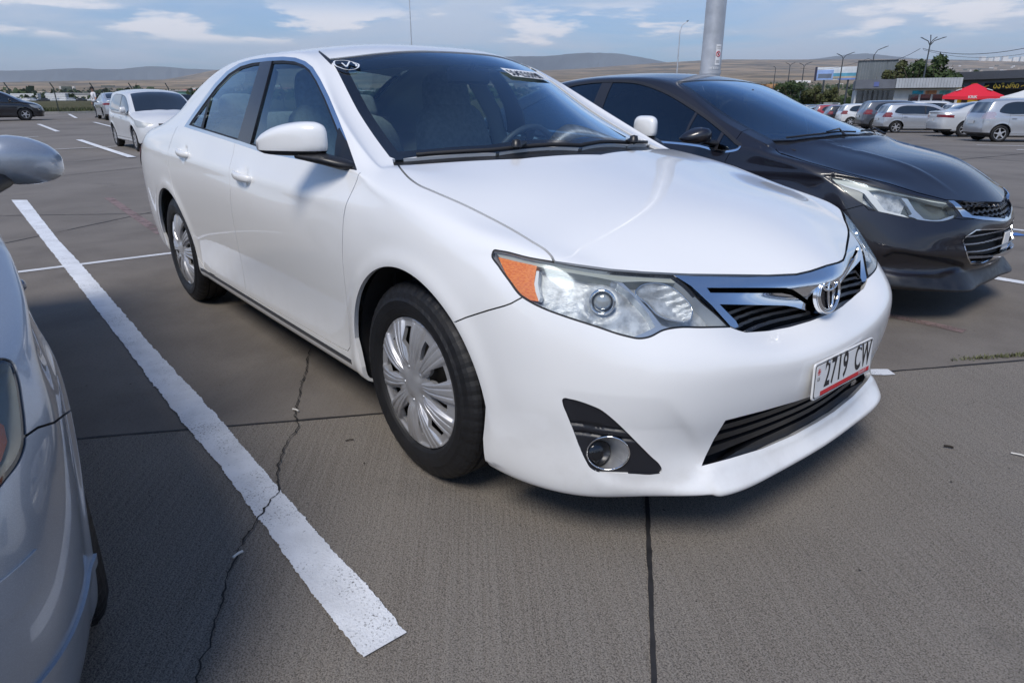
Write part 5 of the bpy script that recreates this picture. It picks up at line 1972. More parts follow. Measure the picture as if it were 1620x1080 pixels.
    # ---- mirrors
    for sgn in (0, 1):
        sg = -1 if sgn == 0 else 1
        mo = empty('side_mirror', parent=car)
        # housing from sections across its width (w), each a rounded D in the x-z plane
        secs = [(.868, -.500, -.58, 1.080, .036, .044), (.878, -.480, -.61, 1.080, .050, .053), (.900, -.480, -.63, 1.081, .057, .058), (.935, -.500, -.655, 1.081, .056, .058), (.970, -.540, -.675, 1.079, .050, .056),
                (1.003, -.590, -.69, 1.075, .040, .050), (1.028, -.640, -.705, 1.069, .027, .040), (1.042, -.685, -.715, 1.062, .012, .022)]
        n = 28
        Vv = []
        for (w_, xf_, xb_, zc_, hz, hb) in secs:
            for k in range(n):
                a = 2 * math.pi * k / n
                ca, sa = math.cos(a), math.sin(a)
                ex_ = np.sign(ca) * abs(ca) ** 0.6; ez_ = np.sign(sa) * abs(sa) ** 0.62
                xx_ = (xf_ + xb_) / 2 + (xf_ - xb_) / 2 * ex_ - .025
                zz_ = zc_ + (hz * ez_ if ez_ > 0 else hb * ez_)
                Vv.append((xx_, sg * w_, zz_))
        F_ = [(i * n + k, i * n + (k + 1) % n, (i + 1) * n + (k + 1) % n, (i + 1) * n + k) for i in range(len(secs) - 1) for k in range(n)]
        F_ += [tuple(range(n - 1, -1, -1)), tuple(range((len(secs) - 1) * n, len(secs) * n))]
        me = bpy.data.meshes.new('mirror_shell'); me.from_pydata(Vv, [], F_)
        bm = bmesh.new(); bm.from_mesh(me)
        bmesh.ops.recalc_face_normals(bm, faces=bm.faces)
        # cut into the painted shell and the black under-tray
        geom = bm.verts[:] + bm.edges[:] + bm.faces[:]
        bmesh.ops.subdivide_edges(bm, edges=bm.edges[:], cuts=1, use_grid_fill=True, smooth=0.3)
        bmesh.ops.bisect_plane(bm, geom=bm.verts[:] + bm.edges[:] + bm.faces[:], plane_co=(0, 0, 1.041), plane_no=(0.0, 0, 1))
        bm.to_mesh(me); bm.free()
        me.materials.append(WHITE); me.materials.append(BLACKTRIM)
        for p in me.polygons:
            p.use_smooth = True
            c_ = p.center
            if c_.z < 1.041: p.material_index = 1
        o = bpy.data.objects.new('mirror_shell', me); link(o, mo)
        b = MB()
        b.tube([(-.43, sg * .795, .985), (-.46, sg * .85, .998), (-.52, sg * .89, 1.014), (-.60, sg * .95, 1.024)], [.018, .032, .032, .018], 14, flat=(1.3, .62))
        b.build('mirror_arm', BLACKTRIM, mo)
        b = MB()
        b.box((-.672, sg * .945, 1.078), (.004, .12, .08), rz=sg * 0.55)
        b.build('mirror_glass', CHROME, mo)

    # ---- wheels
    wp = make_wheel('cover', 0.333, 0.223, 0.208, True, car)
    place_wheels(wp, car, ((0.0, 0.787), (-2.776, 0.784)), 0.333)
    # wheel housings and underbody
    for cx in (0.0, -2.776):
        for sg in (-1, 1):
            b = MB()
            P = [(cx + .398 * math.cos(a), .335 + .398 * math.sin(a)) for a in np.linspace(math.radians(-16), math.radians(196), 30)]
            Vv = [(x, sg * .868, z) for x, z in P] + [(x, sg * .50, z) for x, z in P]
            n = len(P)
            b.add(Vv, [(i, i + 1, n + i + 1, n + i) for i in range(n - 1)] + [tuple(range(n, 2 * n))], True)
            b.build('wheel_housing', UNDER, car)
    b = MB()
    ou = [(-3.6, .70), (-3.2, .79), (-3.17, .50), (-2.4, .50), (-2.38, .80), (-.40, .80), (-.38, .50), (.40, .50), (.42, .78), (.60, .68), (.78, .52), (.86, .30), (.88, 0)]
    ring = ou + [(x, -y) for x, y in reversed(ou[:-1])]
    b.prism(ring, .185, .215, 'z')
    b.build('underbody', UNDER, car)
    # bulkheads that keep the light out of the engine bay and boot
    b = MB()
    b.prism([(y, z) for y, z in ((-.80, .2), (.80, .2), (.78, .93), (.6, .955), (-.6, .955), (-.78, .93))], -.27, -.25, 'x')
    b.build('bulkhead', GAPDARK, car)
    for c_, s_ in (((.33, 0, .45), (.02, 1.5, .45)), ((-3.05, 0, .62), (.02, 1.6, .85)), ((.52, 0, .62), (.40, .64, .10))):
        b = MB(); b.box(c_, s_); b.build('bulkhead', GAPDARK, car)

    # ---- cabin
    dash = MB()
    prof = [(-.20, .96), (-.30, .985), (-.50, .985), (-.66, .965), (-.74, .93), (-.76, .80), (-.70, .60), (-.40, .40), (-.2, .40)]
    dash.prism([(x, z) for x, z in prof], -.72, .72, 'y')
    dash.build('dashboard', CABINDARK, car)
    b = MB(); b.box((-.58, .37, .985), (.26, .34, .06), bev=.03); b.build('instrument_hood', CABINDARK, car)
    sw = empty('steering_wheel', parent=car)
    sc_ = Vector((-.93, .37, .92)); rt = Matrix.Rotation(R(-65), 3, 'Y')
    b = MB()
    b.tube([tuple(sc_ + rt @ Vector((.185 * math.cos(a), .185 * math.sin(a), 0))) for a in np.linspace(0, 2 * math.pi, 40)], .015, 8, cap=False)
    b.build('wheel_rim', simple('wheel_grey', (0.10, 0.10, 0.10), 0.5), sw)
    b = MB()
    for a in (0, math.pi, -math.pi / 2 + math.pi):
        p1 = sc_ + rt @ Vector((.175 * math.cos(a), .175 * math.sin(a), 0))
        b.tube([tuple(sc_), tuple(p1)], .02, 8, flat=(1.3, .6))
    b.tube([tuple(sc_), tuple(sc_ + Vector((.3, 0, -.1)))], .04, 8)
    b.build('wheel_spokes', CABINDARK, sw)

    def seat_piece(name, c, size, lean, parent, mat=SEATCLOTH, taper=0.8):
        """padded block: rounded box, slimmer at the top, leaning back"""
        bm = bmesh.new(); bmesh.ops.create_cube(bm, size=1.0)
        for v in bm.verts:
            k = taper if v.co.z > 0 else 1.0
            v.co = Vector((v.co.x * size[0] * (0.8 if v.co.z > 0 else 1), v.co.y * size[1] * k, v.co.z * size[2]))
        bmesh.ops.subdivide_edges(bm, edges=bm.edges[:], cuts=3, use_grid_fill=True)
        bmesh.ops.smooth_vert(bm, verts=bm.verts[:], factor=0.5, use_axis_x=True, use_axis_y=True, use_axis_z=True)
        bmesh.ops.smooth_vert(bm, verts=bm.verts[:], factor=0.5, use_axis_x=True, use_axis_y=True, use_axis_z=True)
        M_ = Matrix.Translation(Vector(c)) @ Matrix.Rotation(lean, 4, 'Y')
        bm.transform(M_)
        me = bpy.data.meshes.new(name); bm.to_mesh(me); bm.free()
        for p in me.polygons: p.use_smooth = True
        me.materials.append(mat)
        o = bpy.data.objects.new(name, me)
        md = o.modifiers.new('s', 'SUBSURF'); md.levels = 1; md.render_levels = 1
        return link(o, parent)
    for sg in (-1, 1):
        st = empty('front_seat', parent=car)
        seat_piece('seat_cushion', (-1.22, sg * .37, .56), (.56, .54, .20), 0, st, taper=.95)
        seat_piece('seat_back', (-1.50, sg * .37, .86), (.20, .56, .72), R(-16), st, taper=.78)
        seat_piece('headrest', (-1.605, sg * .37, 1.245), (.13, .31, .24), R(-10), st, taper=.86)
        b = MB()
        for dy in (-.06, .06): b.tube([(-1.59, sg * .37 + dy, 1.08), (-1.60, sg * .37 + dy, 1.22)], .008, 6)
        b.build('headrest_post', SATIN, st)
    rs = empty('rear_seat', parent=car)
    seat_piece('bench_cushion', (-2.25, 0, .55), (.55, 1.36, .22), 0, rs, taper=.97)
    seat_piece('bench_back', (-2.62, 0, .84), (.22, 1.38, .66), R(-22), rs, taper=.95)
    for y_ in (-.42, .42): seat_piece('headrest', (-2.76, y_, 1.185), (.12, .26, .15), R(-12), rs)
    b = MB(); b.box((-2.98, 0, 1.10), (.46, 1.28, .03)); b.build('parcel_shelf', CABINDARK, car)
    b = MB(); b.box((-1.4, 0, .33), (2.6, 1.6, .05)); b.build('cabin_floor', CABINDARK, car)
    b = MB(); b.box((-.90, .02, 1.315), (.03, .24, .07), bev=.012); b.tube([(-.885, .02, 1.33), (-.86, .02, 1.37)], .01, 6)
    b.build('rear_view_mirror', CABINDARK, car)
    # centre belt pillars inside
    for sg in (-1, 1):
        b = MB(); b.tube([(-1.56, sg * .755, .9), (-1.60, sg * .705, 1.15), (-1.66, sg * .60, 1.36)], .035, 8, flat=(.5, 1.4))
        b.build('pillar_lining', HEADLINER, car)

    # ---- wipers (parked at the foot of the screen)
    def on_screen(x_, y_, lift=0.012):
        j = np.argmin((clear.V[:, 0] - x_) ** 2 + (clear.V[:, 1] + abs(y_)) ** 2)
        k2 = np.argmin((ws.V[:, 0] - x_) ** 2 + (ws.V[:, 1] + abs(y_)) ** 2)
        p = ws.V[k2].copy(); n_ = ws.N[k2]
        p = p + n_ * lift
        return (p[0], math.copysign(abs(p[1]), y_) if abs(y_) > .01 else 0.0, p[2])
    for (ya, yb, yc) in ((-.30, -.62, .06), (.36, .02, .66)):
        wp_ = empty('wiper', parent=car)
        xs = lambda y_: float(np.interp(abs(y_), [0, .36, .70], [-.145, -.22, -.378]))
        b = MB()
        pts = [on_screen(xs(y_) - .006, y_, .008) for y_ in np.linspace(yb, yc, 12)]
        b.tube(pts, .0055, 6, flat=(1, 1.5)); b.build('wiper_blade', RUBBER, wp_)
        b = MB()
        a0 = (xs(ya) + .03, ya, on_screen(xs(ya) - .01, ya)[2] + .0)
        m1 = on_screen(xs(ya + .06) - .008, ya + .05, .024); m2 = on_screen(xs((yb + yc) / 2) - .006, (yb + yc) / 2, .016)
        b.tube([a0, m1, m2], [.016, .013, .007], 8, flat=(1, .7))
        b.lathe([(0, .028), (.016, .024), (.020, 0)], 16, 'z', a0)
        b.build('wiper_arm', BLACKTRIM, wp_)

    # ---- screen markings: a chalked tick in a ring, and a numbered white sticker
    def screen_pt(a_, b_, lift=0.006):
        """point on the screen plane under a photo pixel"""
        v = ray(a_, b_)
        Wn = np.concatenate([ws.V, ws.mirror().V]); Nn = np.concatenate([ws.N, ws.mirror().N])
        pp = pix(Wn); k2 = ((pp - (a_, b_)) ** 2).sum(1).argmin()
        n_ = Nn[k2]; t_ = ((Wn[k2] + n_ * lift - CAM) @ n_) / (v @ n_)
        return CAM + v * t_
    mk = simple('chalk_marking', (0.62, 0.66, 0.70), 0.8)
    tk = empty('chalk_tick', parent=wso)
    o1 = Z_(510, 80, 16.2, [(310, 280), (420, 262), (560, 258), (700, 280), (830, 320), (935, 370), (925, 420), (850, 475), (760, 495), (600, 490), (450, 440), (330, 380), (300, 330)])
    o1 = smooth_curve(o1, 4, True)
    b = MB(); b.tube([tuple(screen_pt(*p)) for p in list(o1) + [o1[0]]], .0042, 6, cap=False, flat=(1, .3))
    for ln in ([(505, 325), (560, 370), (620, 420)], [(620, 420), (660, 350), (695, 290)], [(790, 320), (870, 360), (880, 410)]):
        b.tube([tuple(screen_pt(*p)) for p in Z_(510, 80, 16.2, ln)], .0045, 6, flat=(1, .3))
    b.build('chalk_lines', mk, tk)
    qd = np.array(Z_(780, 90, 13.5, [(430, 412), (1262, 512), (905, 330), (150, 235)]))
    bil = lambda u, v: (qd[0] * (1 - u) + qd[1] * u) * (1 - v) + (qd[3] * (1 - u) + qd[2] * u) * v
    b = MB(); nu, nv = 16, 5
    b.add([tuple(screen_pt(*bil(i / nu, j / nv), 0.005)) for j in range(nv + 1) for i in range(nu + 1)], [(j * (nu + 1) + i, j * (nu + 1) + i + 1, (j + 1) * (nu + 1) + i + 1, (j + 1) * (nu + 1) + i) for j in range(nv) for i in range(nu)])
    b.build('number_sticker', simple('sticker_white', (0.72, 0.73, 0.74), 0.5), wso)
    V_, F_ = text_mesh('504250957', 1.0, 1.0, 0.012)
    lo_, hi_ = V_[:, :2].min(0), V_[:, :2].max(0)
    W_ = [screen_pt(*bil(.07 + .86 * (x - lo_[0]) / (hi_[0] - lo_[0]), .16 + .68 * (y - lo_[1]) / (hi_[1] - lo_[1])), 0.0075) for x, y, _ in V_]
    mesh_np('sticker_number', np.array(W_), F_, simple('plate_black', (0.015, 0.015, 0.02), 0.4), wso, smooth=False)

    # ---- tail lamps and rear plate (out of sight here, real from behind)
    for sg in (-1, 1):
        tl = [(-3.62, .80), (-3.66, .92), (-3.72, .90)]
    tlf = cut_ax([(-3.9, .78), (-3.9, .93), (-3.5, .95), (-3.42, .90), (-3.55, .80)], (0, 2), lambda V: np.abs(V[:, 1]) > .45)
    t_, _ = body.split(tlf)
    if len(t_.T):
        for q in (t_, t_.mirror()):
            build_sh('tail_light', q.offset(-0.004), REDLENS, car)
    b = MB(); b.tube([(-2.1, 0, 1.465), (-2.13, 0, 1.50), (-2.2, 0, 1.515)], [.02, .012, .004], 8, flat=(.6, 1)); b.build('roof_aerial', WHITE, car)
    return car


sedan = make_sedan()

# ------------------------------------------------------------------ the dark saloon parked on the far side of the white one
DT = np.array([-.36, 2.78, 0.0])
DARK = paint('dark_paint', (0.0040, 0.0030, 0.0060), flake=.8, metal=0.0, rough=0.4, dirt=0.0, dusty=.012)


def side_ribs(xs, tz, w0, dz=None):
    """regular flank below the belt: xs stations, tz belt heights, w0 widest half width"""
    out = []
    for x, t in zip(xs, tz):
        out.append([(x, w0 - .025, t - .06), (x, w0 - .006, t - .15), (x, w0, .68), (x, w0 - .003, .56), (x, w0 - .015, .43), (x, w0 - .02, .32), (x, w0 - .035, .23), (x, w0 - .11, .2)])
    return out


HATCHY_CAP = [
 [(-3.52,.74,.93),(-3.56,.69,.97),(-3.60,.60,.99),(-3.62,.47,1.0),(-3.64,.25,1.0),(-3.65,0,1.0)],
 [(-3.35,.80,.97),(-3.36,.76,1.01),(-3.37,.68,1.03),(-3.38,.56,1.04),(-3.38,.3,1.045),(-3.38,0,1.05)],
 [(-3.08,.835,.99),(-3.09,.79,1.04),(-3.10,.73,1.07),(-3.12,.62,1.08),(-3.16,.3,1.085),(-3.18,0,1.085)],
 [(-2.75,.84,1.0),(-2.75,.785,1.10),(-2.76,.715,1.175),(-2.78,.64,1.21),(-2.80,.3,1.24),(-2.82,0,1.25)],
 [(-2.35,.845,1.0),(-2.35,.77,1.15),(-2.35,.685,1.27),(-2.36,.60,1.338),(-2.38,.3,1.375),(-2.38,0,1.385)],
 [(-1.90,.848,.98),(-1.90,.765,1.175),(-1.90,.66,1.335),(-1.90,.57,1.392),(-1.90,.3,1.42),(-1.90,0,1.428)],
 [(-1.50,.848,.96),(-1.50,.765,1.165),(-1.50,.655,1.345),(-1.50,.565,1.392),(-1.50,.3,1.42),(-1.50,0,1.428)],
 [(-1.05,.85,.945),(-1.05,.77,1.13),(-1.05,.66,1.285),(-1.04,.57,1.338),(-1.03,.3,1.36),(-1.02,0,1.366)],
 [(-.60,.855,.93),(-.60,.815,1.01),(-.60,.725,1.108),(-.596,.648,1.135),(-.49,.33,1.165),(-.46,0,1.172)],
 [(-.28,.858,.915),(-.23,.835,.945),(-.19,.79,.965),(-.165,.72,.976),(-.02,.36,.998),(.04,0,1.003)],
 [(-.12,.866,.885),(-.10,.84,.915),(-.09,.77,.925),(-.08,.69,.95),(.07,.34,.982),(.12,0,.988)],
 [(.10,.870,.852),(.11,.835,.878),(.12,.765,.876),(.14,.56,.918),(.17,.3,.945),(.19,0,.95)],
 [(.22,.866,.825),(.29,.82,.838),(.33,.755,.832),(.38,.55,.870),(.42,.28,.893),(.44,0,.898)],
 [(.27,.852,.812),(.42,.79,.805),(.50,.68,.795),(.58,.50,.802),(.66,.26,.808),(.70,0,.810)],
 [(.30,.838,.800),(.49,.757,.778),(.645,.64,.735),(.778,.48,.690),(.86,.25,.668),(.905,0,.655)],
]
_xs = [-3.05, -2.72, -2.35, -1.90, -1.50, -1.05, -.60, -.28, -.12, .10, .21]
_tz = [.99, 1.0, 1.0, .98, .96, .945, .93, .915, .89, .86, .84]
HATCHY_RIBS = [
 [(-3.70,0,.94),(-3.72,0,.85),(-3.73,0,.74),(-3.75,0,.6),(-3.75,0,.48),(-3.73,0,.38),(-3.70,0,.28),(-3.6,0,.26)],
 [(-3.69,.25,.94),(-3.71,.25,.85),(-3.72,.25,.74),(-3.74,.25,.6),(-3.74,.25,.48),(-3.72,.25,.38),(-3.69,.25,.28),(-3.6,.25,.26)],
 [(-3.66,.46,.93),(-3.68,.46,.84),(-3.69,.46,.74),(-3.71,.46,.6),(-3.71,.46,.48),(-3.69,.46,.38),(-3.66,.46,.28),(-3.57,.45,.26)],
 [(-3.63,.59,.92),(-3.64,.59,.83),(-3.65,.59,.73),(-3.67,.59,.6),(-3.67,.59,.48),(-3.65,.59,.38),(-3.62,.58,.28),(-3.54,.56,.26)],
 [(-3.58,.70,.90),(-3.59,.70,.81),(-3.60,.70,.72),(-3.61,.70,.6),(-3.61,.70,.48),(-3.59,.70,.38),(-3.56,.69,.28),(-3.5,.65,.26)],
 [(-3.52,.78,.87),(-3.53,.79,.79),(-3.54,.79,.71),(-3.54,.79,.59),(-3.54,.785,.47),(-3.53,.775,.37),(-3.50,.75,.28),(-3.44,.7,.25)],
 [(-3.35,.84,.90),(-3.35,.86,.81),(-3.35,.865,.71),(-3.35,.862,.59),(-3.35,.85,.46),(-3.34,.84,.36),(-3.32,.81,.27),(-3.28,.74,.24)],
] + side_ribs(_xs, _tz, .90) + [
 [(.30,.868,.765),(.33,.878,.70),(.35,.882,.61),(.36,.882,.52),(.36,.876,.42),(.36,.868,.32),(.36,.85,.215),(.35,.79,.19)],
 [(.38,.848,.75),(.425,.858,.67),(.455,.862,.58),(.465,.862,.48),(.465,.858,.40),(.462,.845,.315),(.46,.835,.215),(.44,.77,.19)],
 [(.535,.76,.71),(.572,.768,.63),(.605,.772,.55),(.635,.776,.46),(.638,.772,.39),(.635,.76,.31),(.665,.765,.225),(.62,.70,.20)],
 [(.675,.64,.67),(.71,.64,.59),(.745,.645,.52),(.765,.65,.45),(.768,.65,.39),(.76,.645,.31),(.805,.65,.222),(.76,.6,.20)],
 [(.815,.47,.645),(.845,.44,.595),(.878,.44,.53),(.888,.44,.45),(.892,.43,.38),(.865,.42,.30),(.945,.42,.205),(.90,.4,.195)],
 [(.872,.25,.63),(.912,.25,.58),(.928,.25,.53),(.948,.25,.44),(.970,.24,.36),(.91,.24,.29),(.955,.24,.20),(.90,.24,.19)],
 [(.918,0,.62),(.955,0,.56),(.962,0,.50),(.972,0,.42),(.985,0,.35),(.93,0,.29),(.96,0,.20),(.9,0,.19)],
]
DARK_CREASE = [(_k(9, 3), _k(9, 4), 1.0), (_k(9, 4), _k(9, 5), 1.0), (_k(9, 2), _k(9, 3), 0.5)]


def make_dark():
    car = empty('sedan', tuple(DT))
    tag(car, 'very dark purple-black sedan beside the white one, with long clear headlights', 'car')
    V, T = body_surface(HATCHY_CAP, HATCHY_RIBS, DARK_CREASE, level=4)
    N = vnormals(V, T)
    V = flare(V, N, (0.0, -2.70), 0.37)
    fr = lambda W: W + DT
    cp = lambda poly, mask=None: cut_px(poly, mask, frame=fr)
    N = vnormals(V, T)
    # hood crease, scooped fog recess
    zc2 = lambda pts: Z_(1200, 160, 3.376, pts)
    zc5 = lambda pts: Z_(1360, 380, 6.23, pts)
    zc3 = lambda pts: Z_(1480, 280, 5.4, pts)
    zc4 = lambda pts: Z_(1300, 270, 6.75, pts)
    zc1 = lambda pts: Z_(860, 90, 4.263, pts)
    rec = cp(zc5([(195, 270), (235, 170), (330, 122), (450, 130), (700, 178), (850, 205), (1000, 262), (900, 310), (780, 352), (600, 348), (400, 335), (240, 305)]), lambda V: V[:, 0] > 0.2)
    d = rec(V); V = V - N * (0.022 / (1 + np.exp(np.clip(d / 0.006, -30, 30))))[:, None]
    crease = lambda V: np.abs(V[:, 1]) - (0.42 + 0.10 * np.clip((0.1 - V[:, 0]), -1, 1))
    d = crease(V); m = (V[:, 0] > -.1) & (V[:, 0] < .8) & (V[:, 2] > .66)
    V[:, 2] += m * 0.008 * np.exp(-(np.clip(d, 0, 1) / 0.05) ** 2) * (d > 0) * np.clip((V[:, 0] + .1) / .2, 0, 1) * np.clip((.8 - V[:, 0]) / .3, 0, 1)
    wb = (V[:, 0] > -3.0) & (V[:, 0] < .3) & (np.abs(V[:, 1]) > .7)
    d = V[:, 2] - (0.80 + (-V[:, 0]) * 0.03 + 0.04 * np.clip(V[:, 0] + .2, 0, 1))
    V[:, 1] -= wb * 0.007 * np.exp(-(d / 0.022) ** 2)
    N = vnormals(V, T)
    S = Sh(V, N, T)
    low = lambda V: V[:, 2] < 0.82
    for cx in (0.0, -2.70):
        f = cut_ax(arch_poly(cx, 0.325, 0.368), (0, 2), low)
        S = S.refine(f, 0.02, 1); _, S = S.split(f)
    archlip = S.lip(0.016, (0, 1, 0), only=lambda P: (P[:, 2] < 0.8))
    ws_xy = [(-1.015, .1), (-1.02, -.15), (-1.03, -.40), (-1.045, -.53), (-1.04, -.565), (-.809, -.612), (-.596, -.650), (-.335, -.692), (-.20, -.718), (-.172, -.71), (-.10, -.60), (-.02, -.36), (.04, 0), (.05, .1)]
    f = cut_ax(ws_xy, (0, 1), lambda V: V[:, 2] > .945)
    S = S.refine(f, 0.03, 2); ws, S = S.split(f)
    cowl_xy = [(.045, .1), (.04, 0), (-.02, -.36), (-.10, -.60), (-.172, -.715), (-.13, -.735), (-.085, -.68), (.07 - .02, -.34), (.105, 0), (.11, .1)]
    f = cut_ax(cowl_xy, (0, 1), lambda V: V[:, 2] > .90)
    S = S.refine(f, 0.02, 1); cowl, S = S.split(f)
    rw = [(-2.42, .1), (-2.41, -.54), (-2.78, -.60), (-3.04, -.60), (-3.10, -.3), (-3.12, .1)]
    f = cut_ax(rw, (0, 1), lambda V: V[:, 2] > 1.07)
    S = S.refine(f, 0.02, 1); rwin, S = S.split(f)
    dlo = [(-.30, .935), (-.37, .905), (-.60, .928), (-1.05, .945), (-1.6, .965), (-2.3, 1.0), (-2.55, 1.02), (-2.66, 1.06), (-2.62, 1.10), (-2.30, 1.26), (-2.036, 1.345), (-1.846, 1.366), (-1.61, 1.37),
           (-1.317, 1.352), (-1.092, 1.297), (-.791, 1.183), (-.51, 1.056), (-.345, .975), (-.30, .95)]
    dlo = [tuple(p) for p in smooth_curve(dlo, 4, True)]
    fd = cut_ax(dlo, (0, 2), lambda V: np.abs(V[:, 1]) > .5)
    S = S.refine(fd, 0.03, 2); ga, S = S.split(fd)
    # hood
    seam = zc2([(65, 212), (78, 245), (110, 277), (250, 322), (485, 388), (700, 442), (850, 490), (1000, 528), (1150, 537), (1300, 541), (1330, 530), (1420, 480), (1420, 100), (700, 150), (60, 150)])
    f = cp([tuple(p) for p in seam], lambda V: (V[:, 0] > xbd(V) + .03) & (V[:, 2] > .62))
    S = S.refine(f, 0.03, 2)
    hood, rest = S.split(shift_f(f, -.0026)); strip, S = rest.split(shift_f(f, .0026))
    shut = [strip]
    hl = zc4([(72, 64), (300, 97), (520, 152), (850, 235), (1200, 302), (1345, 325), (1400, 390), (1462, 482), (1435, 500), (1290, 546), (1180, 548), (1080, 538), (880, 502), (700, 462), (600, 440), (450, 366), (300, 270), (150, 140)])
    hl = [tuple(p) for p in smooth_curve(hl, 4, True, corners=(0, 5, 7))]
    fh = cp(hl, lambda V: V[:, 0] > .15)
    S = S.refine(fh, 0.02, 2); lamp, S = S.split(fh)
    gr = zc3([(103, 205), (300, 213), (560, 217), (590, 214), (700, 150), (760, 300), (655, 340), (635, 372), (560, 380), (400, 368), (300, 352), (228, 342), (200, 300), (150, 240)])
    fg = cp(gr, lambda V: V[:, 0] > .5)
    S = S.refine(fg, 0.02, 2); grille, S = S.split(fg)
    lw = zc3([(228, 548), (238, 520), (345, 449), (500, 442), (640, 436), (760, 430), (760, 600), (640, 600), (590, 690), (490, 745), (300, 742), (272, 690)])
    fl = cp(lw, lambda V: V[:, 0] > .5)
    S = S.refine(fl, 0.02, 2); lower, S = S.split(fl)
    bs = zc4([(150, 450), (195, 436), (320, 400), (450, 366), (500, 420), (1500, 520)])
    f = cp(bs + [(1700, 340), (1700, 700), (1200, 700), (1310, 340)], lambda V: V[:, 0] > .25)
    S = S.refine(f, 0.02, 2)
    bumper, rest = S.split(shift_f(f, -.002)); strip, S = rest.split(shift_f(f, .002)); shut.append(strip)
    ex, S = S.split(lambda V: np.where((V[:, 0] > .33) & (V[:, 2] < .60), -1., 1.)); bumper = bumper + ex
    both = [(-.36, .915), (-.38, .85), (-.40, .70), (-.41, .5), (-.45, .31), (-.55, .30), (-2.2, .30), (-2.35, .40), (-2.42, .55), (-2.55, .70), (-2.62, .85), (-2.62, 1.02), (-2.5, 1.2), (-.36, 1.2)]
    f = cut_ax(both, (0, 2), lambda V: (np.abs(V[:, 1]) > .6) & (V[:, 2] < 1.05))
    S = S.refine(f, 0.02, 1); doors, rest = S.split(shift_f(f, -.002)); strip, S = rest.split(shift_f(f, .002)); shut.append(strip)
    fm = lambda V: -1.50 - V[:, 0]
    doors = doors.refine(fm, 0.015, 1)
    fdoor, rest = doors.split(shift_f(fm, -.002)); strip, rdoor = rest.split(shift_f(fm, .002)); shut.append(strip)
    fender, body = S.split(lambda V: -.36 - V[:, 0] + np.where(V[:, 2] > .93, .10, 0))

    def part(name, sh, mat, parent=car, pair=False, lip=.012):
        if lip: sh = sh + sh.lip(lip)
        if not pair: return build_sh(name, sh.both(), mat, parent)
        return build_sh(name, sh, mat, parent), build_sh(name, sh.mirror(), mat, parent)
    chin, bumper = bumper.split(lambda V: V[:, 2] - .285)
    bo = part('body', body + archlip, DARK); part('chin_spoiler', chin, BLACKTRIM, lip=0)
    part('hood', hood, DARK); bu = part('front_bumper', bumper, DARK, lip=.02)
    part('fender', fender, DARK, pair=True)
    fds = part('door', fdoor, DARK, pair=True); rds = part('door', rdoor, DARK, pair=True)
    sh = shut[0]
    for t in shut[1:]: sh = sh + t
    build_sh('shut_line_seal', sh.offset(.010).both(), GAPDARK, bo)
    build_sh('cowl_panel', cowl.offset(.012).both(), BLACKTRIM, car)
    fr_in = lambda V: cut_ax(ws_xy, (0, 1), lambda V: V[:, 2] > .945)(V) + .03
    ws = ws.refine(fr_in, .02, 1)
    clear, edge = ws.split(fr_in)
    wo = build_sh('windscreen', clear.offset(.003).both(), SCREEN, car)
    build_sh('windscreen_border', edge.offset(.003).both(), FRIT, wo)
    build_sh('rear_window', rwin.offset(.003).both(), DARKGLASS, car)
    # side glass
    seal, inner = ga.refine(lambda V: fd(V) + .018, .02, 1).split(lambda V: -(fd(V) + .018))
    bp = lambda V: np.maximum(np.abs(V[:, 0] + 1.66 - (V[:, 2] - 1.15) * .12) - .055, 0.0) + np.where(np.abs(V[:, 0] + 1.66 - (V[:, 2] - 1.15) * .12) < .055, -1, 0)
    bp = lambda V: np.abs(V[:, 0] + 1.62 + (V[:, 2] - 1.15) * .05) - .055
    pil, inner = inner.refine(bp, .02, 1).split(bp)
    qd = lambda V: np.abs(V[:, 0] + .475 + (V[:, 2] - .95) * .04) - .012
    div, inner = inner.refine(qd, .02, 1).split(qd)
    q2 = lambda V: np.abs(V[:, 0] + .74) - .010
    d2, inner = inner.refine(q2, .02, 1).split(q2)
    rear_p, front_p = inner.split(lambda V: V[:, 0] + 1.62)
    chrome_b = lambda V: np.maximum(np.abs(fd(V) + .006) - .0065, np.maximum(V[:, 2] - (.945 - .04 * (V[:, 0] + .3)), -V[:, 0] - 2.6))
    ch, seal = seal.refine(chrome_b, .01, 1).split(chrome_b)
    for g in (0, 1):
        mm = (lambda s_: s_) if g == 0 else (lambda s_: s_.mirror())
        build_sh('window_seal', mm(seal + seal.lip(.006)), simple('seal_dark', (0.02, 0.02, 0.022), 0.35), car)
        build_sh('window_chrome', mm(ch.offset(-.002)), CHROME, car)
        for q_ in (pil, div, d2): build_sh('pillar_trim', mm(q_.offset(.003)), simple('pillar_black', (0.02, 0.02, 0.024), 0.3, coat=0.3), car)
        build_sh('window_glass', mm(front_p.offset(.006)), DARKGLASS, fds[g])
        build_sh('window_glass', mm(rear_p.offset(.006)), DARKGLASS, rds[g])
        # headlamp
        hp = empty('headlight', parent=car)
        lens, rim = lamp.refine(shift_f(fh, -.004), .01, 1).split(shift_f(fh, -.004))
        build_sh('lamp_seal', mm(rim + rim.lip(.01)), SEAL, hp)
        build_sh('lens', mm(lens), LENS, hp)
        build_sh('lamp_wall', mm(lens.lip(.05)), simple('lamp_grey', (0.20, 0.21, 0.20), 0.3), hp)
        top_px = zc4([(60, 60), (300, 95), (850, 232), (1345, 322), (1350, 345), (1180, 325), (860, 262), (620, 205), (500, 205), (420, 190), (300, 160), (150, 120)])
        band_, ins = lens.refine(cp(top_px), .01, 2).split(cp(top_px))
        strip_px = zc4([(100, 85), (300, 160), (440, 185), (510, 215), (590, 300), (680, 420), (880, 470), (940, 500), (700, 462), (620, 440), (520, 320), (460, 240), (400, 210), (250, 160)])
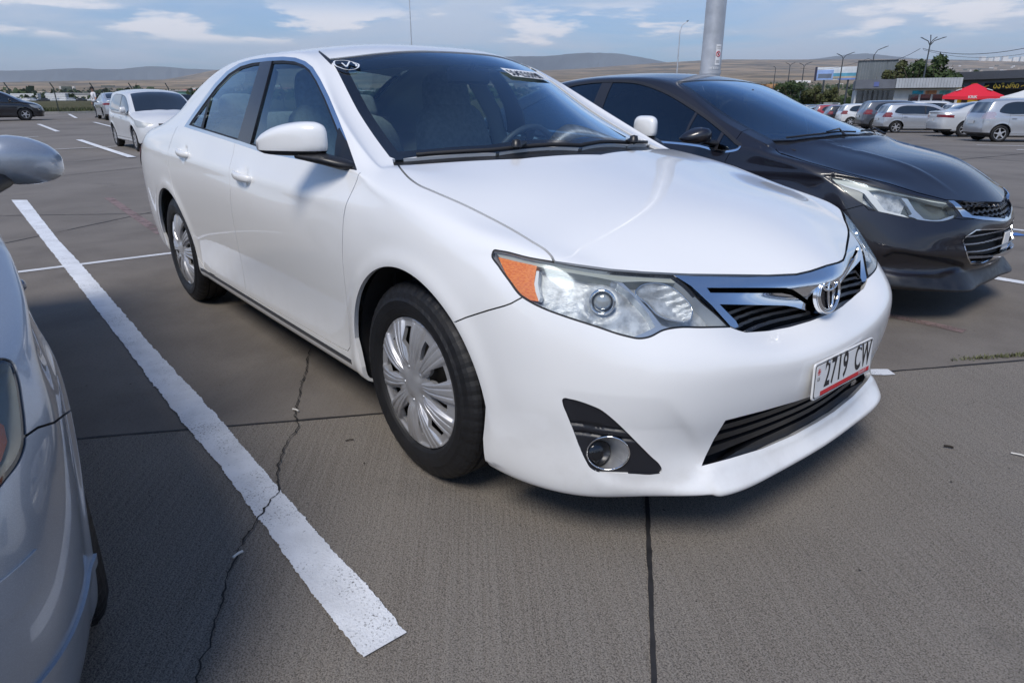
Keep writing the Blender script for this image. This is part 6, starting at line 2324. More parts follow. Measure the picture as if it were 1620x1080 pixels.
        led, ins = ins.refine(cp(strip_px), .01, 2).split(cp(strip_px))
        bl_px = zc4([(860, 290), (930, 300), (1010, 420), (1110, 510), (1200, 525), (1290, 520), (1440, 470), (1430, 500), (1290, 546), (1080, 538), (1010, 500), (940, 480), (980, 460), (920, 360)])
        bl, ins = ins.refine(cp(bl_px), .01, 2).split(cp(bl_px))
        build_sh('light_strip', mm(led.offset(.008) + led.offset(.008).lip(.03)), simple('lamp_white', (0.75, 0.77, 0.78), 0.25), hp)
        build_sh('upper_trim', mm(band_.offset(.010) + band_.offset(.01).lip(.03)), simple('lamp_pale', (0.60, 0.64, 0.60), 0.3), hp)
        build_sh('lamp_divider', mm(bl.offset(.014) + bl.offset(.014).lip(.03)), simple('lamp_silver', (0.55, 0.60, 0.66), 0.18, 0.6), hp)
        dk, lt = ins.split(lambda V: np.where(V[:, 0] > .66, -1., 1.) if False else (0.655 - V[:, 0]))
        side_m, lt = lt.split(lambda V: V[:, 0] - 0.475 + (V[:, 2] - .70) * .3)
        for nm, q, mt, dp in (('reflector', lt, LAMPMETAL, .045), ('dark_chamber', dk, simple('chamber', (0.16, 0.17, 0.15), 0.18, 0.5), .05), ('side_marker', side_m, simple('marker_grey', (0.42, 0.42, 0.38), 0.3), .012)):
            if len(q.T):
                qb = q.offset(dp)
                if nm != 'side_marker':
                    qb = Sh(qb.V + qb.N * (np.sin(qb.V[:, 0] * 60 + qb.V[:, 2] * 40) * .004)[:, None], qb.N, qb.T, qb.cut); qb.N = vnormals(qb.V, qb.T, False)
                build_sh(nm, mm(qb), mt, hp)
    # grilles
    gp = empty('grille', parent=car)
    mesh_px = zc3([(150, 205), (320, 216), (560, 219), (585, 216), (760, 180), (760, 280), (600, 330), (585, 358), (520, 352), (400, 342), (310, 333), (240, 280), (190, 232)])
    fmz = cp(mesh_px, lambda V: V[:, 0] > .5)
    msh, bar = grille.refine(fmz, .015, 2).split(fmz)
    build_sh('chrome_bar', (bar.offset(-.004) + bar.offset(-.004).lip(.025)).both(), CHROME, gp)
    build_sh('grille_back', msh.offset(.04).both(), GAPDARK, gp)

    def slats(area, z0, dz, n, th, depth, wave=0.0):
        out = None
        for k in range(n):
            b_, _ = area.split(lambda V: np.abs(V[:, 2] + wave * np.sin(V[:, 1] * 120 + k * 3.1) - (z0 + k * dz)) - th)
            if len(b_.T):
                b_ = b_.offset(depth); b_ = b_ + b_.lip(.02); out = b_ if out is None else out + b_
        return out
    s1 = slats(msh.refine(lambda V: V[:, 0] * 0, .01, 1), .575, .022, 6, .0045, .012, .004)
    if s1: build_sh('grille_mesh', s1.both(), simple('slat_black', (0.015, 0.015, 0.017), 0.3), gp)
    lp = empty('lower_grille', parent=car)
    inn, brd = lower.refine(lambda V: fl(V) + .006, .01, 2).split(lambda V: fl(V) + .006)
    build_sh('intake_border', (brd.offset(-.002) + brd.lip(.01)).both(), CHROME, lp)
    build_sh('intake_back', inn.offset(.04).both(), GAPDARK, lp)
    s2 = slats(inn, .37, .042, 4, .0035, .004)
    if s2: build_sh('intake_slats', s2.both(), simple('slat_metal', (0.20, 0.21, 0.24), 0.25, 0.6), lp)
    ch2, _ = inn.split(lambda V: np.maximum(V[:, 2] - .375 + .12 * np.abs(V[:, 1]) * 0, np.abs(V[:, 1]) - .19))
    if len(ch2.T): build_sh('chin_chrome', (ch2.offset(-.002) + ch2.lip(.02)).both(), CHROME, lp)
    # plate
    pl = empty('number_plate', parent=car)
    b = MB(); b.box((.964, .06, .430), (.006, .10, .10), bev=.002); b.build('plate_body', simple('plate_white', (0.74, 0.74, 0.73), 0.35), pl)
    b = MB(); b.box((.958, .06, .430), (.010, .12, .112), bev=.003); b.build('plate_holder', GLOSSBLACK, pl)
    # mirrors, wheels, underside, wipers
    for sg in (-1, 1):
        mo = empty('side_mirror', parent=car)
        secs = [(.895, .046, 1.005, .028, .036), (.91, .064, 1.006, .042, .046), (.93, .078, 1.007, .048, .050), (.96, .086, 1.006, .050, .050), (.99, .082, 1.003, .044, .046), (1.02, .066, .998, .032, .038), (1.045, .040, .992, .018, .024), (1.055, .015, .988, .006, .010)]
        n = 24; Vv = []
        for (w_, dx, zc_, hz, hb) in secs:
            for k in range(n):
                a = 2 * math.pi * k / n; ca, sa = math.cos(a), math.sin(a)
                e1 = np.sign(ca) * abs(ca) ** .7; e2 = np.sign(sa) * abs(sa) ** .7
                Vv.append((-.535 - (w_ - .9) * .35 + (dx * e1 if e1 > 0 else .03 * e1), sg * w_, zc_ + (hz if e2 > 0 else hb) * e2))
        F_ = [(i * n + k, i * n + (k + 1) % n, (i + 1) * n + (k + 1) % n, (i + 1) * n + k) for i in range(len(secs) - 1) for k in range(n)]
        F_ += [tuple(range(n)), tuple(range((len(secs) - 1) * n, len(secs) * n))]
        b = MB(); b.add(Vv, F_, True); b.build('mirror_shell', DARK, mo)
        b = MB(); b.tube([(-.50, sg * .83, .955), (-.52, sg * .87, .960), (-.545, sg * .93, .967)], [.03, .026, .02], 12, flat=(1.3, .7)); b.build('mirror_arm', BLACKTRIM, mo)
    wp = make_wheel(5, .325, .21, .215, True, car)
    place_wheels(wp, car, ((0.0, .775), (-2.70, .775)), .325)
    for cx in (0.0, -2.70):
        for sg in (-1, 1):
            b = MB(); P = [(cx + .378 * math.cos(a), .325 + .378 * math.sin(a)) for a in np.linspace(math.radians(-16), math.radians(196), 30)]
            Vv = [(x, sg * .86, z) for x, z in P] + [(x, sg * .5, z) for x, z in P]; n = len(P)
            b.add(Vv, [(i, i + 1, n + i + 1, n + i) for i in range(n - 1)] + [tuple(range(n, 2 * n))], True); b.build('wheel_housing', UNDER, car)
    b = MB(); ou = [(-3.5, .66), (-3.1, .78), (-3.08, .50), (-2.35, .50), (-2.33, .79), (-.38, .79), (-.36, .50), (.38, .50), (.40, .76), (.6, .66), (.78, .5), (.88, .28), (.9, 0)]
    b.prism(ou + [(x, -y) for x, y in reversed(ou[:-1])], .19, .215, 'z'); b.build('underbody', UNDER, car)
    b = MB(); b.prism([(-.8, .2), (.8, .2), (.77, .86), (.6, .90), (-.6, .90), (-.77, .86)], -.10, -.08, 'x'); b.box((-3.05, 0, .6), (.02, 1.55, .8)); b.box((.52, 0, .55), (.4, .9, .1)); b.build('bulkhead', GAPDARK, car)
    b = MB(); b.prism([(-.02, .93), (-.15, .955), (-.40, .955), (-.55, .93), (-.60, .80), (-.55, .5), (-.1, .4)], -.7, .7, 'y'); b.build('dashboard', CABINDARK, car)
    b = MB(); b.box((-1.4, 0, .33), (2.6, 1.55, .05)); b.build('cabin_floor', CABINDARK, car)
    for sg in (-1, 1):
        st = empty('front_seat', parent=car)
        b = MB(); b.box((-1.42, sg * .36, .82), (.2, .50, .66), bev=.08, M=Matrix.Rotation(R(-14), 3, 'Y')); b.build('seat_back', CABINDARK, st)
        b = MB(); b.box((-1.50, sg * .36, 1.20), (.12, .28, .2), bev=.05); b.build('headrest', CABINDARK, st)
    b = MB(); b.box((-.78, .02, 1.235), (.03, .24, .07), bev=.015); b.tube([(-.76, .02, 1.25), (-.80, .02, 1.29)], .012, 6); b.build('rear_view_mirror', CABINDARK, car)
    hb = body.split(lambda V: np.where((V[:, 2] > 1.0) & (V[:, 0] < -.3), -1., 1.))[0].offset(.02)
    build_sh('headliner', Sh(hb.V, -hb.N, hb.T[:, ::-1]).both(), simple('headliner_grey', (0.25, 0.25, 0.25), 0.9), car)
    for (y0, y1, ya) in ((-.62, -.02, -.25), (.08, .62, .34)):
        wp_ = empty('wiper', parent=car)
        def onw(y_, lift, back=.0):
            xx = float(np.interp(abs(y_), [0, .36, .60, .72], [.04, -.02, -.10, -.17])) - back
            k2 = ((ws.V[:, 0] - xx) ** 2 + (ws.V[:, 1] + abs(y_)) ** 2).argmin(); p = ws.V[k2] + ws.N[k2] * lift
            return (p[0], math.copysign(abs(p[1]), y_), p[2])
        b = MB(); b.tube([onw(y_, .010, .02) for y_ in np.linspace(y0, y1, 10)], .0045, 6, flat=(1, 1.4)); b.build('wiper_blade', RUBBER, wp_)
        b = MB(); b.tube([(.06, ya, onw(ya, 0)[2] + .0), onw(ya + .05, .03, .02), onw((y0 + y1) / 2, .02, .02)], [.011, .009, .006], 8, flat=(1, .7)); b.build('wiper_arm', BLACKTRIM, wp_)
    for (x_, z_, dd) in ((-1.36, .86, fds), (-2.30, .90, rds)):
        for g, sg in ((0, -1), (1, 1)):
            b = MB(); w0 = .885
            b.tube([(x_ - .09, sg * (w0), z_), (x_ - .05, sg * (w0 + .028), z_), (x_ + .05, sg * (w0 + .03), z_), (x_ + .1, sg * w0, z_ - .004)], [.01, .014, .014, .01], 10, flat=(.8, 1.2)); b.build('door_handle', DARK, dd[g])
    return car


def xbd(V):
    return np.interp(-V[:, 1], [0, .34, .60, .72], [.07, .03, -.06, -.14])


dark_car = make_dark()

# ------------------------------------------------------------------ small hatchback body, also the silver car at the left edge
COMPACT_CAP = [
 [(-3.00,.78,.98),(-2.97,.75,1.12),(-2.90,.69,1.30),(-2.82,.60,1.42),(-2.76,.30,1.475),(-2.75,0,1.485)],
 [(-2.75,.825,.985),(-2.74,.775,1.15),(-2.70,.70,1.35),(-2.66,.60,1.45),(-2.62,.3,1.495),(-2.60,0,1.502)],
 [(-2.3,.84,.975),(-2.3,.785,1.16),(-2.3,.70,1.37),(-2.3,.60,1.465),(-2.3,.3,1.51),(-2.3,0,1.518)],
 [(-1.8,.845,.96),(-1.8,.785,1.16),(-1.8,.70,1.375),(-1.8,.60,1.468),(-1.8,.3,1.515),(-1.8,0,1.525)],
 [(-1.3,.845,.945),(-1.3,.785,1.15),(-1.3,.70,1.36),(-1.3,.60,1.453),(-1.3,.3,1.503),(-1.3,0,1.515)],
 [(-.9,.845,.93),(-.88,.785,1.12),(-.86,.69,1.32),(-.84,.60,1.395),(-.78,.3,1.44),(-.76,0,1.45)],
 [(-.5,.846,.915),(-.48,.80,1.03),(-.46,.73,1.16),(-.44,.655,1.20),(-.36,.33,1.24),(-.34,0,1.25)],
 [(-.12,.848,.895),(-.10,.83,.925),(-.09,.78,.955),(-.08,.71,.965),(.06,.36,1.0),(.12,0,1.005)],
 [(0,.852,.87),(.01,.83,.90),(.02,.76,.93),(.02,.68,.945),(.14,.34,.98),(.19,0,.985)],
 [(.18,.850,.83),(.20,.81,.855),(.23,.73,.88),(.26,.55,.91),(.32,.28,.93),(.34,0,.935)],
 [(.34,.825,.79),(.42,.76,.81),(.47,.66,.825),(.52,.5,.84),(.57,.26,.855),(.59,0,.86)],
 [(.42,.80,.765),(.53,.73,.765),(.61,.61,.755),(.68,.46,.75),(.74,.25,.745),(.77,0,.745)],
]
_cx = [-2.75, -2.3, -1.8, -1.3, -.9, -.5, -.12, 0.0, .18]
_ct = [.985, .975, .96, .945, .93, .915, .895, .87, .84]
COMPACT_RIBS = [
 [(-2.88,0,1.29),(-3.0,0,1.06),(-3.13,0,.88),(-3.18,0,.68),(-3.20,0,.5),(-3.19,0,.4),(-3.15,0,.29),(-3.05,0,.27)],
 [(-2.88,.3,1.28),(-2.99,.29,1.06),(-3.12,.28,.88),(-3.17,.28,.68),(-3.19,.28,.5),(-3.18,.28,.4),(-3.14,.28,.29),(-3.05,.28,.27)],
 [(-2.92,.57,1.25),(-3.0,.56,1.05),(-3.10,.54,.88),(-3.15,.53,.68),(-3.17,.53,.5),(-3.16,.53,.4),(-3.12,.52,.29),(-3.03,.5,.27)],
 [(-2.97,.68,1.15),(-3.03,.67,1.0),(-3.09,.66,.84),(-3.12,.65,.66),(-3.14,.65,.5),(-3.13,.64,.40),(-3.09,.62,.29),(-3.0,.58,.27)],
 [(-3.02,.75,1.02),(-3.06,.75,.90),(-3.08,.745,.78),(-3.09,.74,.63),(-3.11,.735,.50),(-3.10,.725,.40),(-3.06,.70,.29),(-3.0,.66,.27)],
 [(-3.03,.80,.88),(-3.04,.81,.78),(-3.05,.81,.68),(-3.06,.81,.57),(-3.06,.80,.46),(-3.04,.79,.36),(-3.0,.76,.27),(-2.95,.7,.25)],
] + side_ribs(_cx, _ct, .866) + [
 [(.36,.838,.745),(.37,.846,.68),(.37,.848,.60),(.37,.845,.52),(.37,.838,.43),(.37,.83,.33),(.36,.812,.22),(.35,.75,.2)],
 [(.46,.812,.70),(.49,.818,.63),(.50,.815,.56),(.505,.812,.48),(.505,.808,.40),(.50,.80,.32),(.49,.78,.21),(.47,.74,.19)],
 [(.585,.735,.70),(.62,.74,.63),(.635,.745,.55),(.645,.745,.47),(.645,.742,.39),(.64,.735,.31),(.63,.72,.20),(.59,.68,.185)],
 [(.675,.61,.69),(.715,.615,.62),(.735,.62,.54),(.745,.62,.46),(.745,.62,.38),(.735,.615,.30),(.725,.60,.20),(.68,.57,.185)],
 [(.74,.46,.69),(.785,.46,.61),(.805,.46,.53),(.815,.46,.45),(.81,.46,.37),(.795,.46,.29),(.79,.45,.20),(.74,.43,.185)],
 [(.795,.25,.68),(.83,.25,.60),(.85,.25,.52),(.86,.25,.44),(.85,.25,.36),(.83,.25,.28),(.83,.25,.20),(.78,.24,.185)],
 [(.815,0,.68),(.845,0,.60),(.865,0,.52),(.875,0,.44),(.865,0,.36),(.845,0,.28),(.845,0,.20),(.79,0,.185)],
]
COMPACT_CREASE = [(_k(7, 3), _k(7, 4), 1.0), (_k(7, 4), _k(7, 5), 1.0), (_k(7, 2), _k(7, 3), .5)]
SVT = np.array([0.0, -2.69, 0.0])
SILVER = paint('silver_paint', (0.34, 0.375, 0.425), flake=.3, metal=.45, rough=.32, dusty=.05)


def make_silver():
    car = empty('hatchback', tuple(SVT))
    tag(car, 'silver car cut off by the left picture edge, its mirror in view', 'car')
    V, T = body_surface(COMPACT_CAP, COMPACT_RIBS, COMPACT_CREASE, level=4, fit=3)
    N = vnormals(V, T)
    V = flare(V, N, (0.0, -2.5), .35, .010, .31)
    # work on the near half, which is this car's right; the visible left side is its mirror image
    fr = lambda W: W * [1, -1, 1] + SVT
    cp = lambda poly, mask=None: cut_px(poly, mask, frame=fr)
    N = vnormals(V, T); S = Sh(V, N, T)
    for cx in (0.0, -2.5):
        f = cut_ax(arch_poly(cx, .31, .35), (0, 2), lambda V: V[:, 2] < .8)
        S = S.refine(f, .02, 1); _, S = S.split(f)
    archlip = S.lip(.016, (0, 1, 0), only=lambda P: P[:, 2] < .8)
    ws = [(-.755, .1), (-.77, -.28), (-.83, -.58), (-.84, -.595), (-.44, -.655), (-.09, -.705), (-.075, -.69), (.06, -.36), (.12, 0), (.125, .1)]
    f = cut_ax(ws, (0, 1), lambda V: V[:, 2] > .95); S = S.refine(f, .03, 1); wsp, S = S.split(f)
    cw = [(.125, .1), (.12, 0), (.06, -.36), (-.075, -.69), (-.05, -.74), (.0, -.68), (.12, -.34), (.175, 0), (.18, .1)]
    f = cut_ax(cw, (0, 1), lambda V: V[:, 2] > .90); S = S.refine(f, .02, 1); cowl, S = S.split(f)
    dlo = [tuple(p) for p in smooth_curve([(-.22, .915), (-.9, .94), (-1.8, .97), (-2.45, .99), (-2.66, 1.05), (-2.5, 1.30), (-2.25, 1.38), (-1.8, 1.39), (-1.3, 1.375), (-.95, 1.32), (-.6, 1.17), (-.3, .99)], 4, True, corners=(0,))]
    fd = cut_ax(dlo, (0, 2), lambda V: np.abs(V[:, 1]) > .5); S = S.refine(fd, .02, 1); ga, S = S.split(fd)
    rw = lambda V: np.where((V[:, 0] < -2.7), np.maximum(np.maximum(np.abs(V[:, 2] - 1.22) - .19, np.abs(V[:, 1]) - .60), -1), 1.0)
    rwin, S = S.split(rw)
    hs = [(-.05, -.755), (.03, -.765), (.15, -.765), (.30, -.77), (.40, -.77), (.47, -.755), (.53, -.73), (.61, -.61), (.68, -.46), (.74, -.25), (.775, 0), (.775, .1), (.15, .1), (.12, -.34), (0, -.68)]
    f = cut_ax(hs, (0, 1), lambda V: V[:, 2] > .735); S = S.refine(f, .02, 2)
    hood, rest = S.split(shift_f(f, -.0028)); st1, S = rest.split(shift_f(f, .0028))
    hl = [(8, 566), (20, 571), (30, 594), (37, 632), (42, 675), (42, 702), (32, 730), (12, 757), (-12, 785), (-60, 800), (-100, 740), (-90, 640), (-40, 580)]
    fh = cp([tuple(p) for p in smooth_curve(hl, 4, True)], lambda V: (V[:, 0] > .2) & (V[:, 2] > .4))
    S = S.refine(fh, .02, 2); lamp, S = S.split(fh)
    gr = lambda V: np.where(V[:, 0] > .5, np.maximum(np.abs(V[:, 2] - .67) - .045, np.abs(V[:, 1]) - .42), 1.)
    S = S.refine(gr, .01, 1); grl, S = S.split(gr)
    lw = lambda V: np.where(V[:, 0] > .5, np.maximum(np.abs(V[:, 2] - .36) - .06, np.abs(V[:, 1]) - .45), 1.)
    S = S.refine(lw, .01, 1); low_, S = S.split(lw)
    bs = [(60, 676), (70, 673), (86, 668), (103, 655), (125, 640), (400, 640), (400, 1300), (-600, 1300), (-600, 800), (-60, 800), (40, 690)]
    f = cp(bs, lambda V: (V[:, 0] > .2)); f = (lambda g: lambda V: g(V))(f)
    S = S.refine(f, .02, 2)
    bum, rest = S.split(shift_f(f, -.002)); st2, S = rest.split(shift_f(f, .002))
    ex, S = S.split(lambda V: np.where((V[:, 0] > .33) & (V[:, 2] < .60), -1., 1.)); bum = bum + ex
    both = [(-.30, .93), (-.33, .85), (-.36, .6), (-.40, .33), (-.5, .30), (-2.0, .30), (-2.14, .42), (-2.3, .65), (-2.42, .85), (-2.42, 1.2), (-.30, 1.2)]
    f = cut_ax(both, (0, 2), lambda V: (np.abs(V[:, 1]) > .6) & (V[:, 2] < 1.02)); S = S.refine(f, .02, 1)
    doors, rest = S.split(shift_f(f, -.002)); st3, S = rest.split(shift_f(f, .002))
    fm = lambda V: -1.25 - V[:, 0]
    fdoor, rdoor = doors.refine(fm, .02, 1).split(fm)
    fen, body = S.split(lambda V: -.30 - V[:, 0] + np.where(V[:, 2] > .94, .15, 0))
    bo = build_sh('body', (body + archlip).both(), SILVER, car)
    build_sh('hood', (hood + hood.lip(.012)).both(), SILVER, car)
    bu = build_sh('front_bumper', (bum + bum.lip(.015)).both(), SILVER, car)
    build_sh('shut_line_seal', (st1 + st2 + st3).offset(.01).both(), GAPDARK, bo)
    build_sh('cowl_panel', cowl.offset(.01).both(), BLACKTRIM, car)
    build_sh('windscreen', wsp.both(), SCREEN, car)
    build_sh('rear_window', rwin.both(), DARKGLASS, car)
    build_sh('grille_mesh', grl.offset(.02).both(), BLACKTRIM, car)
    build_sh('lower_grille', low_.offset(.03).both(), BLACKTRIM, car)
    # proud skirt line along the foot of the bumper
    skirt, _ = bum.split(lambda V: np.maximum(np.abs(V[:, 2] - .345) - .009, .36 - V[:, 0]))
    band_, _ = bum.split(lambda V: np.maximum(np.abs(V[:, 2] - .52 - .0 * V[:, 0]) - .028, np.maximum(np.abs(V[:, 1]) - .765, .3 - V[:, 0])))
    for g in (0, 1):
        mm = (lambda s_: s_) if g == 0 else (lambda s_: s_.mirror())
        build_sh('fender', mm(fen + fen.lip(.012)), SILVER, car)
        d1 = build_sh('door', mm(fdoor + fdoor.lip(.01)), SILVER, car)
        d2 = build_sh('door', mm(rdoor + rdoor.lip(.01)), SILVER, car)
        fp, rp = ga.split(lambda V: -1.25 - V[:, 0])
        build_sh('window_glass', mm(fp.offset(.004)), DARKGLASS, d1)
        build_sh('window_glass', mm(rp.offset(.004)), DARKGLASS, d2)
        build_sh('bumper_skirt', mm(skirt.offset(-.006) + skirt.offset(-.006).lip(.012)), SILVER, bu)
        build_sh('bumper_fold', mm(band_.offset(-.004) + band_.offset(-.004).lip(.006)), SILVER, bu)
        hp = empty('headlight', parent=car)
        rimf = shift_f(fh, -.009)
        lens, rim = lamp.refine(rimf, .01, 1).split(rimf)
        build_sh('lamp_seal', mm(rim.offset(.003)), GLOSSBLACK, hp)
        build_sh('lens', mm(lens), LENS, hp)
        build_sh('lamp_wall', mm(lens.lip(.05)), simple('lamp_grey', (0.20, 0.21, 0.20), 0.3), hp)
        amp = [(-40, 640), (10, 655), (24, 664), (30, 690), (20, 722), (-40, 740)]
        am, ins = lens.refine(cp(amp), .01, 2).split(cp(amp))
        build_sh('side_marker', mm(am.offset(.02)), simple('amber_deep', (0.45, 0.09, 0.03), 0.2, coat=.5), hp)
        build_sh('reflector', mm(ins.offset(.04)), LAMPMETAL, hp)
        sg = -1 if g == 0 else 1
        mo = empty('side_mirror', parent=car)
        secs = [(.865, .05, 1.045, .050, .040), (.89, .075, 1.048, .062, .060), (.93, .088, 1.048, .066, .070), (.98, .088, 1.045, .060, .068), (1.02, .075, 1.040, .046, .056), (1.045, .050, 1.034, .028, .036), (1.052, .02, 1.03, .01, .014)]
        n = 28; Vv = []
        for (w_, dx, zc_, hz, hb) in secs:
            for k in range(n):
                a = 2 * math.pi * k / n; ca, sa = math.cos(a), math.sin(a)
                e1 = np.sign(ca) * abs(ca) ** .7; e2 = np.sign(sa) * abs(sa) ** .8
                Vv.append((-.66 - (w_ - .9) * .2 + (dx * e1 if e1 > 0 else .03 * e1), sg * w_, zc_ + (hz if e2 > 0 else hb) * e2))
        F_ = [(i * n + k, i * n + (k + 1) % n, (i + 1) * n + (k + 1) % n, (i + 1) * n + k) for i in range(len(secs) - 1) for k in range(n)]
        F_ += [tuple(range(n)), tuple(range((len(secs) - 1) * n, len(secs) * n))]
        me = bpy.data.meshes.new('mirror_shell'); me.from_pydata(Vv, [], F_)
        bm = bmesh.new(); bm.from_mesh(me); bmesh.ops.recalc_face_normals(bm, faces=bm.faces)
        bmesh.ops.subdivide_edges(bm, edges=bm.edges[:], cuts=1, use_grid_fill=True, smooth=.3)
        bm.to_mesh(me); bm.free()
        for p in me.polygons: p.use_smooth = True
        me.materials.append(SILVER); o = bpy.data.objects.new('mirror_shell', me); link(o, mo)
        b = MB(); b.tube([(-.50, sg * .80, .96), (-.56, sg * .85, .985), (-.62, sg * .90, 1.0)], [.03, .03, .025], 10); b.build('mirror_arm', BLACKTRIM, mo)
        b = MB(); b.lathe([(.0005, .014), (.012, .012), (.020, .006), (.023, 0)], 20, 'y'); b.V = [(x * 1.0 - .30, sg * (.861 + y), z * .75 + .765) for x, y, z in b.V]
        b.build('side_repeater', simple('repeater_grey', (0.10, 0.12, 0.16), .12, coat=1.0), car)
    wp = make_wheel(7, .305, .19, .185, True, car)
    place_wheels(wp, car, ((0.0, .765), (-2.5, .765)), .305)
    for cx in (0.0, -2.5):
        for sg in (-1, 1):
            b = MB(); P = [(cx + .36 * math.cos(a), .31 + .36 * math.sin(a)) for a in np.linspace(math.radians(-16), math.radians(196), 30)]
            Vv = [(x, sg * .83, z) for x, z in P] + [(x, sg * .5, z) for x, z in P]; n = len(P)
            b.add(Vv, [(i, i + 1, n + i + 1, n + i) for i in range(n - 1)] + [tuple(range(n, 2 * n))], True); b.build('wheel_housing', UNDER, car)
    b = MB(); ou = [(-3.0, .66), (-2.86, .75), (-2.84, .45), (-2.15, .45), (-2.13, .76), (-.36, .76), (-.35, .45), (.35, .45), (.37, .74), (.6, .62), (.74, .42), (.79, 0)]
    b.prism(ou + [(x, -y) for x, y in reversed(ou[:-1])], .19, .215, 'z'); b.build('underbody', UNDER, car)
    b = MB(); b.prism([(-.76, .2), (.76, .2), (.76, .84), (.6, .90), (-.6, .90), (-.76, .84)], -.05, -.03, 'x'); b.box((.45, 0, .5), (.02, 1.2, .35)); b.build('bulkhead', GAPDARK, car)
    b = MB(); b.box((-1.4, 0, .6), (2.5, 1.5, .5)); b.build('cabin_filling', CABINDARK, car)
    return car


silver_car = make_silver()

# ------------------------------------------------------------------ the other cars in the lot
_gen = {}


def warp(P, sx=1, sw=1, sz=1, fz=None):
    f = fz or (lambda x, w, z: (x, w, z))
    return [[f(x * sx, w * sw, z * sz) for x, w, z in row] for row in P]


def gen_kind(kind):
    """cut pieces of a background car body: list of (part, piece, material key)"""
    if kind in _gen: return _gen[kind]
    sedan_t = kind in ('saloon',)
    if sedan_t:
        cap, ribs, cr = SEDAN_CAP, SEDAN_RIBS, SEDAN_CREASE
        wb, R_, arch = 2.776, .333, .375
        ws = [(-.955, .1), (-1.0, -.33), (-1.09, -.56), (-.722, -.642), (-.385, -.70), (-.36, -.69), (-.22, -.36), (-.145, 0), (-.14, .1)]
        dlo = [(-.42, .975), (-1.3, 1.0), (-2.4, 1.07), (-2.58, 1.08), (-2.3, 1.28), (-2.0, 1.37), (-1.6, 1.40), (-1.2, 1.36), (-.87, 1.23), (-.6, 1.10)]
        rwf = cut_ax([(-2.44, .1), (-2.43, -.55), (-2.78, -.60), (-3.06, -.60), (-3.17, .1)], (0, 1), lambda V: V[:, 2] > 1.1)
        hl = [(.30, .82), (.40, .79), (.55, .80), (.75, .78), (.86, .62), (.72, .63), (.50, .69)]
        tl = lambda V: np.where(V[:, 0] < -3.3, np.maximum(np.maximum(np.abs(V[:, 2] - .86 + .05 * (V[:, 0] + 3.6)) - .055, .40 - np.abs(V[:, 1])), -(V[:, 0] + 3.9)), 1.)
        front_x, rear_x, belt = .95, -3.86, 1.0
        doorsx = [-.40, -1.58, -2.45]
    else:
        cap, ribs, cr = COMPACT_CAP, COMPACT_RIBS, COMPACT_CREASE
        wb, R_, arch = 2.5, .30, .345
        ws = [(-.755, .1), (-.77, -.28), (-.83, -.58), (-.84, -.595), (-.44, -.655), (-.09, -.705), (-.075, -.69), (.06, -.36), (.12, 0), (.125, .1)]
        dlo = [(-.22, .915), (-.9, .94), (-1.8, .97), (-2.45, .99), (-2.66, 1.05), (-2.5, 1.30), (-2.25, 1.38), (-1.8, 1.39), (-1.3, 1.375), (-.95, 1.32), (-.6, 1.17), (-.3, .99)]
        rwf = lambda V: np.where((V[:, 0] < -2.7), np.maximum(np.maximum(np.abs(V[:, 2] - 1.20) - .19, np.abs(V[:, 1]) - .62), -1), 1.0)
        hl = [(.22, .80), (.40, .775), (.58, .73), (.72, .70), (.66, .60), (.45, .60), (.30, .70)]
        tl = lambda V: np.where(V[:, 0] < -2.75, np.maximum(np.maximum(np.abs(V[:, 2] - .93) - .12, .56 - np.abs(V[:, 1])), -1), 1.)
        front_x, rear_x, belt = .87, -3.19, .95
        doorsx = [-.32, -1.25, -2.3]
    k = dict(hatch=(1, 1, 1), saloon=(1, 1, 1), low_hatch=(1.03, 1.0, .945), wide_hatch=(1.08, 1.02, 1.0), suv=(1.13, 1.06, 1.07), wagon=(1.22, 1.05, 1.14))[kind]
    V, T = body_surface(cap, ribs, cr, level=3, fit=8)
    N = vnormals(V, T)
    V = flare(V, N, (0.0, -wb), arch, .008, R_)
    N = vnormals(V, T); S = Sh(V, N, T); out = []

    def cut(f, part, key, off=0.0, ref=.03, times=1, lip=0.0):
        nonlocal S
        S = S.refine(f, ref, times); a, S = S.split(f)
        if len(a.T):
            q = a.offset(off) if off else a
            out.append((part, q, key))
        return a
    for cx in (0.0, -wb):
        f = cut_ax(arch_poly(cx, R_ + .01, arch), (0, 2), lambda V: V[:, 2] < .8); S = S.refine(f, .03, 1); _, S = S.split(f)
    S = S + S.lip(.02, (0, 1, 0), only=lambda P: P[:, 2] < .8)
    cut(cut_ax(ws, (0, 1), lambda V: V[:, 2] > .95), 'windscreen', 'glass')
    cut(rwf, 'rear_window', 'glass')
    fd = cut_ax([tuple(p) for p in smooth_curve(dlo, 3, True)], (0, 2), lambda V: np.abs(V[:, 1]) > .5)
    S = S.refine(fd, .03, 1); ga, S = S.split(fd)
    seal, gl = ga.split(lambda V: -(fd(V) + .012))
    bpx = doorsx[1]
    pil, gl = gl.split(lambda V: np.abs(V[:, 0] - bpx + .03) - .035)
    out.append(('side_glass', gl, 'glass')); out.append(('window_frame', seal, 'black')); out.append(('pillar_trim', pil, 'black'))
    cut(cut_ax(hl, (0, 2), lambda V: V[:, 0] > .1), 'headlight', 'lamp')
    cut(tl, 'tail_light', 'red')
    gr = lambda V: np.where(V[:, 0] > .5, np.maximum(np.abs(V[:, 2] - .655) - .045, np.abs(V[:, 1]) - .40), 1.)
    cut(gr, 'grille', 'black')
    lw = lambda V: np.where(V[:, 0] > .5, np.maximum(np.abs(V[:, 2] - .34) - .06, np.abs(V[:, 1]) - .50), 1.)
    cut(lw, 'lower_grille', 'black')
    lowb = lambda V: np.where((V[:, 0] < -2.6 if not sedan_t else V[:, 0] < -3.3), V[:, 2] - .335, 1.)
    cut(lowb, 'lower_valance', 'black')
    # shut lines
    sh = None
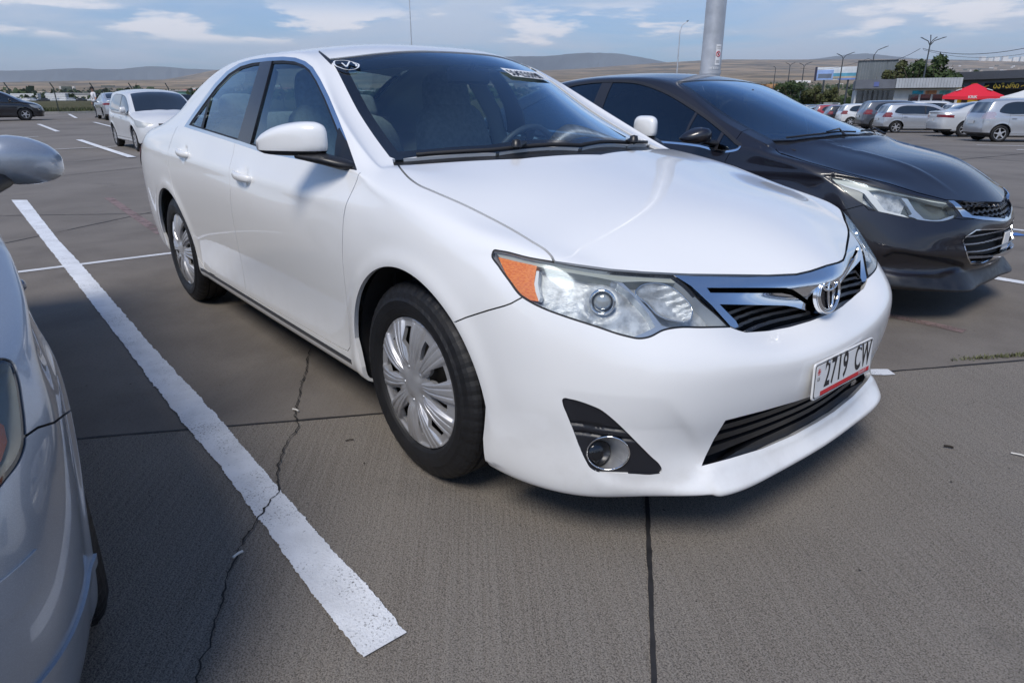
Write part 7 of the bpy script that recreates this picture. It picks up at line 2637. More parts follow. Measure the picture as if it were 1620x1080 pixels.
    for x in doorsx:
        f = lambda V: np.where((np.abs(V[:, 1]) > .7) & (V[:, 2] < belt + .02) & (V[:, 2] > .31), np.abs(V[:, 0] - x - .10 * np.clip(.6 - V[:, 2], 0, 1)) - .0035, 1.)
        S = S.refine(f, .02, 2); a, S = S.split(f); sh = a if sh is None else sh + a
    f = lambda V: np.where((np.abs(V[:, 1]) > .7) & (V[:, 0] < doorsx[0]) & (V[:, 0] > doorsx[2]), np.abs(V[:, 2] - .31) - .004, 1.)
    S = S.refine(f, .02, 1); a, S = S.split(f); sh = sh + a
    out.append(('shut_line_seal', sh, 'gap'))
    out.insert(0, ('body', S, 'paint'))
    # meshes
    res = []
    two = ('headlight', 'tail_light', 'side_glass', 'window_frame', 'pillar_trim')
    for part, q, key in [(p_, w_, k_) for p_, q_, k_ in out for w_ in ((q_, q_.mirror()) if p_ in two else (q_.both(),))]:
        q.V = q.V * k; q.N = q.N / np.array(k); q.N /= np.linalg.norm(q.N, axis=1)[:, None]
        me_o = mesh_np(part, q.V, q.T, BLACKTRIM, None, N=q.N); me = me_o.data
        bpy.data.objects.remove(me_o); res.append((part, me, key))
    _gen[kind] = (res, k, wb, R_, rear_x, front_x)
    return _gen[kind]


LAMPG = simple('far_lamp', (0.36, 0.38, 0.39), .5, .2)
CARGLASS = simple('car_glass_dark', (0.012, 0.016, 0.020), .05, coat=1.0)
_wheels = {}


def bg_car(kind, name, paintmat, pos, az, label, category='car', group=None, red=REDLENS, spokes=6, rails=False, hatch=False):
    """pos = (x, y) of the middle of the rear axle on the ground, az = heading"""
    res, k, wb, R_, rear_x, front_x = gen_kind(kind)
    h = np.array([math.cos(az), math.sin(az)])
    WB = wb * k[0]
    ox, oy = pos[0] + h[0] * WB, pos[1] + h[1] * WB
    zr = float(gz(pos[0], pos[1])); zf = float(gz(ox, oy))
    e = empty(name, (ox, oy, zf), az)
    e.rotation_euler = (0, math.atan2(zr - zf, WB) * 1.0, az)
    tag(e, label, category, group)
    mats = dict(paint=paintmat, glass=CARGLASS, black=BLACKTRIM, lamp=LAMPG, red=red, gap=GAPDARK)
    for part, me, key in res:
        o = bpy.data.objects.new(part, me); link(o, e)
        o.material_slots[0].link = 'OBJECT'; o.material_slots[0].material = mats[key]
    key = (kind, spokes)
    if key not in _wheels:
        w = make_wheel(spokes, R_ * k[2] if kind != 'suv' else R_ * 1.12, .20, .19, False, None)
        _wheels[key] = w; proto = w; proto.parent = e; first = True
    else:
        proto = copy_tree(_wheels[key], e); first = False
    rad = R_ * k[2] if kind != 'suv' else R_ * 1.12
    place_wheels(proto, e, ((0.0, .755 * k[1]), (-WB, .755 * k[1])), rad)
    b = MB(); b.box((-WB / 2, 0, .26), (WB + .9, 1.35 * k[1], .16)); b.build('underbody', UNDER, e)
    for sg in (-1, 1):
        b = MB(); b.lathe([(.0, .0), (.02, .05), (.06, .075), (.085, .06), (.09, .0)], 12, 'y')
        b.V = [(x * .8 - .50 * k[0], sg * (.86 * k[1] + y * 1.6), z * .9 + 1.0 * k[2]) for x, y, z in b.V]; b.build('side_mirror', paintmat, e)
        for x_ in (-1.12, -2.15):
            b = MB(); b.box((x_ * k[0], sg * .885 * k[1], .83 * k[2]), (.17, .03, .025), bev=.01); b.build('door_handle', paintmat, e)
    b = MB(); b.box(((rear_x - .012) * k[0], 0, .70 * k[2]), (.01, .45, .11)); b.build('rear_plate', simple('plate_white', (0.74, 0.74, 0.73), .35), e)
    b = MB(); b.box(((front_x + .012) * k[0], 0, .45 * k[2]), (.01, .45, .11)); b.build('front_plate', simple('plate_white', (0.74, 0.74, 0.73), .35), e)
    if rails:
        for sg in (-1, 1):
            b = MB(); b.tube([(x * k[0], sg * .62 * k[1], (1.44 + (.05 if i in (1, 2) else .0)) * k[2]) for i, x in enumerate((-.9, -1.1, -2.4, -2.6))], .018, 6); b.build('roof_rail', SATIN, e)
    return e


def rear_axle_px(px_, depth, track=.84, az=0.0, side=-1):
    """middle of the rear axle when the near-side rear tyre meets the ground at pixel px_ at the given depth"""
    q = at(px_[0], px_[1], d=depth)
    # left normal of the heading
    n_ = np.array([-math.sin(az), math.cos(az)])
    return (q[0] + n_[0] * track * (-side) * 1.0, q[1] + n_[1] * track * (-side) * 1.0)


P_SILV = paint('car_silver', (0.42, 0.44, 0.47), flake=.3, metal=.5, rough=.3)
P_WHITE = paint('car_white', (0.62, 0.63, 0.64), rough=.3)
P_PEARL = paint('car_pearl', (0.48, 0.50, 0.52), rough=.3)
P_BLACK = paint('car_black', (0.010, 0.011, 0.015), rough=.25)
P_GREY = paint('car_grey', (0.075, 0.085, 0.105), flake=.5, metal=.4, rough=.3)
P_RED = paint('car_red', (0.30, 0.015, 0.02), rough=.3)
P_BLUE = paint('car_navy', (0.008, 0.016, 0.055), flake=.8, metal=.3, rough=.25)
P_LBLUE = paint('car_pale_blue', (0.22, 0.30, 0.36), metal=.4, rough=.3)
CLEARL = simple('clear_tail', (0.50, 0.42, 0.44), .12, .4, coat=1.0)
ROWAZ = R(40)


def row(kind, name, mat, px_, d, label, **kw):
    az = kw.pop('az', ROWAZ)
    return bg_car(kind, name, mat, rear_axle_px(px_, d, .80, az, -1), az, label, **kw)


G1 = 'cars parked in the rows across the lot'
row('hatch', 'hatchback', P_SILV, (1578, 224), 24.1, 'silver hatchback with clear tail lights, nearest car of the right row', group=G1, red=CLEARL, spokes=5)
row('saloon', 'sedan', P_PEARL, (1523, 217), 28.5, 'pearl white sedan tail with red lamps beside the nearest silver hatchback', group=G1)
row('low_hatch', 'hatchback', P_SILV, (1416, 206), 33.5, 'low silver hatchback seen side-on between the white sedan and the grey crossover', group=G1, spokes=6)
row('suv', 'crossover', P_GREY, (1384, 200.5), 38, 'dark grey crossover with high red lamps behind the low silver hatchback', group=G1)
row('wide_hatch', 'hatchback', P_WHITE, (1345, 193), 47, 'white hatchback between the grey crossover and the black hatchback', group=G1)
row('low_hatch', 'hatchback', P_BLACK, (1322, 188), 52, 'black hatchback left of the white hatchback in the right row', group=G1)
row('hatch', 'hatchback', P_RED, (1302, 184), 58, 'dark red hatchback behind the black one in the right row', group=G1)
row('low_hatch', 'hatchback', P_LBLUE, (1283, 180), 64, 'pale blue hatchback at the left end of the right row', group=G1)
row('wagon', 'van', P_WHITE, (1452, 190), 50, 'long white minivan roof showing above the low silver hatchback', group=G1, rails=True)
row('suv', 'crossover', P_PEARL, (1388, 184), 56, 'silver grey wagon roof above the dark grey crossover', group=G1, rails=True)
row('hatch', 'hatchback', P_WHITE, (1512, 196), 44, 'white hatchback roof between the minivan and the white sedan', group=G1)
row('saloon', 'sedan', P_WHITE, (1308, 174), 74, 'white sedan in the second row above the red hatchback', group=G1)
# the next slot beyond the dark sedan, only its bonnet in view
bg_car('saloon', 'sedan', P_BLUE, (-5.95, 8.0), 0.0, 'navy blue car whose bonnet shows beyond the dark sedan windscreen', 'car')
# left side
bg_car('hatch', 'hatchback', P_WHITE, (-20.45, 2.72), 0.0, 'white hatchback facing the camera behind the rear of the white sedan', 'car', spokes=7)
_p = at(171, 196, d=37)
bg_car('saloon', 'sedan', P_SILV, (_p[0] - .2, _p[1] + .78), R(178), 'silver sedan seen from behind beside the man in a white shirt', 'car')
_p = at(46, 190, d=37)
bg_car('suv', 'suv', P_BLACK, (_p[0] - 2.83, _p[1] + .0), R(90), 'black suv in profile at the far left, front wheel in view', 'car', spokes=5).location = (_p[0] - .84, _p[1] - .1, float(gz(_p[0], _p[1])))
_p = at(290, 178, d=44)
bg_car('low_hatch', 'hatchback', P_BLACK, (_p[0], _p[1]), R(178), 'dark car roof just right of the white hatchback', 'car')
# far rows of small cars under the trees
_far = [(1238, 160, 95, P_WHITE), (1252, 159, 98, P_SILV), (1262, 161, 88, P_WHITE), (1272, 158, 100, P_RED), (1284, 160, 92, P_SILV), (1296, 158, 98, P_WHITE), (1310, 160, 90, P_BLACK),
        (1322, 158, 96, P_SILV), (1337, 160, 90, P_PEARL), (1352, 161, 88, P_BLACK), (1366, 162, 84, P_WHITE), (1243, 165, 82, P_BLACK), (1258, 166, 80, P_WHITE), (1275, 167, 78, P_SILV), (1292, 168, 76, P_GREY), (1231, 168, 74, P_SILV), (1218, 160, 92, P_WHITE)]
_names = {id(P_WHITE): 'white', id(P_SILV): 'silver', id(P_RED): 'red', id(P_BLACK): 'black', id(P_PEARL): 'pearl', id(P_GREY): 'grey'}
for _i, (_a, _b, _d, _m) in enumerate(_far):
    _q = at(_a, _b + 7, d=_d)
    _kind = ('hatch', 'saloon', 'suv')[_i % 3]
    bg_car(_kind, 'parked_car', _m, (_q[0], _q[1]), R(40 if _i < 11 else 215), 'distant %s %s in the far rows, number %s from the left' % (_names[id(_m)], {'hatch': 'hatchback', 'saloon': 'sedan', 'suv': 'crossover'}[_kind], 'one two three four five six seven eight nine ten eleven twelve thirteen fourteen fifteen sixteen seventeen'.split()[sorted(q[0] for q in _far).index(_a)]), 'car', 'distant cars below the trees')
# unseen cars added behind the photographer to give the paintwork something to reflect
for _i, (_k2, _m, _y) in enumerate((('suv', P_GREY, -9.6), ('hatch', P_WHITE, -4.4), ('saloon', P_BLACK, -1.7), ('low_hatch', P_SILV, 3.6), ('suv', P_PEARL, 6.3))):
    bg_car(_k2, 'parked_car', _m, (12.6, _y), R(180), '%s car %s in the unseen row added behind the photographer for reflections' % (_names[id(_m)], ('leftmost', 'second', 'third', 'fourth', 'last')[_i]), 'car')
bg_car('hatch', 'hatchback', P_WHITE, (-2.6, -5.5), 0.0, 'white hatchback added for reflections beyond the silver car, out of the picture to the left', 'car')  # another unseen car, added to reflect in the white sedan's doors

# ------------------------------------------------------------------ poles, fence, buildings, trees
GALV = simple('galvanised', (0.52, 0.53, 0.55), .42, .55, vary=.18, vscale=3)
DARKMETAL = simple('dark_pole', (0.055, 0.065, 0.075), .6, .3)
# the big mast behind the dark sedan
_c = at(1123, 118, d=9.9); mx, my = _c[0], _c[1]
mast = empty('lighting_mast', (mx, my, 0)); tag(mast, 'thick grey steel mast rising behind the dark sedan, no-smoking sticker on it', 'mast')
b = MB(); b.lathe([(.150, 0), (.150, 1.0), (.142, 3.5), (.130, 8), (.115, 14), (.0, 14)], 40, 'z'); b.V = [(x, y, z) for x, y, z in b.V]; b.build('mast_tube', GALV, mast)
b = MB(); b.lathe([(.24, 0), (.24, .025), (.155, .03)], 32, 'z'); b.build('base_flange', GALV, mast)
b = MB(); b.lathe([(.156, 1.62), (.156, 1.665)], 40, 'z'); b.build('joint_band', GALV, mast)
_v = np.array([CAM[0] - mx, CAM[1] - my]); _az = math.atan2(_v[1], _v[0])


def on_mast(da, z, r=.1495):
    a = _az + da
    return (r * math.cos(a), r * math.sin(a), z)


def mast_patch(da0, da1, z0, z1, r, mat, nm, parent=mast, n=8):
    b = MB(); V_ = [on_mast(da0 + (da1 - da0) * i / n, z, r) for z in (z0, z1) for i in range(n + 1)]
    b.add(V_, [(i, i + 1, n + 2 + i, n + 1 + i) for i in range(n)], True); return b.build(nm, mat, parent)


STW = simple('sticker_white', (0.72, 0.73, 0.74), .5)
mast_patch(.38, .98, 1.74, 2.02, .1515, STW, 'warning_sticker')
zc_ = 1.89
b = MB()
ring = [on_mast(.66 + .21 * math.cos(t), zc_ + .034 * math.sin(t), .1528) for t in np.linspace(0, 2 * math.pi, 28)]
b.tube(ring, .005, 6, cap=False); b.tube([on_mast(.66 - .15, zc_ + .024, .1528), on_mast(.66 + .15, zc_ - .024, .1528)], .005, 6); b.build('ban_ring', simple('sign_red', (.55, .02, .03), .4), mast)
mast_patch(.60, .72, zc_ - .016, zc_ + .016, .1530, BLACKTRIM, 'ban_symbol')
for z_ in (1.985, 1.965, 1.80, 1.785, 1.77): mast_patch(.46, .90, z_, z_ + .005, .1530, simple('print_grey', (.2, .2, .2), .6), 'sticker_print')
mast_patch(-.1, .98, 1.685, 1.715, .1515, simple('faded_strip', (.55, .57, .60), .5), 'number_strip')
for da in (.15, .40, .62, .85): mast_patch(da, da + .05, 1.693, 1.705, .1530, BLACKTRIM, 'strip_mark')


def lamp_post(px_, d, top_row, arms, label, r=.06, mat=GALV, name='street_lamp', lean=0.0, group=None):
    base = at(px_[0], px_[1], d=d); g = float(gz(base[0], base[1])); top = at(px_[0], top_row, d=d)[2]
    e = empty(name, (base[0], base[1], g)); tag(e, label, 'street lamp', group)
    H_ = top - g
    b = MB(); b.tube([(0, 0, 0), (0, 0, H_ * .55), (0, 0, H_)], [r * 1.5, r * 1.1, r * .7], 10); b.build('post', mat, e)
    side = np.array([_rh[0], _rh[1]])
    for dx_, dz_ in arms:
        b = MB(); b.tube([(0, 0, H_ - .05), (side[0] * dx_ * .3, side[1] * dx_ * .3, H_ + dz_ * .6), (side[0] * dx_, side[1] * dx_, H_ + dz_)], r * .55, 8); b.build('lamp_arm', mat, e)
        b = MB(); b.tube([(side[0] * dx_ * .98, side[1] * dx_ * .98, H_ + dz_), (side[0] * dx_ * 1.25, side[1] * dx_ * 1.25, H_ + dz_ * 1.12)], [.09, .06], 8, flat=(1.2, .6)); b.build('lamp_head', DARKMETAL, e)
    return e


lamp_post((653, 110), 60, 4, [(.35, .5)], 'thin grey lamp post behind the white car roof, top near the picture edge', r=.05)
lamp_post((1069, 140), 62, 52, [(.55, .75)], 'thin lamp post with one arm left of the thick mast', r=.06)
lamp_post((1456, 150), 80, 74, [(-1.0, .75), (.55, .8), (-.1, 1.0), (1.4, .8)], 'dark lamp post with four arms above the trees', r=.09, mat=DARKMETAL)
lamp_post((1374, 140), 105, 88, [(1.6, 1.1)], 'dark lamp post standing over the big grey panel', r=.10, mat=DARKMETAL)
lamp_post((1325, 150), 118, 94, [(-1.0, .7), (1.5, .9)], 'two-armed lamp post in front of the billboard', r=.11, mat=DARKMETAL)
lamp_post((1266, 150), 130, 106, [(-.8, .5), (1.2, .7)], 'two-armed lamp post above the dark round tree', r=.10, mat=DARKMETAL)
lamp_post((1244, 150), 140, 105, [(-.8, .5), (.8, .5)], 'two-armed lamp post left of the dark round tree', r=.10, mat=DARKMETAL)
lamp_post((1222, 150), 150, 109, [(-.5, .4)], 'far lamp post right of the thick mast', r=.09, mat=DARKMETAL)


def cable(p0, d0, p1, d1, sag, label, r=.03):
    a = at(*p0, d=d0); c = at(*p1, d=d1); pts = []
    for t in np.linspace(0, 1, 24):
        q = a + (c - a) * t; pts.append((q[0], q[1], q[2] - sag * 4 * t * (1 - t)))
    b = MB(); b.tube(pts, r, 5); tag(b.build('cable', DARKMETAL), label, 'cable')


cable((1460, 77), 80, (1760, 35), 55, 1.4, 'upper cable sagging from the four-armed lamp post to the right edge')
cable((1460, 79), 80, (1700, 66), 70, 1.2, 'lower cable running from the four-armed lamp post to the right edge', .02)
cable((1374, 93), 105, (1456, 77), 80, .9, 'cable between the lamp post over the grey panel and the four-armed one', .03)
cable((1266, 108), 130, (1374, 93), 105, .8, 'thin cable above the billboard between two lamp posts', .025)

# chain-link fence with leaning posts on the far left
FENCEG = simple('fence_green', (0.045, 0.06, 0.055), .7, .2)
fe = empty('fence', tuple(at(90, 176, d=50))); tag(fe, 'thin green wire fence with angled post tops behind the black suv', 'fence')
fe.location = (0, 0, 0)
prev = None
fpts = [(-60, 181, 48), (22, 178, 49), (93, 176, 50), (155, 175, 51.5), (215, 173.5, 53), (272, 172, 55), (330, 171, 57), (390, 170, 59), (450, 169, 61), (510, 168, 63), (570, 168, 65)]
for i, (a_, b_, d_) in enumerate(fpts):
    q = at(a_, b_, d=d_); g = float(gz(q[0], q[1])); tp = at(a_ - (3 if i < 9 else 0), 131 + .2 * i, d=d_)[2]
    b = MB(); b.tube([(q[0], q[1], g), (q[0] - .1, q[1], g + (tp - g) * .82), (q[0] - .22 * _rh[0], q[1] - .22 * _rh[1], tp)], .045, 6); b.build('fence_post', FENCEG, fe)
    if prev is not None:
        (pq, pg, pt) = prev
        b = MB()
        for u in np.linspace(.04, .82, 12):
            b.tube([(pq[0], pq[1], pg + (pt - pg) * u), (q[0], q[1], g + (tp - g) * u)], .0045, 3, cap=False)
        for u in np.linspace(0, 1, 34):
            x_, y_ = pq[0] + (q[0] - pq[0]) * u, pq[1] + (q[1] - pq[1]) * u; z0 = pg + (g - pg) * u
            b.tube([(x_, y_, z0), (x_, y_, z0 + (tp - g) * .82)], .0035, 3, cap=False)
        b.build('wire_mesh', FENCEG, fe)
    prev = (q, g, tp)
# kerb at the foot of the fence
KERB = simple('kerb_concrete', (0.30, 0.29, 0.27), .85, vary=.15)
kp = [at(a_, b_ + 2, d=d_ - 1.2) for a_, b_, d_ in fpts]
b = MB()
for p, q in zip(kp[:-1], kp[1:]):
    z0, z1 = float(gz(p[0], p[1])), float(gz(q[0], q[1])); n_ = np.array([-(q - p)[1], (q - p)[0]]); n_ = n_ / np.linalg.norm(n_) * .12
    b.add([(p[0], p[1], z0 - .05), (q[0], q[1], z1 - .05), (q[0], q[1], z1 + .14), (p[0], p[1], z0 + .14), (p[0] + n_[0], p[1] + n_[1], z0 - .05), (q[0] + n_[0], q[1] + n_[1], z1 - .05), (q[0] + n_[0], q[1] + n_[1], z1 + .14), (p[0] + n_[0], p[1] + n_[1], z0 + .14)],
          [(0, 1, 2, 3), (7, 6, 5, 4), (3, 2, 6, 7)])
tag(b.build('kerb', KERB), kind='structure')
# tall grass strip behind the kerb
b = MB(); rg = np.random.default_rng(5)
for k in range(5200):
    u = rg.random() * (len(kp) - 1.001); i = int(u); p = kp[i] + (kp[i + 1] - kp[i]) * (u - i); off = .3 + rg.random() ** 1.6 * 9
    hd = (p[:2] - CAM[:2]) / np.linalg.norm(p[:2] - CAM[:2]); x_, y_ = p[0] + hd[0] * off, p[1] + hd[1] * off
    z_ = float(gz(x_, y_)); h_ = rg.uniform(.1, .45); a_ = rg.uniform(0, 6.28); w_ = .05
    b.add([(x_ - w_ * math.sin(a_), y_ + w_ * math.cos(a_), z_ - .05), (x_ + w_ * math.sin(a_), y_ - w_ * math.cos(a_), z_ - .05), (x_ + .12 * math.cos(a_), y_ + .12 * math.sin(a_), z_ + h_)], [(0, 1, 2)])
tag(b.build('grass', simple('verge_grass', (0.055, 0.065, 0.022), .85, vary=.45, vscale=.8)), kind='stuff')


def foliage_mat(name, c0, c1):
    t = NT(name); c = t.coord()
    n_ = t.noise(c, .9, 4, .6); n2 = t.noise(c, 9, 3, .6)
    col = t.mix(t.ramp(n_, .3, .7), c0, c1); col = t.mix(t.math('MULTIPLY', t.ramp(n2, .4, .7), .5), col, tuple(k * 1.5 for k in c1))
    t.set(color=col, rough=.7, spec=.25); return t.m


FOL = [foliage_mat('leaves_dark', (.022, .040, .014), (.050, .075, .026)), foliage_mat('leaves_olive', (.040, .050, .018), (.085, .092, .035))]
BARK = simple('bark', (.09, .07, .05), .9, vary=.3, vscale=4)


def tree(px_, d, top_row, width_px, label, mat=0, seed=0, blobs=9, dens=1.0, group=None, shape=1.0):
    rg = np.random.default_rng(seed); q = at(px_[0], px_[1], d=d); g = float(gz(q[0], q[1])); top = at(px_[0], top_row, d=d)[2]; H_ = top - g; W_ = width_px / FPX * d / 2 * 1.3
    e = empty('tree', (q[0], q[1], g)); tag(e, label, 'tree', group)
    b = MB(); b.tube([(0, 0, -.1), (.05, .02, H_ * .35), (.0, .1, H_ * .75)], [W_ * .07, W_ * .05, .03], 7)
    for k in range(6):
        a = rg.uniform(0, 6.28); b.tube([(.03, 0, H_ * rg.uniform(.2, .4)), (W_ * .4 * math.cos(a), W_ * .4 * math.sin(a), H_ * .6), (W_ * .7 * math.cos(a), W_ * .7 * math.sin(a), H_ * .78)], [W_ * .035, W_ * .02, .015], 5)
    b.build('trunk', BARK, e)
    cs = [(rg.uniform(-.72, .72) * W_, rg.uniform(-.72, .72) * W_, H_ * rg.uniform(.25, .80), rg.uniform(.32, .52) * W_) for _ in range(blobs)] + [(0, 0, H_ * .82, W_ * .33 * shape)]
    V_ = []; n_ = int(2300 * dens); lf = W_ * .085 + .04
    for k in range(n_):
        cx_, cy_, cz_, r_ = cs[rg.integers(len(cs))]
        v = rg.normal(0, 1, 3); v /= np.linalg.norm(v); rr = r_ * rg.uniform(.55, 1.08) ** .6
        p = np.array([cx_ + v[0] * rr, cy_ + v[1] * rr, min(cz_ + v[2] * rr * .95, H_ * rg.uniform(.93, 1.0))]); p[2] = max(p[2], H_ * .12)
        a1 = rg.normal(0, 1, 3); a1 /= np.linalg.norm(a1); a2 = np.cross(a1, v); a2 /= max(1e-6, np.linalg.norm(a2)); s_ = lf * rg.uniform(.5, 1.3)
        V_ += [p - a1 * s_, p + a2 * s_ * .6, p + a1 * s_, p - a2 * s_ * .6]
    V_ = np.array(V_); F_ = np.arange(len(V_)).reshape(-1, 4)
    mesh_np('crown', V_, F_, FOL[mat], e, smooth=False)
    return e


tree((1476, 150), 86, 79, 50, 'tallest dark green tree right of the four-armed lamp post', 0, 1, 11, 1.5)
tree((1446, 150), 87, 88, 46, 'bushy green tree left of the four-armed lamp post', 0, 2, 9)
tree((1418, 150), 90, 88, 40, 'sparse olive tree in front of the big grey panel', 1, 3, 8, .8)
tree((1398, 150), 92, 104, 34, 'low olive tree at the left of the tree group', 1, 4, 8, .8)
tree((1540, 130), 130, 102, 20, 'small far tree above the dark building', 0, 5, 6, .7)
tree((1249, 160), 120, 125, 34, 'dark round tree left of the billboard', 0, 6, 10, 1.1)
tree((1290, 162), 118, 134, 30, 'olive tree below the billboard', 1, 7, 8, .9)
tree((1318, 162), 116, 135, 22, 'low tree right of the olive one below the billboard', 1, 8, 7, .8)
tree((1355, 165), 100, 138, 20, 'green bush in front of the grey shop front', 0, 9, 7, .8)
tree((1222, 150), 210, 132, 18, 'far bush beside the thick mast', 0, 10, 6, .6)

# --- shops on the right
WALLW = simple('shop_wall', (0.55, 0.55, 0.54), .7, vary=.1, vscale=1.0)
FASL = simple('fascia_light', (0.42, 0.44, 0.46), .45, .3, vary=.08, vscale=1)
FASD = simple('fascia_grey', (0.12, 0.13, 0.155), .55, vary=.12, vscale=1)
SHADEG = simple('shop_glass', (0.02, 0.024, 0.03), .08, coat=.8)


def frame_at(a0, a1, d0, d1):
    p = at(a0, 150, d=d0); q = at(a1, 150, d=d1); e = np.array([q[0] - p[0], q[1] - p[1]]); L = np.linalg.norm(e); e /= L
    n_ = np.array([e[1], -e[0]])
    if n_ @ (CAM[:2] - p[:2]) < 0: n_ = -n_
    return p[:2], e, n_, L


def slab(b, fr, u0, u1, z0, z1, o0, o1, mi=0):
    p, e, n_, L = fr; b.mi = mi
    A = [p + e * u + n_ * o for u, o in ((u0, o0), (u1, o0), (u1, o1), (u0, o1))]
    b.add([(x, y, z0) for x, y in A] + [(x, y, z1) for x, y in A], [(0, 3, 2, 1), (4, 5, 6, 7), (0, 1, 5, 4), (1, 2, 6, 5), (2, 3, 7, 6), (3, 0, 4, 7)])


def zrow(row_, d): return float(at(810, row_, d=d)[2])


fr1 = frame_at(1352, 1516, 78, 74); D1 = 76; g1 = float(gz(*fr1[0])) - .3
hz = lambda r_: zrow(r_ + 1, D1)
shop = empty('shop'); tag(shop, 'low shop with a light metal fascia right part and a dark grey fascia left part', 'shop')
L1 = fr1[3]; uL = L1 * (63 / 164)
b = MB(); slab(b, fr1, 0, L1, g1, hz(141), -9, 0); b.build('wall', WALLW, shop)
b = MB(); slab(b, fr1, -.1, uL, hz(140.5), hz(126), -8, .8); b.build('dark_fascia', FASD, shop)
b = MB()
for k in range(22):
    u0 = uL + .02 + (L1 - uL) * k / 22; slab(b, fr1, u0, u0 + (L1 - uL) / 22 - .02, hz(140), hz(125), -8, 1.1 + .0 * k)
b.build('light_fascia', FASL, shop)
b = MB(); slab(b, fr1, uL * .45, uL * .58, hz(137), hz(130), .8, .86); b.build('blue_sign', simple('sign_blue', (.10, .13, .32), .5), shop)
for k in range(7):
    b = MB(); slab(b, fr1, uL * (.05 + .13 * k), uL * (.05 + .13 * k) + .75, g1 + .4, hz(143), -.05, .03); b.build('window', SHADEG, shop)
for k in range(4):
    b = MB(); slab(b, fr1, uL + 1.6 + k * 1.2, uL + 2.6 + k * 1.2, g1 + .5, hz(150), -.05, .03); b.build('window', SHADEG, shop)
for k, (c_, u_) in enumerate((((.03, .35, .50), 1.9), ((.45, .18, .07), 3.2), ((.12, .40, .38), 4.6))):
    b = MB(); slab(b, fr1, uL + u_, uL + u_ + 1.1, hz(149.5), hz(144), .0, .05); b.build('poster', simple('poster_%s' % 'abc'[k], c_, .6, vary=.5, vscale=3), shop)

fr2 = frame_at(1500, 1720, 92, 78); D2 = 84; g2 = float(gz(*fr2[0])) - .3
hz2 = lambda r_: zrow(r_, D2)
blk = empty('shop'); tag(blk, 'long dark shop with yellow pillars and gold lettering behind the red tent', 'shop')
L2 = fr2[3]
b = MB(); slab(b, fr2, 0, L2, g2, hz2(139), -10, 0); b.build('wall', simple('shop_dark', (.035, .037, .045), .6), blk)
b = MB(); slab(b, fr2, -.3, L2, hz2(137), hz2(125), .0, .9); b.build('grey_band', simple('band_grey', (.17, .175, .19), .6), blk)
b = MB(); slab(b, fr2, -.4, L2, hz2(126), hz2(113), -9, 1.6); b.build('roof_edge', simple('roof_edge', (.075, .08, .095), .6, vary=.1), blk)
b = MB(); slab(b, fr2, 5.2, 10.6, hz2(143), hz2(132), .9, 1.0); b.build('sign_board', simple('sign_black', (.012, .012, .014), .4), blk)
b = MB(); slab(b, fr2, 10.8, L2, hz2(146), hz2(137.5), 1.0, 1.1); b.build('sign_board', simple('sign_black', (.012, .012, .014), .4), blk)
YEL = simple('yellow_paint', (.52, .33, .02), .55)
for u_ in (1.2, 3.4, 11.6, 14.6, 18):
    b = MB(); slab(b, fr2, u_, u_ + .8, g2, hz2(131), .0, .95); b.build('pillar', YEL, blk)
GOLD = simple('gold_letters', (.60, .42, .06), .5)
p_, e_, n_, _ = fr2
o_ = p_ + e_ * 7.9 + n_ * 1.03
put_text('sign_lettering', 'ბაზარი', .85, (o_[0], o_[1], hz2(137.5)), (e_[0], e_[1], 0), (0, 0, 1), GOLD, blk, bold=.02)
o_ = p_ + e_ * 13.6 + n_ * 1.13
put_text('sign_lettering', 'ავტო', .7, (o_[0], o_[1], hz2(142)), (e_[0], e_[1], 0), (0, 0, 1), GOLD, blk, bold=.02)
for u_ in (5.5, 10.0):
    a0 = p_ + e_ * u_ + n_ * 1.03; b = MB(); b.tube([(a0[0] - e_[0] * .3, a0[1] - e_[1] * .3, hz2(139)), (a0[0] + e_[0] * .3, a0[1] + e_[1] * .3, hz2(136))], .06, 5); b.build('sign_stroke', GOLD, blk)

# billboard and the big blank panel
fr3 = frame_at(1288, 1351, 132, 128); D3 = 130
bb = empty('billboard'); tag(bb, 'wide billboard with a white and blue picture of a car left of the grey panel', 'billboard')
h3 = lambda r_: zrow(r_, D3); L3 = fr3[3]
for (u0, u1, r0, r1, c_, nm) in ((0, L3, 128, 108, (.62, .66, .70), 'panel'), (0, L3 * .42, 127.5, 112, (.25, .36, .62), 'print_blue'), (.3, L3 * .38, 125, 118, (.12, .15, .2), 'print_car'), (L3 * .42, L3, 122.5, 117.5, (.10, .32, .45), 'print_stripe'),
                               (L3 * .42, L3, 125.5, 122.5, (.42, .36, .28), 'print_sand'), (L3 * .55, L3, 128, 125.5, (.15, .24, .55), 'print_footer'), (-.4, 0, 129, 107, (.03, .03, .06), 'panel_edge')):
    b = MB(); k_ = ('panel', 'print_blue', 'print_car', 'print_stripe', 'print_sand', 'print_footer', 'panel_edge').index(nm); o0 = 0 if k_ == 0 else .16 + .02 * k_
    slab(b, fr3, u0, u1, h3(r0), h3(r1), o0 - .15, o0 + .01 if k_ else .15); b.build(nm, simple('bb_' + nm, c_, .6, vary=.2, vscale=.5), bb)
for u_ in (L3 * .2, L3 * .8):
    a0 = fr3[0] + fr3[1] * u_; b = MB(); b.tube([(a0[0], a0[1], float(gz(a0[0], a0[1])) - .5), (a0[0], a0[1], h3(126))], .18, 8); b.build('support_post', DARKMETAL, bb)
fr4 = frame_at(1351, 1412, 97, 95); h4 = lambda r_: zrow(r_, 96)
pn = empty('hoarding'); tag(pn, 'big blank grey panel on a frame above the dark shop fascia', 'hoarding')
b = MB()
for k in range(14): slab(b, fr4, fr4[3] * k / 14 + .01, fr4[3] * (k + 1) / 14 - .01, h4(129), h4(98.5), -.2, .05 + .02 * (k % 2))
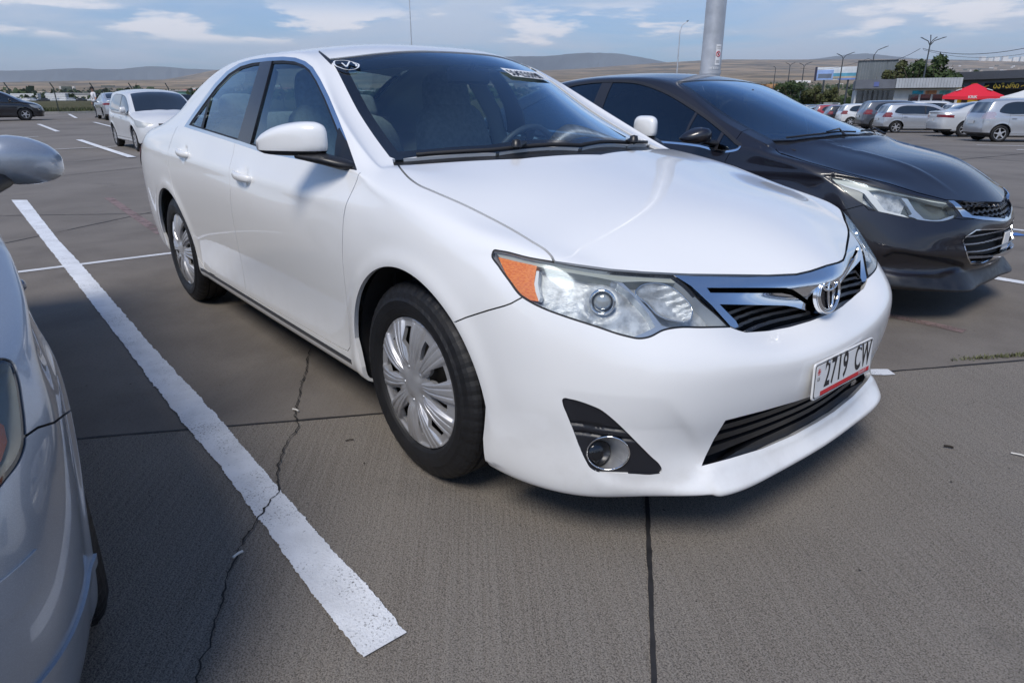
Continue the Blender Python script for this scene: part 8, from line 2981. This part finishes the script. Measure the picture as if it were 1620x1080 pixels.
b.build('panel', simple('panel_grey', (.155, .175, .185), .5, .2, vary=.08, vscale=.6), pn)
b = MB(); slab(b, fr4, -.15, .0, g1, h4(97.5), -.3, .2); slab(b, fr4, -.15, fr4[3], h4(98.5), h4(97.5), -.3, .2); b.build('frame', DARKMETAL, pn)

# --- red market tent and white one
RED = simple('tent_red', (.62, .012, .03), .6); TW = simple('tent_white', (.60, .61, .60), .6)


def tent(a0, a1, row_eave, row_peak, row_base, d, mat, label, logo=None):
    p, e, n_, L = frame_at(a0, a1, d, d); m_ = at((a0 + a1) / 2, 150, d=d)[:2]; rd = (m_ - CAM[:2]) / np.linalg.norm(m_ - CAM[:2]); n_ = -rd; e = np.array([rd[1], -rd[0]]); L *= .84; c = m_ + rd * L / 2; dd = d + L * .4; ze, zp = zrow(row_eave, d), zrow(row_peak, dd); g = float(gz(c[0], c[1]))
    t = empty('market_tent', (c[0], c[1], g)); tag(t, label, 'tent')
    az_ = math.atan2(e[1], e[0]); hw = L / 2
    V_ = []; n = 7
    b = MB()
    ring = []
    for lv in range(5):
        u = lv / 4; hh = (ze - g) + (zp - ze) * (1 - (1 - u) ** .9) if True else 0
        rr = hw * (1 - u) + .15 * u
        sq = [(rr * math.cos(az_ + math.pi / 4 + k * math.pi / 2) * 1.414, rr * math.sin(az_ + math.pi / 4 + k * math.pi / 2) * 1.414) for k in range(4)]
        row_ = []
        for k in range(4):
            for m_ in range(6):
                x0, y0 = sq[k]; x1, y1 = sq[(k + 1) % 4]; s_ = m_ / 6; sag = -.12 * math.sin(math.pi * s_) * (1 - u) * 1.2
                row_.append((x0 + (x1 - x0) * s_, y0 + (y1 - y0) * s_, hh + sag * .5))
        ring.append(row_)
    Vv = [q for r_ in ring for q in r_]; F_ = [(i * 24 + k, i * 24 + (k + 1) % 24, (i + 1) * 24 + (k + 1) % 24, (i + 1) * 24 + k) for i in range(4) for k in range(24)] + [tuple(96 + k for k in range(24))]
    b.add(Vv, F_, True)
    low_ = [(x, y, z - .28) for x, y, z in ring[0]]
    b.add(ring[0] + low_, [(k, (k + 1) % 24, 24 + (k + 1) % 24, 24 + k) for k in range(24)])
    b.build('canopy', mat, t)
    for k in range(4):
        x_, y_, z_ = ring[0][k * 6]; b = MB(); b.tube([(x_ * .97, y_ * .97, 0), (x_ * .97, y_ * .97, z_)], .03, 6); b.build('tent_leg', SATIN, t)
    if logo:
        o2 = np.array([0, 0]) + n_ * (hw + .02)
        put_text('canopy_lettering', logo, .33, (o2[0], o2[1], ze - g - .12), (e[0], e[1], 0), (0, 0, 1), TW, t, bold=.01)
        for sgn in (-1, 1):
            b = MB(); x_ = e * sgn * hw * .42 + n_ * (hw * .52); x2 = e * sgn * hw * .60 + n_ * (hw * .66); zz = lambda r_: (ze - g) + (zp - ze) * (1 - (1 - (1 - r_)) ** .9)
            b.tube([(x_[0], x_[1], (ze - g) + (zp - ze) * .50 + .06), (x2[0], x2[1], (ze - g) + (zp - ze) * .36 + .06)], .07, 5, flat=(1.4, .5)); b.build('canopy_stroke', TW, t)
    return t


tent(1491, 1588, 153, 134, 165, 62, RED, 'red market tent with white lettering in front of the dark shop', 'COCA COLA'[:0] + 'KRIK')
tent(1584, 1660, 155, 144.5, 165, 58, TW, 'white market tent at the right edge, right of the red one')

# --- truck and stall shapes among the far cars
b = empty('truck'); _q = at(1322, 161, d=112); b.location = (_q[0], _q[1], float(gz(_q[0], _q[1]))); b.rotation_euler = (0, 0, R(100)); b.scale = (.62, .62, .62); tag(b, 'small white lorry parked in front of the far trees', 'truck')
m_ = MB(); m_.box((0, 0, 1.7), (2.0, 2.2, 2.2), bev=.2); m_.build('cab', P_WHITE, b)
m_ = MB(); m_.box((-4, 0, 1.8), (5.4, 2.3, 2.2), bev=.05); m_.build('cargo_box', simple('box_grey', (.30, .32, .33), .6), b)
m_ = MB(); m_.box((1.02, 0, 2.1), (.06, 1.9, .8)); m_.build('windscreen', CARGLASS, b)
for x_ in (0, -5):
    for s_ in (-1, 1):
        m_ = MB(); m_.lathe([(0, -.15), (.45, -.15), (.48, 0), (.45, .15), (0, .15)], 20, 'y', (x_, s_ * 1.0, .48)); m_.build('wheel', TYRE, b)
_q = at(1212, 156, d=190); fr5 = frame_at(1202, 1234, 192, 188)
kk = empty('kiosk'); tag(kk, 'low stall with an orange and green sign right of the mast foot', 'kiosk')
m_ = MB(); slab(m_, fr5, 0, fr5[3], -2, zrow(139, 190), -4, 0); m_.build('wall', WALLW, kk)
m_ = MB(); slab(m_, fr5, 0, fr5[3], zrow(142, 190), zrow(134, 190), 0, .3); m_.build('sign_board', simple('kiosk_sign', (.40, .22, .10), .6, vary=.7, vscale=.5), kk)

# --- warehouses and far town
WH = [(112, 70, 110, 152, 144, 480, (.62, .62, .60), 'pale long warehouse beyond the field, left one'), (0, 112, 150, 155, 145, 460, (.55, .53, .50), 'beige warehouse beyond the field behind the man'),
      (0, 160, 182, 157, 147, 430, (.50, .50, .50), 'grey warehouse beyond the field right of the man'), (0, 272, 300, 151, 141, 520, (.07, .20, .17), 'green hall beyond the fence right of the white hatchback'),
      (0, 10, 48, 155, 149, 470, (.60, .60, .60), 'white shed beyond the field at the far left')]
for (_, a0, a1, r0, r1, d_, c_, lab) in WH:
    f_ = frame_at(a0, a1, d_, d_); w_ = empty('warehouse'); tag(w_, lab, 'warehouse')
    z0 = float(gz(*f_[0])) - 2; zt = zrow(r1 + 3, d_)
    m_ = MB(); slab(m_, f_, 0, f_[3], z0, zt, -14, 0); m_.build('wall', simple('wh_%d' % a0, c_, .8, vary=.12, vscale=.1), w_)
    m_ = MB(); slab(m_, f_, -.4, f_[3] + .4, zt, zt + .8, -14.4, .4); m_.build('roof', simple('wh_roof', (.30, .30, .31), .7), w_)
rg = np.random.default_rng(8)
town = MB()
tm = [simple('town_pale', (.62, .60, .56), .8), simple('town_tan', (.42, .34, .26), .8), simple('town_white', (.80, .80, .78), .8), simple('town_dark', (.07, .085, .06), .9), simple('town_rose', (.50, .24, .20), .8), simple('town_slate', (.16, .17, .19), .8)]
def tbox(s_, t_, w_, dp, h_, mi):
    x_ = CAM[0] + s_ * (_fh[0] + t_ * _rh[0]); y_ = CAM[1] + s_ * (_fh[1] + t_ * _rh[1]); town.mi = mi
    town.box((x_, y_, float(gz(x_, y_)) + h_ / 2 - 2), (w_, dp, h_ + 4), rz=rg.uniform(-.4, .4) + YAW)
for k in range(4200):
    s_ = 1900 * (4.2 ** rg.random()); t_ = rg.uniform(-.95, .10) if rg.random() < .72 else rg.uniform(.1, .95)
    big = rg.random() < .08; right = t_ > .1
    if right and rg.random() < .5: continue
    w_ = rg.uniform(9, 26) * (2.2 if big else 1) * (s_ / 3000) ** .5; h_ = rg.uniform(4, 10) * (s_ / 3000) ** .5 * (2.4 if big and rg.random() < .3 else 1)
    tbox(s_, t_, rg.uniform(8, 16), w_, h_, rg.choice(6, p=[.30, .17, .22, .20, .03, .08]))
for k in range(9): tbox(4200 + rg.uniform(-60, 60), -.655 + k * .0045, 14, 17, 22 + rg.uniform(-4, 6), 4 if k % 3 else 0)
for k in range(10): tbox(8800, .66 + k * .009 + rg.uniform(-.003, .003), 40, 60, 60 + rg.uniform(-10, 30), 2)
tag(town.build('distant_town', mats=tm, fix=False), kind='stuff')
# far belts of trees and scrub
m_ = MB()
def clump(s_, t_, r_):
    x_ = CAM[0] + s_ * (_fh[0] + t_ * _rh[0]); y_ = CAM[1] + s_ * (_fh[1] + t_ * _rh[1]); z_ = float(gz(x_, y_))
    V_ = []; F_ = []
    for q in range(16):
        c_ = np.array([x_, y_, z_ + r_ * .7]) + rg.normal(0, .42, 3) * r_ * np.array([1.2, 1.2, .8]); a1 = rg.normal(0, 1, 3); a1 /= np.linalg.norm(a1); a2 = np.cross(a1, rg.normal(0, 1, 3)); a2 /= np.linalg.norm(a2); s1 = r_ * rg.uniform(.3, .6)
        k0 = len(V_); V_ += [c_ - a1 * s1, c_ + a2 * s1, c_ + a1 * s1, c_ - a2 * s1]; F_.append((k0, k0 + 1, k0 + 2, k0 + 3))
    m_.add(V_, F_)
for k in range(420): clump(rg.uniform(330, 620), rg.uniform(-.95, .2), rg.uniform(1.6, 3.6))
for k in range(300): clump(rg.uniform(160, 420), rg.uniform(.25, .95), rg.uniform(1.2, 2.6))
for k in range(700): clump(rg.uniform(700, 2600), rg.uniform(-.95, .9), rg.uniform(4, 9))
tag(m_.build('distant_woods', FOL[0], fix=False), kind='stuff')
# parked lorries beyond the field
for k, (a_, c_) in enumerate(((30, 'white'), (52, 'white'), (86, 'white'), (96, 'white'), (205, 'white'), (238, 'white'), (322, 'white'))):
    q = at(a_, 156, d=330); g = float(gz(q[0], q[1])); m2 = MB(); m2.box((q[0], q[1], g + 1.9), (2.5, 7, 3.2), rz=YAW, bev=.1)
    tag(m2.build('lorry', P_WHITE), ['leftmost', 'second', 'third', 'fourth', 'fifth', 'sixth', 'rightmost'][k] + ' of the seven white lorries parked beyond the field', 'lorry', 'lorries beyond the field')
# far row of little vehicles across the field
for k in range(26):
    a_ = -20 + k * 15 + rg.uniform(-4, 4); q = at(a_, 158.5, d=260); g = float(gz(q[0], q[1])); m2 = MB(); m2.box((q[0], q[1], g + .55), (1.7, 4.2, .7), rz=YAW + rg.uniform(-.1, .1), bev=.2); m2.box((q[0], q[1], g + 1.1), (1.5, 2.2, .55), rz=YAW, bev=.2)
    tag(m2.build('far_car', (P_WHITE, P_SILV, P_BLACK, P_PEARL)[k % 4]), 'tiny car in the long row beyond the field', 'car', 'row of cars beyond the field')

# ------------------------------------------------------------------ the man walking behind the silver sedan
def make_person():
    q = at(155, 188, d=40.5); g = float(gz(q[0], q[1]))
    e = empty('person', (q[0], q[1], g)); tag(e, 'man in a white t-shirt, grey trousers and black cap beside the silver sedan', 'person')
    e.rotation_euler = (0, 0, YAW + math.pi - .5)          # local +x = the way he faces, towards the camera and a little to his left
    J = {'pelvis': ((0, 0, .93), .145), 'waist': ((.01, 0, 1.08), .135), 'chest': ((.0, 0, 1.28), .155), 'neckb': ((-.01, 0, 1.44), .085), 'neck': ((0, 0, 1.50), .055), 'headb': ((.015, 0, 1.57), .075), 'head': ((.02, 0, 1.66), .095), 'top': ((.01, 0, 1.73), .070)}
    ch = [('pelvis', 'waist'), ('waist', 'chest'), ('chest', 'neckb'), ('neckb', 'neck'), ('neck', 'headb'), ('headb', 'head'), ('head', 'top')]
    for s, n_ in ((1, 'l'), (-1, 'r')):
        fwd = .06 * s
        J.update({'sh' + n_: ((0, s * .19, 1.42), .062), 'el' + n_: ((-.03 + fwd, s * .25, 1.14), .045), 'wr' + n_: ((.06 + fwd, s * .25, .90), .030), 'ha' + n_: ((.09 + fwd, s * .245, .83), .034),
                  'hi' + n_: ((0, s * .09, .88), .105), 'kn' + n_: ((.05 * s + .03, s * .10, .50), .066), 'an' + n_: ((.10 * s, s * .10, .09), .045), 'toe' + n_: ((.10 * s + .14, s * .11, .035), .035)})
        ch += [('neckb', 'sh' + n_), ('sh' + n_, 'el' + n_), ('el' + n_, 'wr' + n_), ('wr' + n_, 'ha' + n_), ('pelvis', 'hi' + n_), ('hi' + n_, 'kn' + n_), ('kn' + n_, 'an' + n_), ('an' + n_, 'toe' + n_)]
        for k in range(4):
            f = 'f%d%s' % (k, n_); J[f] = ((.085 + fwd + .012 * k, s * .235, .745 + .006 * k), .009); ch.append(('ha' + n_, f))
    names = list(J); me = bpy.data.meshes.new('body')
    me.from_pydata([J[n][0] for n in names], [(names.index(a), names.index(b)) for a, b in ch], [])
    o = bpy.data.objects.new('body', me); link(o, e)
    md = o.modifiers.new('skin', 'SKIN'); md.use_smooth_shade = True
    for i, n in enumerate(names):
        r = J[n][1]; o.data.skin_vertices[0].data[i].radius = (r, r * (1.15 if n in ('chest', 'waist', 'pelvis') else 1)); o.data.skin_vertices[0].data[i].use_root = (n == 'pelvis')
    sb = o.modifiers.new('s', 'SUBSURF'); sb.levels = sb.render_levels = 2
    # skin, shirt and trousers by height in one material each
    dg = bpy.context.evaluated_depsgraph_get(); dg.update(); m2 = bpy.data.meshes.new_from_object(o.evaluated_get(dg)); o.modifiers.clear(); o.data = m2
    m2.materials.clear()
    for m in (simple('skin', (.42, .24, .16), .6), simple('shirt_white', (.62, .62, .64), .85), simple('trousers_grey', (.06, .065, .075), .9), simple('shoe_dark', (.02, .02, .02), .6)): m2.materials.append(m)
    for p in m2.polygons:
        p.use_smooth = True; z, y, x = p.center.z, abs(p.center.y), p.center.x
        if z < .075: k = 3
        elif z < .95 and y < .2: k = 2
        elif z > 1.49: k = 0
        elif y > .205 and z < 1.20: k = 0
        else: k = 1
        p.material_index = k
    b = MB(); b.lathe([(.103, 0), (.106, .05), (.09, .10), (.05, .125), (0, .13)], 20, 'z', (.01, 0, 1.675)); b.box((.12, 0, 1.685), (.10, .14, .012), bev=.004); b.build('cap', simple('cap_black', (.012, .012, .014), .8), e)
    b = MB(); b.tube([(.03, -.16, 1.46), (.16, -.02, 1.30), (.15, .15, 1.05), (.03, .21, .98)], .016, 6, flat=(1, .5)); b.tube([(.03, -.16, 1.46), (-.15, 0, 1.30), (-.13, .15, 1.05), (.03, .21, .98)], .016, 6, flat=(1, .5)); b.build('bag_strap', BLACKTRIM, e)
    b = MB(); b.box((.02, .235, .93), (.20, .07, .16), bev=.02); b.build('shoulder_bag', BLACKTRIM, e)
    for s in (-1, 1):
        b = MB(); b.lathe([(.0, .006), (.008, .004), (.010, 0)], 8, 'x', (.108, s * .035, 1.66)); b.build('eye', BLACKTRIM, e)
    b = MB(); b.tube([(.105, 0, 1.665), (.128, 0, 1.635), (.108, 0, 1.625)], [.008, .013, .006], 6); b.build('nose', simple('skin', (.42, .24, .16), .6), e)


make_person()

# ------------------------------------------------------------------ thin haze filling the air
hb_ = MB(); hb_.box((CAM[0], CAM[1], 480), (56000, 56000, 1200))
hz_m = bpy.data.materials.new('haze'); hz_m.use_nodes = True; nt = hz_m.node_tree; nt.nodes.clear()
_o = nt.nodes.new('ShaderNodeOutputMaterial'); _v = nt.nodes.new('ShaderNodeVolumePrincipled'); _v.inputs['Color'].default_value = (.92, .965, 1.0, 1); _v.inputs['Density'].default_value = 0.000055; _v.inputs['Anisotropy'].default_value = 0.2
nt.links.new(_v.outputs[0], _o.inputs['Volume'])
hz_o = hb_.build('haze', hz_m); hz_o['kind'] = 'stuff'
